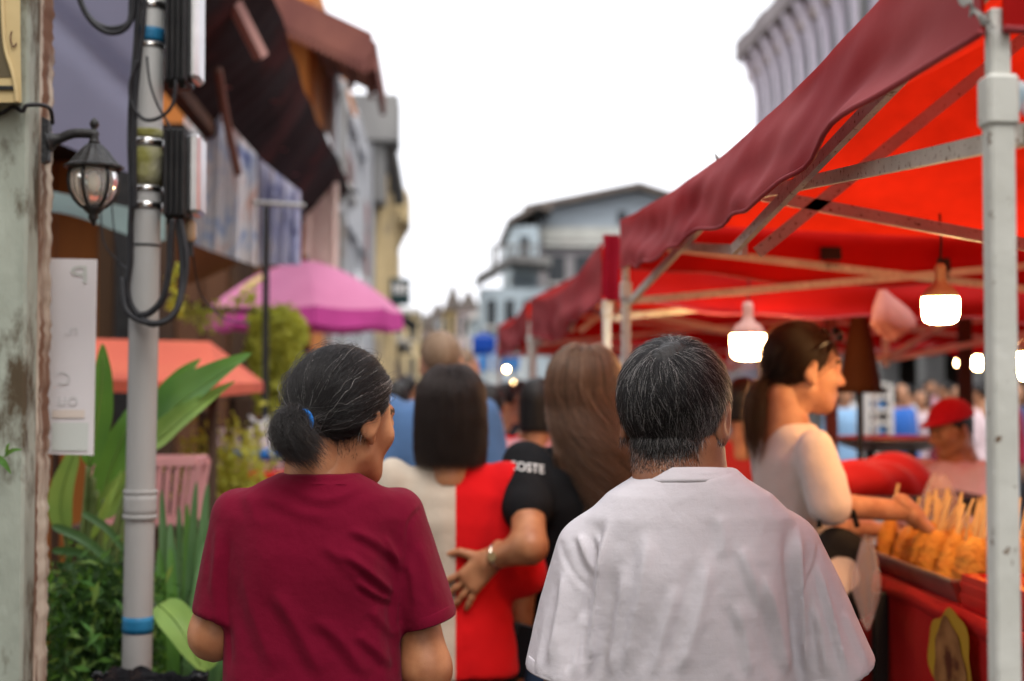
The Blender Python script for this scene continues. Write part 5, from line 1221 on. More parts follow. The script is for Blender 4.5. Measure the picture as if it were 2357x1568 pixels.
leaf(gl, [V(325, 1040, 3.9), V(380, 1000, 3.88), V(450, 940, 3.86), V(540, 878, 3.9)], px(34, 3.9), 'leaf_light', fold=.45, roll=(0, -.7, .5))
leaf(gl, [V(215, 1210, 3.95), V(262, 1060, 3.95), V(300, 970, 3.95), V(330, 900, 4.0)], px(36, 3.9), 'leaf'); leaf(gl, [V(232, 1190, 3.9), V(285, 1120, 3.9), V(330, 1090, 3.9)], px(30, 3.9), 'leaf_light'); leaf(gl, [V(150, 1230, 3.8), V(140, 1150, 3.8), V(165, 1060, 3.8), V(185, 1000, 3.8)], px(28, 3.8), 'leaf_light'); leaf(gl, [V(210, 1240, 3.8), V(250, 1150, 3.8), V(282, 1080, 3.85)], px(14, 3.8), 'leaf_light', roll=(1, -.6, 0)); leaf(gl, [V(290, 1260, 3.9), V(250, 1250, 3.9), V(205, 1310, 3.85)], px(40, 3.8), 'leaf_light'); leaf(gl, [V(195, 1330, 4.1), V(240, 1280, 4.1), V(300, 1240, 4.1)], px(44, 3.9), 'leaf_light')
for k, (xa, xb, yb) in enumerate(((175, 205, 1075), (190, 222, 1130), (205, 318, 1030), (215, 240, 1150), (165, 150, 1220), (228, 325, 1060), (182, 232, 1180), (196, 215, 1100))):
    G().tube(spline([V(xa, 1420, 3.9), V((xa * 2 + xb) / 3, 1300, 3.86), V(xb, yb, 3.84)], 6), [.013] * 4 + [.010] * 5 + [.008] * 4, 7).build('stalk', M['stalk'], gl, True)
sp = thing('strap_leaf_plant', 'clump of long spiky leaves beside the maroon shirt', 'plant', V(420, 1650, 4.0)); sp.location.z = 0
for k, (xb, xt, yt, w_, Y, m) in enumerate(((385, 372, 1128, 13, 3.9, 'leaf_blue'), (400, 392, 1205, 16, 3.85, 'leaf_blue'), (430, 452, 1110, 13, 4.05, 'leaf_blue'), (450, 478, 1115, 15, 4.0, 'leaf_blue'), (465, 500, 1160, 15, 3.95, 'leaf_blue'), (480, 522, 1210, 16, 3.9, 'leaf_blue'), (440, 430, 1160, 14, 4.05, 'leaf'), (378, 366, 1262, 14, 3.8, 'leaf'), (400, 392, 1262, 15, 3.78, 'leaf'), (470, 545, 1290, 15, 4.0, 'leaf_blue'), (420, 412, 1165, 12, 4.1, 'leaf_blue'), (490, 540, 1370, 14, 3.85, 'leaf_blue'), (400, 350, 1300, 13, 3.95, 'leaf'), (455, 470, 1250, 16, 3.86, 'leaf_blue'), (430, 462, 1300, 15, 3.8, 'leaf_blue'), (476, 510, 1300, 15, 3.84, 'leaf_blue'))):
    leaf(sp, [V(xb, 1640, Y), V(xb + (xt - xb) * .25, 1640 + (yt - 1640) * .4, Y - .03), V(xb + (xt - xb) * .6, 1640 + (yt - 1640) * .75, Y), V(xt, yt, Y + .04)], px(w_, Y), m, fold=.4, shape=.55, roll=(.15 * math.sin(k), -1, .1), wavy=.01)
leaf(sp, [V(366, 1392, 3.62), V(405, 1430, 3.58), V(440, 1490, 3.56), V(472, 1550, 3.56)], px(40, 3.6), 'leaf_light', fold=.3, shape=.8, roll=(.2, -.8, .6)); leaf(sp, [V(455, 1540, 3.7), V(490, 1500, 3.7), V(530, 1480, 3.72)], px(26, 3.7), 'leaf_light')
ar = thing('arching_grass_plant', 'arching grass-like leaves against the pillar', 'plant', V(240, 1500, 3.7)); ar.location.z = 0
for k, (pts, w_) in enumerate((([(120, 1210), (190, 1240), (250, 1290), (305, 1350)], 11), ([(120, 1268), (190, 1275), (250, 1330), (300, 1410)], 10), ([(190, 1180), (250, 1220), (300, 1290)], 9), ([(130, 1300), (200, 1320), (270, 1420)], 9), ([(300, 1340), (260, 1330), (210, 1400)], 9))):
    leaf(ar, [V(x, y, 3.72 + .02 * k) for x, y in pts], px(w_, 3.7), 'leaf_blue', fold=.5, shape=.5, wavy=.01)
def foliage(parent, pts, size, m, name='foliage', seed=1, droop=.3, lean=1.0):
    """one part: many small pointed leaves at the given points"""
    rg_ = np.random.default_rng(seed); P = np.asarray(pts); k = len(P); a = rg_.normal(size=(k, 3)); a[:, 2] -= droop; a = unit(a); b = unit(np.cross(a, rg_.normal(size=(k, 3)))); L = size * rg_.uniform(.6, 1.4, (k, 1)); W = L * .32 * lean
    v = np.stack((P, P + a * L * .5 + b * W, P + a * L + np.array((0, 0, -.15)) * L, P + a * L * .5 - b * W), 1).reshape(-1, 3); f = np.arange(k * 4).reshape(-1, 4)
    o = mk(name, [tuple(p) for p in v], f.tolist(), M[m], parent); o['kind'] = 'stuff'; return o
rg2 = np.random.default_rng(3)
fe = thing('fern_bush', 'dark feathery fern bush at the foot of the pole', 'bush', V(220, 1640, 3.8)); fe.location.z = 0
cen = [V(150 + 40 * (k % 5), 1330 + 28 * (k // 5) + 18 * math.sin(k * 2), 3.72 + .07 * math.sin(k * 1.7)) for k in range(50)]
pts = np.concatenate([np.array(c)[None] + rg2.normal(size=(150, 3)) * (.035, .05, .03) for c in cen]); foliage(fe, pts[::2], .030, 'fern', seed=5, lean=.5); foliage(fe, pts[1::9], .045, 'leaf', seed=6, lean=.45); foliage(fe, pts[4::23], .05, 'leaf_light', seed=7, lean=.5); 
for c in cen[::5]: G().tube(spline([(c[0], c[1], .0), (c[0] + .02, c[1] + .01, c[2] * .6), tuple(c)], 4), .004, 5).build('stem', M['stalk'], fe)
for xx in (330, 400, 470, 520):
    c = V(xx, 1590, 4.05); pts = np.array(c)[None] + rg2.normal(size=(700, 3)) * (.07, .05, .12)
    foliage(sp, pts, .045, 'fern', seed=int(xx), lean=.5)
sprig = thing('wall_sprig', 'small green sprig growing from the pillar', 'sprig', V(12, 1065, 2.99))
for (a, b, w_) in (((-8, 1052), (26, 1092), 8), ((10, 1050), (52, 1035), 5), ((14, 1048), (22, 1020), 4)): leaf(sprig, [V(*a, 2.985), V((a[0] + b[0]) / 2, (a[1] + b[1]) / 2 - 6, 2.96), V(*b, 2.96)], px(w_, 3), 'leaf', nu=8)
G().tube([V(-10, 1060, 2.998), V(14, 1050, 2.985), V(22, 1035, 2.97)], .0016, 5).build('stem', M['stalk'], sprig)
# black bin bag
bb = thing('bin_bag', 'black plastic bag lining a bin below the plants', 'bag', V(345, 1560, 3.32)); q = V(345, 1556, 3.34); bb.location = (q.x, q.y, 0)
def bagrim(u, v):
    a = u * 2 * math.pi; r = .128 + .008 * math.sin(a * 5) + .006 * math.sin(a * 13 + 2) - .02 * v; zz = q.z - .004 - (.12 + .75 * (v - .3) * (v > .3)) * v + .010 * math.sin(a * 3 + 1) * (1 - v) + .006 * math.sin(a * 11) * (1 - v)
    return (q.x + r * math.cos(a), q.y + r * .8 * math.sin(a), max(zz, .02))
M['bin_film'] = mat('glossy black bag film', (.012, .012, .014), .25, bump=.6, bscale=40); G().grid(bagrim, 60, 10).build('bag_skin', M['bin_film'], bb, True)
def baginner(u, v): a = u * 2 * math.pi; x, y, zz = bagrim(u, 0); return (q.x + (x - q.x) * (1 - .12 * v), q.y + (y - q.y) * (1 - .12 * v), zz - .15 * v)
G().grid(baginner, 60, 4).build('bag_lining', M['bin_film'], bb, True)
for a, s_ in ((.55, 1), (2.9, 1.2)):
    p = Vector((q.x + .126 * math.cos(a), q.y - .10 * math.sin(a), q.z)); G().tube(spline([p, p + Vector((.01, -.01, .012 * s_)), p + Vector((.024, -.012, .006)), p + Vector((.034, -.015, .016 * s_))], 5), [.004, .007, .008, .007, .006, .005, .007, .008, .007, .006, .005, .004, .004, .004, .003, .002], 7).build('bag_knot', M['bin_film'], bb, True)
# pink basket on a wooden stand
M['pink_plastic'] = mat('pink plastic', (.55, .26, .25), .5, c2=(.48, .22, .22)); M['dark_wood'] = mat('dark wood', (.03, .015, .009), .75, c2=(.055, .028, .013), scale=6, stretch=(1, 1, .2), bump=.3)
q = V(345, 1060, 4.7); zt, zb_ = q.z, V(345, 1200, 4.7).z
bk = thing('basket', 'pink slatted plastic basket behind the pole', 'basket', (q.x, q.y, zb_))
hw = px(116, 4.7)
for t_ in (0, .98):
    zz = zt - (zt - zb_) * t_; k = 1 - .18 * t_
    for a, b in (((-1, -1), (1, -1)), ((1, -1), (1, 1)), ((1, 1), (-1, 1)), ((-1, 1), (-1, -1))): G().bar((q.x + a[0] * hw * k, q.y + a[1] * .1 * k, zz), (q.x + b[0] * hw * k, q.y + b[1] * .1 * k, zz), .014, .026 if t_ == 0 else .016).build('rim', M['pink_plastic'], bk)
for k in range(12):
    x = -1 + 2 * k / 11; wd = .012 if k not in (0, 11) else .03
    for sy in (-1, 1): G().bar((q.x + x * hw, q.y + sy * .1, zt), (q.x + x * hw * .82, q.y + sy * .082, zb_), wd, .006, up=(0, 1, 0)).build('slat', M['pink_plastic'], bk)
std = thing('wooden_stand', 'dark wooden stand under the pink basket', 'stand', (q.x, q.y, 0))
G().bbox((q.x - .24, q.y - .13, zb_ - .04), (q.x + .24, q.y + .13, zb_ - .008), .004).build('stand_top', M['dark_wood'], std)
for sx in (-1, 1):
    for sy in (-1, 1): G().bbox((q.x + sx * .22 - .02, q.y + sy * .1 - .02, 0), (q.x + sx * .22 + .02, q.y + sy * .1 + .02, zb_ - .042), .003).build('leg', M['dark_wood'], std)
# ---------------------------------------------------------------- shop front on the left
M['tarp_grey'] = translucent('grey-violet tarpaulin', (.20, .20, .27), (.22, .22, .32), .4, .8, c2=(.15, .15, .20), scale=1.5, bump=.2)
def tarp(u, v):
    x = -120 + 470 * u; yb = 275 + .52 * (x + 0) * .8; y = -260 + (yb + 260) * v
    p = V(x, y, 4.7 - .2 * v); p.y += .03 * math.sin(u * 4 + v * 3) + .06 * math.exp(-((x - 150 - (y - 60) * 1.05) / 40) ** 2); return p
tp = G().grid(tarp, 30, 24).build('tarpaulin', M['tarp_grey'], None, True); tag(tp, 'grey-violet tarpaulin hanging behind the lantern', 'tarpaulin')
M['tarp_teal'] = translucent('faded teal tarpaulin', (.22, .30, .28), (.25, .36, .32), .35, .8, c2=(.13, .18, .17), scale=3)
tag(G().grid(lambda u, v: V(-100 + 480 * u, 395 + 100 * u + (55 + 10 * math.sin(u * 9)) * v, 5.2 - .25 * v), 20, 6).build('tarpaulin', M['tarp_teal'], None, True), 'faded teal tarpaulin edge below the grey one', 'tarpaulin')
M['plank_orange'] = mat('varnished orange wood', (.30, .10, .018), .6, c2=(.20, .06, .012), scale=3, stretch=(2, 2, .3), bump=.2); M['plank_brown'] = mat('brown stained wood', (.10, .042, .018), .7, c2=(.06, .025, .012), scale=3, stretch=(2, 2, .3), bump=.2); M['orange_wall'] = mat('orange plaster', (.52, .19, .045), .85, c2=(.45, .15, .035), scale=2); M['dark_shop'] = mat('dark shop wall', (.016, .010, .008), .9, c2=(.025, .015, .01))
shop = thing('timber_shop', 'open timber shop front with brown plank walls', 'shop', (-2.2, 7.6, 0))
xs0 = -3.6; k = 0
pm = mesh_data('plank', G().bbox((-.118, -.02, 0), (.118, .02, 3.0), .006).v, G().bbox((-.118, -.02, 0), (.118, .02, 3.0), .006).f, M['plank_brown']); pm2 = mesh_data('plank', G().bbox((-.118, -.02, 0), (.118, .02, 3.0), .006).v, G().bbox((-.118, -.02, 0), (.118, .02, 3.0), .006).f, M['plank_orange'])
while xs0 < -1.42:
    o = mkd('plank', pm2 if k % 5 in (1, 2, 3) else pm, shop); o.location = (xs0 + 2.2, .01 * (k % 3), 0); xs0 += .243; k += 1
G().box((-4.2, 7.0, 2.75), (-1.25, 9.4, 2.85)).build('ceiling', M['dark_shop'], shop); G().box((-4.2, 4.9, 0), (-4.1, 9.4, 3.2)).build('side_wall', M['dark_shop'], shop)
for x, y, m, zt_p in ((245, 7.2, 'dark_wood', 2.7), (285, 7.1, 'black_plastic', 2.7), (478, 6.6, 'dark_wood', 1.45), (545, 8.2, 'dark_wood', 1.5), (562, 7.4, 'dark_wood', 1.5)):
    q = V(x, 900, y); G().bbox((q.x - .04, y - .04, 0), (q.x + .04, y + .04, zt_p), .004).build('post', M[m], shop)
# salmon awning
M['salmon'] = translucent('salmon awning canvas', (.72, .17, .10), (.75, .2, .12), .25, .7, c2=(.66, .14, .09), scale=3, bump=.1)
aw = thing('salmon_awning', 'salmon hipped awning below the pole cables', 'awning', V(300, 880, 5.6))
A, B, F_, C_, D_ = V(60, 776, 6.3), V(482, 786, 6.3), V(512, 884, 5.35), V(606, 880, 6.55), V(60, 868, 5.35)
def quad(a, b, c, d, n=8):
    return G().grid(lambda u, v: tuple(a.lerp(b, u).lerp(d.lerp(c, u), v) + Vector((0, 0, -.012 * math.sin(math.pi * u) * math.sin(math.pi * v)))), n, n)
quad(A, B, F_, D_).build('front_slope', M['salmon'], aw, True); quad(B, B + Vector((.001, .01, 0)), C_, F_).build('side_slope', M['salmon'], aw, True)
quad(D_, F_, F_ - Vector((0, 0, .045)), D_ - Vector((0, 0, .045))).build('hem_strip', M['salmon'], aw, True); quad(F_, C_, C_ - Vector((0, 0, .045)), F_ - Vector((0, 0, .045))).build('hem_strip', M['salmon'], aw, True)
for x, y in ((490, 5.5), (130, 5.5)): q = V(x, 900, y); G().tube([(q.x, y, 0), (q.x, y, V(x, 890, y).z)], .018, 8).build('awning_post', M['dark_wood'], aw, True)
q1, q2 = V(300, 890, 6.0), V(598, 888, 6.6); G().bar(q1, q2, .05, .03).build('awning_beam', M['dark_wood'], aw)
# goods under the awning
def bottles(label, x, y, Y, n, seed):
    q = V(x, y, Y); pk = thing('bottle_pack', label, 'bottles', (q.x, q.y, q.z)); rg_ = random.Random(seed)
    for k in range(n):
        px_ = -.16 + .32 * (k % 6) / 5; py_ = .06 * (k // 6)
        G().lathe([(.022, 0), (.024, .02), (.024, .12), (.012, .15), (.010, .175)], (px_, py_, 0), 10).build('bottle', M['clear_film'], pk, True, world=False)
        G().lathe([(.0245, .05), (.0245, .10)], (px_, py_, 0), 10).build('label_band', M['blue_elastic'], pk, True, world=False); G().lathe([(.012, .172), (.012, .19)], (px_, py_, 0), 8).build('bottle_cap', M['white_tee'], pk, world=False)
    t_ = thing('goods_table', 'small red table carrying the water bottles', 'table', (q.x, q.y, 0)); G().bbox((-.26, -.1, q.z - .035), (.26, .2, q.z - .001), .004).build('table_top', M['red_box'], t_, world=False)
    for sx in (-1, 1):
        for sy in (-.06, .16): G().bbox((sx * .23 - .015, sy - .015, 0), (sx * .23 + .015, sy + .015, q.z - .036), .002).build('leg', M['dark_wood'], t_, world=False)
bottles('water bottles with blue labels on the red table', 590, 1085, 6.4, 12, 1)
M['white_cloth'] = fabric('white cloth', (.6, .6, .6)); cl = thing('cloth_bundle', 'white cloth bundle hanging behind the ponytail', 'cloth', V(605, 1050, 6.9)); q = V(605, 955, 6.9)
G().grid(lambda u, v: (q.x + (-.07 + .10 * u) + .10 * v + .012 * math.sin(u * 12), q.y + .02 * math.sin(u * 9 + v * 4), q.z - .20 * v - .03 * math.sin(u * 3.1)), 14, 10).build('cloth_sheet', M['white_cloth'], cl, True)
q = V(520, 1090, 6.0); pot = thing('potted_plant', 'small yellow-green potted plant beside the shop posts', 'plant', (q.x, 6.0, 0)); G().lathe([(.08, 0), (.11, .2), (.12, .22), (.10, .22)], (0, 0, q.z - .30), 16).build('pot', mat('terracotta', (.3, .12, .06), .9), pot, True, world=False); G().bbox((-.12, -.12, 0), (.12, .12, q.z - .302), .004).build('pot_stand', M['dark_wood'], pot, world=False)
foliage(pot, np.array(V(520, 1085, 6.0))[None] + rg2.normal(size=(900, 3)) * (.10, .08, .09), .035, 'vine', seed=77)
# hanging vines
vn = thing('hanging_vine', 'cascade of yellow-green vines hanging by the pink umbrella', 'vine', V(635, 700, 8.0))
pts = []
for k in range(46):
    x = 578 + 112 * rg2.random(); y0_ = 700 + 26 * rg2.random() + abs(x - 640) * .25; y1_ = 800 + 165 * rg2.random() ** .6; Y = 7.85 + .3 * rg2.random()
    L = [V(x + 5 * math.sin(t * 6 + k), y0_ + (y1_ - y0_) * t, Y) for t in np.linspace(0, 1, 34)]
    pts += [np.array(p) + rg2.normal(size=3) * .010 for p in L for _ in range(4)]
    if k % 3 == 0: G().tube(L[::4], .003, 4).build('stem', M['stalk'], vn)
foliage(vn, np.array(pts), .042, 'vine', seed=21, droop=.9)
rn = thing('hanging_vine', 'thin vine trailing along the beam left of the umbrella', 'vine', V(500, 720, 7.4)); pts = []
for k in range(200):
    x = 405 + 185 * rg2.random(); y = 700 + 22 * math.sin(x * .03) + rg2.normal() * 12 + (30 * rg2.random() if rg2.random() < .4 else 0)
    pts.append(np.array(V(x, y, 7.4 + rg2.normal() * .05)))
for k in range(50): pts.append(np.array(V(405 + rg2.normal() * 6, 600 + 120 * rg2.random(), 5.5)))
foliage(rn, np.array(pts), .038, 'vine', seed=22, droop=.6); G().tube(spline([V(400, 690, 7.4), V(500, 712, 7.4), V(590, 716, 7.4)], 6), .012, 6).build('stem', M['dark_wood'], rn)
# pink parasol
M['pink_cloth'] = translucent('pink parasol cloth', (.72, .27, .44), (.78, .30, .50), .35, .75, c2=(.64, .22, .38), scale=3, bump=.1); M['pink_pale'] = translucent('pale faded pink parasol panel', (.75, .42, .50), (.8, .4, .5), .35, .75); M['yellow_logo'] = mat('dull yellow print', (.52, .42, .12), .7, c2=(.45, .36, .10)); M['pink_val'] = translucent('deep pink valance', (.62, .08, .33), (.68, .10, .38), .25, .75)
um = thing('pink_parasol', 'pink market parasol with a yellow emblem and white lettering', 'parasol', V(705, 760, 11)); q = V(705, 600, 11); um.location = (q.x, 11, 0)
R_ = px(222, 11); zc = q.z; ze_ = V(705, 716, 11).z; zv = V(705, 756, 11).z; n = 8; rot0 = .18
rimp = [Vector((R_ * math.cos(rot0 + 2 * math.pi * k / n), R_ * math.sin(rot0 + 2 * math.pi * k / n), 0)) for k in range(n)]
def panel(k):
    a, b = rimp[k], rimp[(k + 1) % n]
    def f(u, v):
        e = a.lerp(b, u); r = v; p = e * r; zz = zc - (zc - ze_) * (r ** 1.7) - .018 * math.sin(math.pi * u) * r
        return (p.x, p.y, zz)
    return f
PB = min(range(n), key=lambda k: (rimp[k] + rimp[(k + 1) % n]).y)
for k in range(n):
    G().grid(panel(k), 8, 12).build('panel', M['pink_cloth'], um, True, world=False)
    def vf(u, v, k=k):
        x, y, zz = panel(k)(u, 1); return (x * (1 + .02 * v), y * (1 + .02 * v), zz - (ze_ - zv) * v * (1 + .06 * math.sin(u * 6.28)))
    G().grid(vf, 8, 3).build('valance', M['pink_val'], um, True, world=False)
    G().tube([Vector(panel(k)(0, t)) - Vector((0, 0, .012)) for t in np.linspace(.05, 1, 8)], .006, 5).build('rib', M['dark_steel'], um, world=False)
G().tube([(0, 0, .0), (0, 0, zc + .04)], .018, 8).build('parasol_pole', M['dark_wood'], um, world=False); G().lathe([(.25, 0), (.25, .06), (.03, .1)], (0, 0, 0), 16).build('base', M['dark_steel'], um, world=False)
def on_panel(k, u0, v0, su, sv, m, name, n_=20, lift=.006):
    f = panel(k); c_ = Vector(f(u0, v0)); vv = []
    for j in range(n_):
        a = 2 * math.pi * j / n_; p = Vector(f(u0 + su * math.cos(a), v0 + sv * math.sin(a))); vv.append(p + Vector((p.x * .008, p.y * .012 - lift, lift)))
    return mk(name, vv, [tuple(range(n_))], m, um, world=False)
best = min(range(n), key=lambda k: (rimp[k] + rimp[(k + 1) % n]).y)
on_panel((best - 1) % n, .55, .62, .26, .16, M['yellow_logo'], 'emblem')
def val_pt(k, u, v, out=.008):
    x, y, zz = panel(k)(u, 1); return Vector((x * (1 + .02 * v), y * (1 + .02 * v) - out, zz - (ze_ - zv) * v))
mk('emblem', [val_pt(best, .22 + .085 * math.cos(a), .5 + .42 * math.sin(a), .012) for a in np.linspace(0, 6.283, 16, endpoint=False)], [tuple(range(16))], M['yellow_logo'], um, world=False)
for k in range(7):     # lettering too small to read: a row of white strokes
    u_ = .40 + .055 * k; hh = .16 + .10 * ((k * 5) % 3) / 2
    mk('print_mark', [val_pt(best, u_ + dx, .52 + dv, .013) for dx, dv in ((0, -hh), (.018, -hh), (.018, -.08), (.040, -.10), (.040, hh), (.022, hh), (.022, .02), (0, .05))], [tuple(range(8))], M['white_print'], um, world=False)
# T-shaped post and washing
tpz = thing('clothes_post', 'thin black post with a crossbar in front of the parasol', 'post', V(612, 900, 7.0)); q = V(613, 474, 7.0); tpz.location = (q.x, 7.0, 0)
G().tube([(q.x, 7, 0), (q.x, 7, q.z)], .017, 8).build('upright', M['dark_steel'], tpz); G().tube([V(582, 466, 7.0), V(702, 474, 7.0)], .012, 8).build('crossbar', M['galv'], tpz)
def cloth_mat(name, cols, sc):
    m, nt, b = pbsdf(name); N = nt.nodes.new; L = nt.links.new; b.inputs['Roughness'].default_value = .9
    tc = N('ShaderNodeTexCoord'); mp = N('ShaderNodeMapping'); mp.inputs['Scale'].default_value = (1, .3, .45); L(tc.outputs['Object'], mp.inputs[0]); n_ = N('ShaderNodeTexNoise'); n_.inputs['Scale'].default_value = sc; n_.inputs['Detail'].default_value = 5; n_.inputs['Distortion'].default_value = 1.2; L(mp.outputs[0], n_.inputs['Vector'])
    r = N('ShaderNodeValToRGB'); e = r.color_ramp.elements; e[0].position = .3; e[1].position = .7; e[0].color = c4(cols[0]); e[1].color = c4(cols[-1])
    for k, c_ in enumerate(cols[1:-1]): x = e.new(.38 + .28 * k / max(1, len(cols) - 3)); x.color = c4(c_)
    L(n_.outputs[0], r.inputs[0]); L(r.outputs[0], b.inputs['Base Color'])
    t = N('ShaderNodeBsdfTranslucent'); L(r.outputs[0], t.inputs[0]); x = N('ShaderNodeMixShader'); x.inputs[0].default_value = .35; L(b.outputs[0], x.inputs[1]); L(t.outputs[0], x.inputs[2]); L(x.outputs[0], nt.nodes['Material Output'].inputs[0]); return m
M['batik'] = cloth_mat('white blue and rose printed cloth', [(.20, .24, .46), (.48, .58, .74), (.80, .78, .78), (.82, .80, .80), (.76, .48, .38), (.75, .73, .75)], 9); M['batik2'] = cloth_mat('blue striped cloth', [(.10, .10, .20), (.36, .38, .56), (.72, .70, .75), (.62, .46, .44)], 11)
def curtain(label, x0, x1, top, bot, Y, m, seed):
    f = lambda u, v: V(x0 + (x1 - x0) * u, top(x0 + (x1 - x0) * u) * (1 - v) + bot(x0 + (x1 - x0) * u) * v, Y + .05 * math.sin(u * 21 + seed + v) + .03 * math.sin(u * 47 + v * 3))
    return tag(G().grid(f, 44, 24).build('hanging_cloth', m, None, True), label, 'cloth', 'cloths hung along the shop front')
curtain('white and blue printed cloth hanging right of the boxes', 425, 592, lambda x: 175 + (x - 430) * 1.12, lambda x: 562 + .34 * (x - 440), 7.5, M['batik'], 1); curtain('narrow blue-grey cloth hanging behind the crossbar', 596, 692, lambda x: 365 + (x - 596) * .8, lambda x: 610, 7.9, M['batik2'], 4)
M['brown_awn'] = translucent('brown canvas', (.10, .035, .012), (.2, .07, .02), .25); tag(quad(V(405, 545, 6.4), V(552, 606, 7.2), V(476, 640, 7.1), V(405, 665, 6.6)).build('small_awning', M['brown_awn'], None, True), 'small brown canvas awning below the printed cloth', 'awning')
# big dark awning; pale discs paint the light through its holes
M['rust_sheet'] = mat('dark rusted sheet', (.010, .005, .005), .9, c2=(.020, .008, .007), scale=2.5, bump=.4, bscale=14, c3=(.05, .012, .010), scale3=1.2)
da = thing('dark_awning', 'dark rusted sheet awning stretching over the lane', 'awning', (-1.0, 9, 3.2))
def corr(u, v):
    Y = 5.0 + 7.5 * u; xo = -.80 + .02 * math.sin(u * 9); zo = 3.38 - .1 * u + .015 * math.sin(u * 50); xi = -1.24 + .04 * u; zi = 2.98 - .16 * u
    t = v; return (xo + (xi - xo) * t, Y, zo + (zi - zo) * t - .05 * math.sin(math.pi * t) + .004 * math.sin(u * 190) + .008 * math.sin(t * 9 + u * 6))
G().grid(corr, 120, 16).build('awning_sheet', M['rust_sheet'], da, True); G().grid(lambda u, v: tuple(Vector(corr(u, v)) + Vector((.006, 0, .022))), 60, 8).build('awning_top', M['rust_sheet'], da, True)
G().bar(V(505, -60, 6.2), V(602, 132, 6.4), .05, .05).build('strut', mat('dusty pink bar', (.36, .20, .17), .7), da); G().tube(spline([V(502, 160, 6.6), V(520, 270, 6.8), V(548, 400, 7.0)], 6), .022, 6).build('hanging_strip', mat('brown strip', (.16, .08, .06), .8), da, True)
G().bar((-1.22, 5.0, 2.96), (-1.18, 12.4, 2.80), .07, .07).build('awning_beam', M['plank_brown'], da); G().bar(V(760, 425, 12.3), V(822, 444, 12.3), .05, .03).build('end_rod', M['dark_steel'], da)
rg_ = random.Random(4)
for k, (u, v) in enumerate(((.28, .62), (.55, .45), (.66, .5), (.95, .3), (.40, .3))):
    p = Vector(corr(u, v)) - Vector((-.004, 0, .012)); G().lathe([(.022, -.001), (.026, .001)], p, 10).build('painted_hole_light', mat('pale pink hole light', (.35, .16, .14), .8) if k == 0 else bpy.data.materials['pale pink hole light'], da)  # pale disc painted as daylight showing through a hole
q = V(740, 310, 11.5); G().tube([q, q + Vector((.02, 0, -.09)), q + Vector((.03, 0, -.2))], [.05, .06, .04], 10).build('pale_can', M['silver'], da, True)
# ---------------------------------------------------------------- buildings on the left
M['conc'] = mat('streaked grey concrete', (.52, .52, .53), .9, c2=(.36, .365, .375), scale=1.2, stretch=(1, 1, .18), bump=.3, bscale=14, c3=(.13, .13, .13), scale3=1.4, lo3=.55, hi3=.7); M['roof_red'] = mat('red-brown roof boards', (.20, .075, .055), .8, c2=(.14, .05, .04), scale=3, bump=.3); M['soffit'] = mat('pinkish-brown soffit', (.34, .20, .16), .85, c2=(.27, .15, .12), scale=2); M['cream_wall'] = mat('cream plaster', (.60, .46, .25), .9, c2=(.50, .38, .20), scale=1.5, c3=(.3, .24, .16), scale3=1.6); M['dark_conc'] = mat('blackened concrete', (.16, .155, .15), .9, c2=(.24, .235, .22), scale=1.6, stretch=(1, 1, .3), bump=.3); M['pane'] = mat('dark window pane', (.04, .045, .05), .15); M['shutter'] = mat('red-brown shutter', (.22, .07, .05), .7, c2=(.16, .05, .04)); M['trim_white'] = mat('chalky white trim', (.55, .53, .50), .85, c2=(.45, .43, .4), scale=3)
oh = thing('orange_house', 'orange house with a red-brown overhanging gable roof', 'house', (-2.5, 15, 0))
G().box((-5.5, 13.0, 0), (-1.15, 20, 5.4)).build('wall', M['orange_wall'], oh)
for k in range(18): G().bbox((-5.4 + .235 * k, 12.86, 0), (-5.18 + .235 * k, 12.9, 3.5), .008).build('plank', M['plank_brown' if k % 3 else 'dark_wood'], oh)
a, b = V(330, -136, 12.4), V(856, 112, 12.4); th = Vector((0, 0, .14)); far_ = 2.0
v = []
for p in (a, b): v += [p, p + th, Vector((p.x, p.y + far_, p.z)) + th, Vector((p.x, p.y + far_, p.z))]
mk('roof', v, [(0, 1, 5, 4), (1, 2, 6, 5), (2, 3, 7, 6), (3, 0, 4, 7), (0, 3, 2, 1), (4, 5, 6, 7)], M['roof_red'], oh)
G().bar(a - Vector((0, .03, .06)), b - Vector((0, .03, .06)), .05, .22).build('fascia', M['roof_red'], oh); G().bar(b + Vector((.02, -.03, -.08)), b + Vector((.02, far_, -.08)), .05, .24).build('fascia', M['roof_red'], oh)
G().grid(lambda u, v: tuple(a.lerp(b, u) + Vector((0, .05 + (far_ - .1) * v, -.012))), 4, 4).build('soffit', M['soffit'], oh)
for k in range(6): G().bar(a.lerp(b, .45 + .1 * k) + Vector((0, .05, -.05)), a.lerp(b, .45 + .1 * k) + Vector((0, far_, -.05)), .06, .07).build('rafter', M['soffit'], oh)
for k in range(24):
    p = a.lerp(b, .4 + .6 * k / 24); G().add([p + Vector((-.05, -.06, -.17)), p + Vector((.05, -.06, -.15)), p + Vector((0, -.06, -.27))], [(0, 2, 1)]).build('fretwork', M['roof_red'], oh)
G().box((-1.9, 12.96, 3.6), (-1.5, 13.05, 4.4)).build('window', M['pane'], oh); G().bbox((-1.45, 12.90, 0), (-1.18, 13.0, 5.2), .01).build('corner_pilaster', M['orange_wall'], oh)
q0, q1 = V(690, 420, 11.6), V(716, 620, 11.6); G().bbox((q0.x, 11.6, 0), (q1.x, 11.75, q0.z + .6), .01).build('orange_post', M['orange_wall'], oh)
lt = thing('lattice_panel', 'pale lattice screen beside the orange post', 'screen', V(740, 640, 11.4)); q0, q1 = V(708, 425, 11.4), V(772, 625, 11.4); W_ = q1.x - q0.x; Hh = q0.z - q1.z
M['lat'] = mat('pale pink-cream paint', (.66, .52, .44), .8)
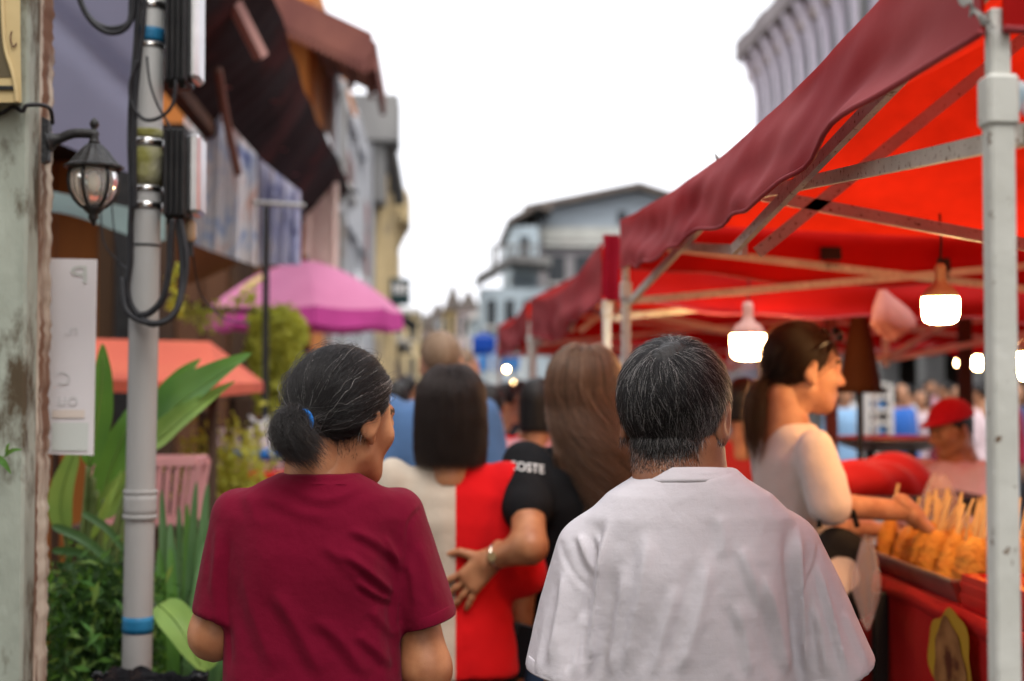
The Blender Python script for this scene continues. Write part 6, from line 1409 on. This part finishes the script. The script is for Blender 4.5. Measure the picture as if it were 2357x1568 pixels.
G().box((q0.x, 11.44, q1.z), (q1.x, 11.46, q0.z)).build('backing', mat('cream backing board', (.50, .38, .31), .9), lt)
nn = 17
for k in range(-4, nn):
    for sgn in (1, -1):
        zs = q1.z + Hh * k / nn * 1.0; A = Vector((q0.x, 11.425 + .008 * sgn, zs if sgn > 0 else zs + W_)); B = Vector((q1.x, 11.425 + .008 * sgn, zs + W_ if sgn > 0 else zs))
        if min(A.z, B.z) > q1.z - .02 and max(A.z, B.z) < q0.z + .02: G().bar(A, B, .006, .016).build('slat', M['lat'], lt)
for x in (q0.x, q1.x): G().bbox((x - .02, 11.39, q1.z - .02), (x + .02, 11.43, q0.z + .02), .003).build('frame', M['lat'], lt)
gh = thing('grey_shophouse', 'streaked grey concrete shophouse beyond the orange house', 'building', (-3, 19, 0))
G().box((-6, 20.02, 0), (-1.15, 24, 5.5)).build('wall', M['conc'], gh); G().box((-1.148, 14.3, 0), (-1.10, 20.0, 5.0)).build('wall', M['conc'], gh)
def win(root, X, Y0, Y1, z0, z1, m='shutter', side=1):
    w_ = G().bbox((X, Y0, z0), (X + .05 * side, Y1, z1), .008).build('window', M[m], root); G().bbox((X, Y0 - .06, z0 - .1), (X + .09 * side, Y1 + .06, z0 - .002), .008).build('sill', M['trim_white'], w_)
    for k in (.33, .66): G().box((X + .051 * side, Y0 + .04, z0 + (z1 - z0) * k - .02), (X + .06 * side, Y1 - .04, z0 + (z1 - z0) * k + .02)).build('slat', M['dark_conc'], w_)
win(gh, -1.098, 16.2, 17.6, 3.9, 4.3); win(gh, -1.098, 18.2, 19.4, 1.9, 3.1, 'pane'); win(gh, -1.148, 21, 22.4, 3.2, 4.4)
for k, Y in enumerate((14.35, 16.0, 18.0, 19.9)): G().bbox((-1.1, Y - .08, 0), (-1.04, Y + .08, 5.0), .01).build('pilaster', M['conc'], gh)
for z_ in (3.4, 4.7): G().bbox((-1.099, 14.45, z_), (-1.02, 19.8, z_ + .1), .01).build('string_course', M['conc'], gh)
G().tube([(-1.02, 15.1, 0), (-1.02, 15.1, 4.8)], .04, 8).build('downpipe', M['galv'], gh)
ch = thing('corniced_building', 'blackened concrete building with a heavy cornice', 'building', (-3, 29, 0))
G().box((-6, 24.02, 0), (-1.12, 34, 5.9)).build('wall', M['conc'], ch); G().bbox((-6, 23.8, 5.70), (-.68, 24.9, 6.5), .03).build('cornice', M['dark_conc'], ch); G().bbox((-6, 24.91, 5.91), (-.80, 33.8, 6.2), .03).build('cornice', M['dark_conc'], ch); G().bbox((-1.119, 24.03, 4.7), (-.92, 24.8, 5.69), .03).build('bracket', M['dark_conc'], ch)
for Y in (25.5, 28.2, 31): win(ch, -1.118, Y, Y + 1.4, 3.2, 4.7); 
for Y in (24.9, 27.5, 30.2, 33): G().bbox((-1.119, Y - .15, 0), (-.98, Y + .15, 5.68), .02).build('pilaster', M['cream_wall'], ch)
yb = thing('cream_building', 'cream plastered building with a boxy bracket', 'building', (-3, 40, 0))
G().box((-7, 34.02, 0), (-1.30, 48, 6.0)).build('wall', M['cream_wall'], yb); G().bbox((-1.9, 34.05, 5.5), (-.72, 36.2, 6.35), .08).build('balcony_box', M['cream_wall'], yb); G().bbox((-1.299, 34.1, 0), (-1.05, 35.2, 5.49), .02).build('pilaster', M['cream_wall'], yb)
v, f = [], []
for k in range(9):
    t = k / 8; v += [(-1.05 + .30 * t ** 2, 34.4, 4.6 + .88 * t), (-1.05 + .30 * t ** 2, 35.6, 4.6 + .88 * t), (-1.06, 34.4, 4.6 + .88 * t), (-1.06, 35.6, 4.6 + .88 * t)]
for k in range(8):
    b_ = k * 4; f += [(b_, b_ + 4, b_ + 5, b_ + 1), (b_, b_ + 2, b_ + 6, b_ + 4), (b_ + 1, b_ + 5, b_ + 7, b_ + 3)]
mk('curved_bracket', v, f, M['cream_wall'], yb)
for Y in (37, 40, 43.5): win(yb, -1.298, Y, Y + 1.4, 3.3, 4.7, 'pane'); win(yb, -1.298, Y, Y + 1.4, .8, 2.4, 'shutter')
G().bbox((-1.299, 36.3, 2.7), (-.85, 47.5, 2.85), .03).build('ledge', M['trim_white'], yb)
ss = thing('shop_sign', 'dark projecting shop sign with white lettering above the umbrella', 'sign', V(920, 700, 30)); q0, q1 = V(898, 640, 30), V(944, 702, 30)
G().bbox((q0.x, 30, q1.z), (q1.x, 30.25, q0.z), .02).build('sign_panel', mat('dark green sign', (.02, .045, .045), .5), ss); [mk('print_mark', [V(904 + 9 * k + dx, 664 + dy, 29.985) for dx, dy in ((0, -12), (6, -12), (6, 12), (0, 12))], [(0, 3, 2, 1)], M['white_print'], ss) for k in range(4)]; G().bar((-1.3, 30.12, (q0.z + q1.z) / 2), (q0.x + .002, 30.12, (q0.z + q1.z) / 2), .06).build('sign_bracket', M['dark_steel'], ss)
rb = thing('rolled_awning', 'dark folded awning below the projecting sign', 'awning', V(930, 735, 27)); G().grid(lambda u, v: V(885 + 75 * u, 705 + 40 * u + 22 * v + 3 * math.sin(u * 20), 27 + v), 16, 5).build('awning_cloth', M['charcoal'] if 'charcoal' in M else CL['charcoal'], rb, True); G().tube([V(885, 704, 27), V(962, 746, 27)], .04, 6).build('awning_rod', M['dark_steel'], rb)
# far end of the street
def house(label, x0, x1, ytop, Y, dep, wm, roofm, pitch=0, base=900, wins=(2, 3), name='town_house'):
    A = V(x0, ytop, Y); B = V(x1, ytop, Y); root = thing(name, label, 'house', ((A.x + B.x) / 2, Y, 0), 0, 'houses at the far end of the street'); h = A.z
    G().box((A.x, Y, 0), (B.x, Y + dep, h)).build('wall', wm, root)
    w_ = B.x - A.x
    if pitch:
        m_ = (A.x + B.x) / 2; e = w_ * .08; v = [(A.x - e, Y - .3, h + .01), (B.x + e, Y - .3, h + .01), (m_, Y - .3, h + pitch), (A.x - e, Y + dep, h + .01), (B.x + e, Y + dep, h + .01), (m_, Y + dep, h + pitch)]
        mk('roof', v, [(0, 1, 2), (5, 4, 3), (0, 2, 5, 3), (2, 1, 4, 5), (0, 3, 4, 1)], roofm, root)
    else: G().bbox((A.x - .15, Y - .2, h + .01), (B.x + .15, Y + dep, h + .25), .04).build('parapet', roofm, root)
    nx, nz = wins
    for i in range(nx):
        for j in range(nz):
            cx_ = A.x + w_ * (i + .5) / nx; cz = h * (j + .55) / nz; W2 = w_ / nx * .26; H2 = h / nz * .28
            wn = G().box((cx_ - W2, Y - .05, cz - H2), (cx_ + W2, Y - .003, cz + H2)).build('window', M['pane'], root); G().box((cx_ - W2 * 1.2, Y - .12, cz - H2 * 1.15), (cx_ + W2 * 1.2, Y - .004, cz - H2 - .002)).build('sill', M['trim_white'], wn)
    return root
M['blue_wall'] = mat('pale blue plaster', (.48, .56, .60), .9, c2=(.40, .47, .5), scale=1.5); M['rose_wall'] = mat('pale rose plaster', (.55, .45, .42), .9, c2=(.47, .38, .36), scale=1.5); M['tile_dark'] = mat('dark tile roof', (.11, .095, .085), .85, c2=(.16, .13, .11), scale=4); M['yellow_wall'] = mat('ochre plaster', (.60, .44, .20), .9, c2=(.5, .37, .17), scale=2); M['grey_wall'] = mat('pale grey wall', (.46, .46, .45), .9, c2=(.38, .38, .38), scale=2)
house('cream far house left of the lane', 905, 962, 722, 62, 10, M['cream_wall'], M['trim_white'], 0); house('low rose far house at the street end', 958, 1004, 760, 84, 10, M['rose_wall'], M['tile_dark'], 1.0); house('pale grey house closing the street', 985, 1030, 735, 95, 10, M['grey_wall'], M['tile_dark'], 1.2); house('ochre far house with a dark gabled roof', 1022, 1062, 715, 78, 10, M['yellow_wall'], M['tile_dark'], 1.6); house('far house with a dark hipped roof beside the ochre one', 1056, 1100, 712, 74, 10, M['rose_wall'], M['tile_dark'], 1.1); house('pale blue far house behind the tents', 1090, 1150, 735, 60, 12, M['blue_wall'], M['trim_white'], 0)
# gabled building in the middle
M['siding'] = mat('weathered blue-grey boards', (.46, .52, .56), .85, c2=(.38, .43, .46), scale=2, stretch=(.4, 1, 3), bump=.2); M['brickgrey'] = mat('stained grey-rose masonry', (.42, .38, .38), .9, c2=(.30, .29, .29), scale=2, bump=.3, c3=(.36, .27, .26), scale3=2.2); M['pale_board'] = mat('pale cream-grey board', (.64, .64, .58), .85, c2=(.55, .55, .5), scale=2)
gb = thing('gabled_building', 'large weathered building with a wide low gable', 'building', (4.5, 45, 0))
P_ = lambda x, y, Y=40: V(x, y, Y)
eL, pk, eR = P_(1232, 488), P_(1467, 440), P_(1720, 520); base_z = 0
v = [Vector((eL.x, 40, 0)), eL, pk, eR, Vector((eR.x, 40, 0))]; v2 = [p + Vector((0, 12, 0)) for p in v]
mk('wall', v + v2, [(0, 4, 3, 2, 1), (5, 6, 7, 8, 9), (0, 1, 6, 5), (3, 4, 9, 8)], M['brickgrey'], gb)
for p, q_, ex in ((P_(1205, 493), pk, 0), (pk, P_(1740, 527), 0)): 
    vv = []
    for r_ in (p, q_): vv += [r_ + Vector((0, -.5, .02)), r_ + Vector((0, -.5, .20)), r_ + Vector((0, 12.2, .20)), r_ + Vector((0, 12.2, .02))]
    mk('roof', vv, [(0, 1, 5, 4), (1, 2, 6, 5), (2, 3, 7, 6), (3, 0, 4, 7), (0, 3, 2, 1), (4, 5, 6, 7)], M['tile_dark'], gb)
nb = 11; zt0, zt1 = P_(1300, 552).z, P_(1467, 446).z
for k in range(nb):
    za = zt0 + (zt1 - zt0) * k / nb; zb2 = zt0 + (zt1 - zt0) * (k + 1) / nb - .012
    def xl(zv): return eL.x + (pk.x - eL.x) * max(0, min(1, (zv - eL.z) / (pk.z - eL.z))) + .03
    def xr(zv): return eR.x - (eR.x - pk.x) * max(0, min(1, (zv - eR.z) / (pk.z - eR.z))) - .03
    pts = [(xl(za), 39.93, za), (xr(za), 39.93, za), (xr(zb2), 39.93, zb2), (xl(zb2), 39.93, zb2)]; pb = [(x, 39.99, z_) for x, _, z_ in pts]
    if pts[1][0] - pts[0][0] > .1: mk('board', pts + pb, [(0, 1, 2, 3), (7, 6, 5, 4), (0, 4, 5, 1), (1, 5, 6, 2), (2, 6, 7, 3), (3, 7, 4, 0)], M['pale_board'] if k < 3 else M['siding'], gb)
q0, q1 = P_(1420, 488), P_(1442, 515); G().box((q0.x, 39.85, q1.z), (q1.x, 39.92, q0.z)).build('window', M['pane'], gb)
q0, q1 = P_(1250, 560), P_(1700, 572); G().bbox((q0.x, 39.8, q1.z), (q1.x, 39.99, q0.z), .02).build('ledge', M['pale_board'], gb)
for k in range(5):
    q0, q1 = P_(1262 + 62 * k, 590), P_(1300 + 62 * k, 650); wn = G().box((q0.x, 39.9, q1.z), (q1.x, 39.995, q0.z)).build('window', M['pane'], gb); G().bbox((q0.x - .05, 39.86, q1.z - .1), (q1.x + .05, 39.99, q1.z - .002), .02).build('sill', M['trim_white'], wn)
# side wing and balcony to the left of it
wg_ = thing('balcony_house', 'pale blue house with a dark balcony left of the gable', 'house', (1.9, 39, 0)); q0, q1 = P_(1178, 520, 38), P_(1240, 640, 38)
G().box((q0.x, 38, 0), (q1.x, 44, q0.z)).build('wall', M['blue_wall'], wg_); r0, r1 = P_(1168, 518, 37.8), P_(1236, 478, 37.8); vv = []
for r_ in (r0, r1, r1 + Vector((.4, 0, -.1))): vv += [r_, r_ + Vector((0, 0, .16)), r_ + Vector((0, 6.4, .16)), r_ + Vector((0, 6.4, 0))]
mk('roof', vv, [(0, 1, 5, 4), (1, 2, 6, 5), (2, 3, 7, 6), (3, 0, 4, 7), (4, 5, 9, 8), (5, 6, 10, 9), (6, 7, 11, 10), (0, 3, 2, 1), (8, 9, 10, 11)], M['tile_dark'], wg_)
q2, q3 = P_(1106, 632, 36), P_(1262, 800, 36); G().box((q2.x, 36, 0), (q3.x, 37.99, q2.z - .35)).build('lower_wall', M['blue_wall'], wg_); r0, r1 = P_(1098, 640, 35.7), P_(1180, 592, 35.7); vv = []
for r_ in (r0, r1, P_(1270, 600, 35.7)): vv += [r_ + Vector((0, 0, -.12)), r_ + Vector((0, 0, .08)), r_ + Vector((0, 2.2, .08)), r_ + Vector((0, 2.2, -.12))]
mk('balcony_roof', vv, [(0, 1, 5, 4), (1, 2, 6, 5), (2, 3, 7, 6), (3, 0, 4, 7), (4, 5, 9, 8), (5, 6, 10, 9), (6, 7, 11, 10), (7, 4, 8, 11), (0, 3, 2, 1), (8, 9, 10, 11)], M['dark_conc'], wg_)
for k in range(7): q = P_(1135 + 16 * k, 600, 36.2); G().bar((q.x, 36.2, P_(0, 600, 36.2).z), (q.x, 36.2, P_(0, 566, 36.2).z), .05).build('railing_post', M['dark_conc'], wg_)
G().bar(P_(1132, 567, 36.2), P_(1235, 567, 36.2), .07, .09).build('railing', M['dark_conc'], wg_); G().bar(P_(1136, 640, 36.2), P_(1136, 566, 36.2), .14).build('corner_post', M['dark_conc'], wg_)
for k in range(3): q0, q1 = P_(1120 + 42 * k, 690, 36), P_(1142 + 42 * k, 750, 36); wn = G().box((q0.x, 35.92, q1.z), (q1.x, 35.995, q0.z)).build('window', M['pane'], wg_); G().bbox((q0.x - .05, 35.85, q1.z - .1), (q1.x + .05, 35.99, q1.z - .002), .02).build('sill', M['trim_white'], wn)
q0, q1 = P_(1196, 545, 38), P_(1218, 600, 38); G().box((q0.x, 37.92, q1.z), (q1.x, 37.995, q0.z)).build('window', M['pane'], wg_)
sdz = thing('satellite_dish', 'pale round dish on the wall of the gabled building', 'dish', P_(1393, 625, 39)); q = P_(1393, 625, 39)
G().add(*(lambda g: (g.v, g.f))(G().lathe([(.05, 0), (.3, .06), (.42, .16), (.43, .17), (.3, .075), (.02, .02)], (0, 0, 0), 18))).build('dish_bowl', M['trim_white'], sdz, True, world=False); sdz.rotation_euler = (R(70), 0, 0); G().tube([(0, 0, 0), (0, 0, -.9)], .03, 6).build('dish_arm', M['galv'], sdz, world=False)
# finned building on the right
M['lilac_wall'] = mat('faded lilac-white plaster', (.50, .44, .50), .9, c2=(.43, .38, .44), scale=1.0, stretch=(1, 1, .3), c3=(.42, .20, .25), scale3=.8, lo3=.6, hi3=.75); M['fin'] = mat('chalky lilac paint with light put in', (.70, .63, .70), .9, c2=(.60, .53, .60), scale=2, stretch=(1, 1, .2)); M['recess'] = mat('grey-green wall with painted recess shade', (.09, .10, .10), .9, c2=(.15, .16, .16), scale=1); M['parapet'] = mat('stained dark parapet', (.20, .17, .17), .9, c2=(.30, .26, .26), scale=1.2, bump=.3); M['stain'] = mat('rust-stained soffit', (.26, .18, .12), .9, c2=(.34, .26, .2), scale=3)  # fins paler and recess darker, light and shade put into their colours
fb = thing('finned_building', 'faded lilac building with tall vertical fins and a dark parapet', 'building', (9.6, 32, 0)); FX = 9.0; zt_ = 1.55 + 800 / FPX * 40
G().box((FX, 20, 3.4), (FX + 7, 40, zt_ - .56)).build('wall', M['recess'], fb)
for k in range(9):
    zs = [0.0, .35, .6, .8, 1.0]; xo = [0, .05, .14, .27, .42]; t_ = 40 - .85 - k * 1.18
    v = []; f = []; zb_2 = 3.4; ztop = zt_ - .55
    prof = [(-.13, zb_2)] + [(-.13 - (x_ if s_ > .0 else 0) * 1.0, ztop - 1.5 + 1.5 * s_) for s_, x_ in zip(zs, xo)]
    n_ = len(prof)
    for yy in (t_ - .16, t_ + .16):
        v += [(FX + x_, yy, z_) for x_, z_ in prof] + [(FX - .002, yy, ztop), (FX - .002, yy, zb_2)]
    m_ = n_ + 2; f = [tuple(range(m_)), tuple(range(m_, 2 * m_))[::-1]] + [(i, i + m_, (i + 1) % m_ + m_, (i + 1) % m_) for i in range(m_)]
    mk('fin', v, f, M['fin'], fb)
    G().bbox((FX - .62, t_ - .55, zt_ - .53), (FX + .6, t_ + .58, zt_ + .02 + (.0 if k % 2 else .06)), .03).build('parapet_block', M['parapet'], fb)
    G().box((FX - .20, t_ + .18, ztop - .45), (FX - .003, t_ + .99, ztop - .02)).build('soffit_panel', M['stain'], fb)
G().box((FX - .15, 20, 3.4), (FX - .003, 28.6, zt_ + 1.5)).build('end_bay', M['lilac_wall'], fb); G().tube([(FX - .4, 28.3, 3.4), (FX - .4, 28.3, zt_)], .08, 8).build('downpipe', M['dark_conc'], fb)
for k in range(8): G().bbox((FX - .1, 20.5 + k * 2.6, 0), (FX + .3, 20.9 + k * 2.6, 3.39), .02).build('arcade_pillar', M['dark_conc'], fb)
G().box((FX + 3, 20, 0), (FX + 3.2, 40, 3.39)).build('back_wall', M['dark_shop'], fb); G().box((FX - .35, 19.9, 3.2), (FX + 6.9, 40.1, 3.398)).build('floor_slab', M['dark_conc'], fb); 
lr = thing('low_roof', 'dark lean-to roof below the finned building', 'roof', (8.2, 41, 0)); p0, p1 = V(1690, 352, 39.5), V(1752, 308, 39.5); mk('roof_sheet', [p0, p1, p1 + Vector((0, 3, 0)), p0 + Vector((0, 3, 0)), p0 + Vector((0, 0, -.25)), p1 + Vector((0, 0, -.25)), p1 + Vector((0, 3, -.25)), p0 + Vector((0, 3, -.25))], [(0, 1, 2, 3), (7, 6, 5, 4), (0, 4, 5, 1), (1, 5, 6, 2), (2, 6, 7, 3), (3, 7, 4, 0)], M['roof_red'], lr); G().box((p0.x + .3, 39.9, 0), (p1.x, 42, p0.z - .2)).build('wall', M['lilac_wall'], lr)
# building closing the view beneath the tents
db = thing('dark_arcade', 'dark arcaded building behind the far crowd', 'building', (9, 26, 0))
G().box((FX + .35, 41, 0), (24, 42, 7)).build('wall', M['dark_conc'], db)
G().box((3.2, 50.0, 0), (8.4, 52, 6)).build('wall', M['grey_wall'], db)
for k in range(9): G().bbox((FX + .4 + k * 1.6, 40.6, 0), (FX + .75 + k * 1.6, 40.98, 3), .02).build('arcade_pillar', M['trim_white'], db)
# blue tents in the distance
M['blue_tarp'] = translucent('blue tarpaulin', (.02, .09, .45), (.03, .15, .6), .4, .6); M['blue_tarp2'] = translucent('bright blue tarpaulin', (.10, .30, .65), (.12, .38, .75), .4, .6)
def gazebo(label, x0, x1, yt, ye, yb_, Y, m):
    A, B = V(x0, ye, Y), V(x1, ye, Y); pk_ = V((x0 + x1) / 2, yt, Y + 1.2); root = thing('market_tent', label, 'tent', (pk_.x, Y, 0)); c = [A, B, B + Vector((0, 2.4, 0)), A + Vector((0, 2.4, 0))]; dz = V(x0, yb_, Y).z - A.z
    for k in range(4):
        mk('canopy', [c[k], c[(k + 1) % 4], pk_], [(0, 1, 2)], M[m], root); mk('valance', [c[k], c[(k + 1) % 4], c[(k + 1) % 4] + Vector((0, 0, dz)), c[k] + Vector((0, 0, dz))], [(0, 3, 2, 1)], M[m], root); G().tube([(c[k].x, c[k].y, 0), (c[k].x, c[k].y, c[k].z - .01)], .025, 6).build('pole', M['pole'], root)
gazebo('dark blue tent at the end of the red tents', 1082, 1146, 765, 778, 806, 15, 'blue_tarp'); gazebo('bright blue tent below the dark blue one', 1094, 1200, 812, 822, 850, 19, 'blue_tarp2')
# things standing beneath the tents
sh_ = thing('white_shelf', 'white rack of goods in the crowd beyond the girl', 'shelf', V(2025, 1000, 12.5)); q0, q1 = V(1998, 885, 12.5), V(2052, 1005, 12.5); sh_.location.z = 0
for x in (q0.x, q1.x): G().bbox((x - .02, 12.5, 0), (x + .02, 12.8, q0.z), .003).build('upright', M['trim_white'], sh_)
for k in range(5):
    z_ = q1.z + (q0.z - q1.z) * k / 4; G().bbox((q0.x + .021, 12.5, z_ - .015), (q1.x - .021, 12.8, z_ + .015), .003).build('shelf_board', M['trim_white'], sh_)
    if k in (0, 2): G().bbox((q0.x + .05, 12.52, z_ + .0155), (q1.x - .05, 12.7, z_ + .09), .01).build('shelf_goods', M['blue_tarp2'], sh_)
def post(label, x, Y, r, m, zt=2.0):
    q = V(x, 900, Y); o = thing('post', label, 'post', (q.x, Y, 0)); G().bbox((-r, -r, 0), (r, r, zt), .004).build('shaft', M[m], o, world=False); G().bbox((-r * 1.6, -r * 1.6, 0), (r * 1.6, r * 1.6, .05), .004).build('foot', M[m], o, world=False)
post('dark timber post right of the orange-lit pole', 2222, 6.6, .028, 'dark_wood', 1.98); post('brown post behind the face of the girl', 1913, 6.2, .024, 'roof_red', 1.95)
cu_ = thing('folded_umbrella', 'dark folded umbrella standing behind the face of the girl', 'umbrella', V(1978, 1000, 5.4)); q = V(1978, 780, 5.4); cu_.location = (q.x, 5.4, 0)
G().lathe([(.012, V(0, 1020, 5.4).z - .9), (.012, V(0, 905, 5.4).z)], (0, 0, 0), 8).build('shaft', M['dark_steel'], cu_, world=False); G().lathe([(.075, V(0, 905, 5.4).z), (.07, V(0, 880, 5.4).z), (.05, V(0, 800, 5.4).z), (.03, V(0, 730, 5.4).z), (.008, V(0, 700, 5.4).z)], (0, 0, 0), 16, flute=.12).build('folded_cloth', M['roof_red'] if False else M['brown_awn'], cu_, True, world=False); G().lathe([(.2, 0), (.2, .05), (.02, .08)], (0, 0, 0), 14).build('base', M['dark_steel'], cu_, world=False); G().tube([(0, 0, .05), (0, 0, V(0, 1020, 5.4).z - .88)], .012, 8).build('shaft', M['dark_steel'], cu_, world=False)
wk = thing('cooking_stand', 'low metal cooking stand behind the vendor', 'stand', V(2050, 1000, 7.0)); q = V(2050, 1015, 7.0); wk.location = (q.x, 7.0, 0)
G().lathe([(.02, q.z - .06), (.16, q.z - .05), (.30, q.z), (.32, q.z + .02), (.30, q.z + .02), (.1, q.z - .03)], (0, 0, 0), 20).build('pan', M['tin'], wk, True, world=False)
for k in range(4): a = k * 1.571 + .6; G().tube([(.2 * math.cos(a), .2 * math.sin(a), 0), (.14 * math.cos(a), .14 * math.sin(a), q.z - .045)], .014, 6).build('leg', M['dark_steel'], wk, world=False)

# the street goes on behind the camera; unseen rows added to cut side light
for lb, x0, x1 in (('unseen shophouse row behind the camera on the left side', -6, -1.9), ('unseen shophouse row behind the camera on the right side', 4.6, 9)):
    sb = thing('unseen_shophouse_row', lb, 'building', ((x0 + x1) / 2, -9, 0)); G().box((x0, -22, 0), (x1, 1.2 if x0 > 0 else .6, 6.0)).build('wall', M['cream_wall'], sb); fx = x1 if x0 < 0 else x0
    for k in range(6): G().box((fx - .04, -20 + 3.6 * k, 3.4), (fx + .04, -18.6 + 3.6 * k, 5.2)).build('window', M['pane'], sb); G().box((fx - .05, -20.6 + 3.6 * k, 0), (fx + .05, -18.2 + 3.6 * k, 2.6)).build('shopfront', M['dark_shop'], sb)
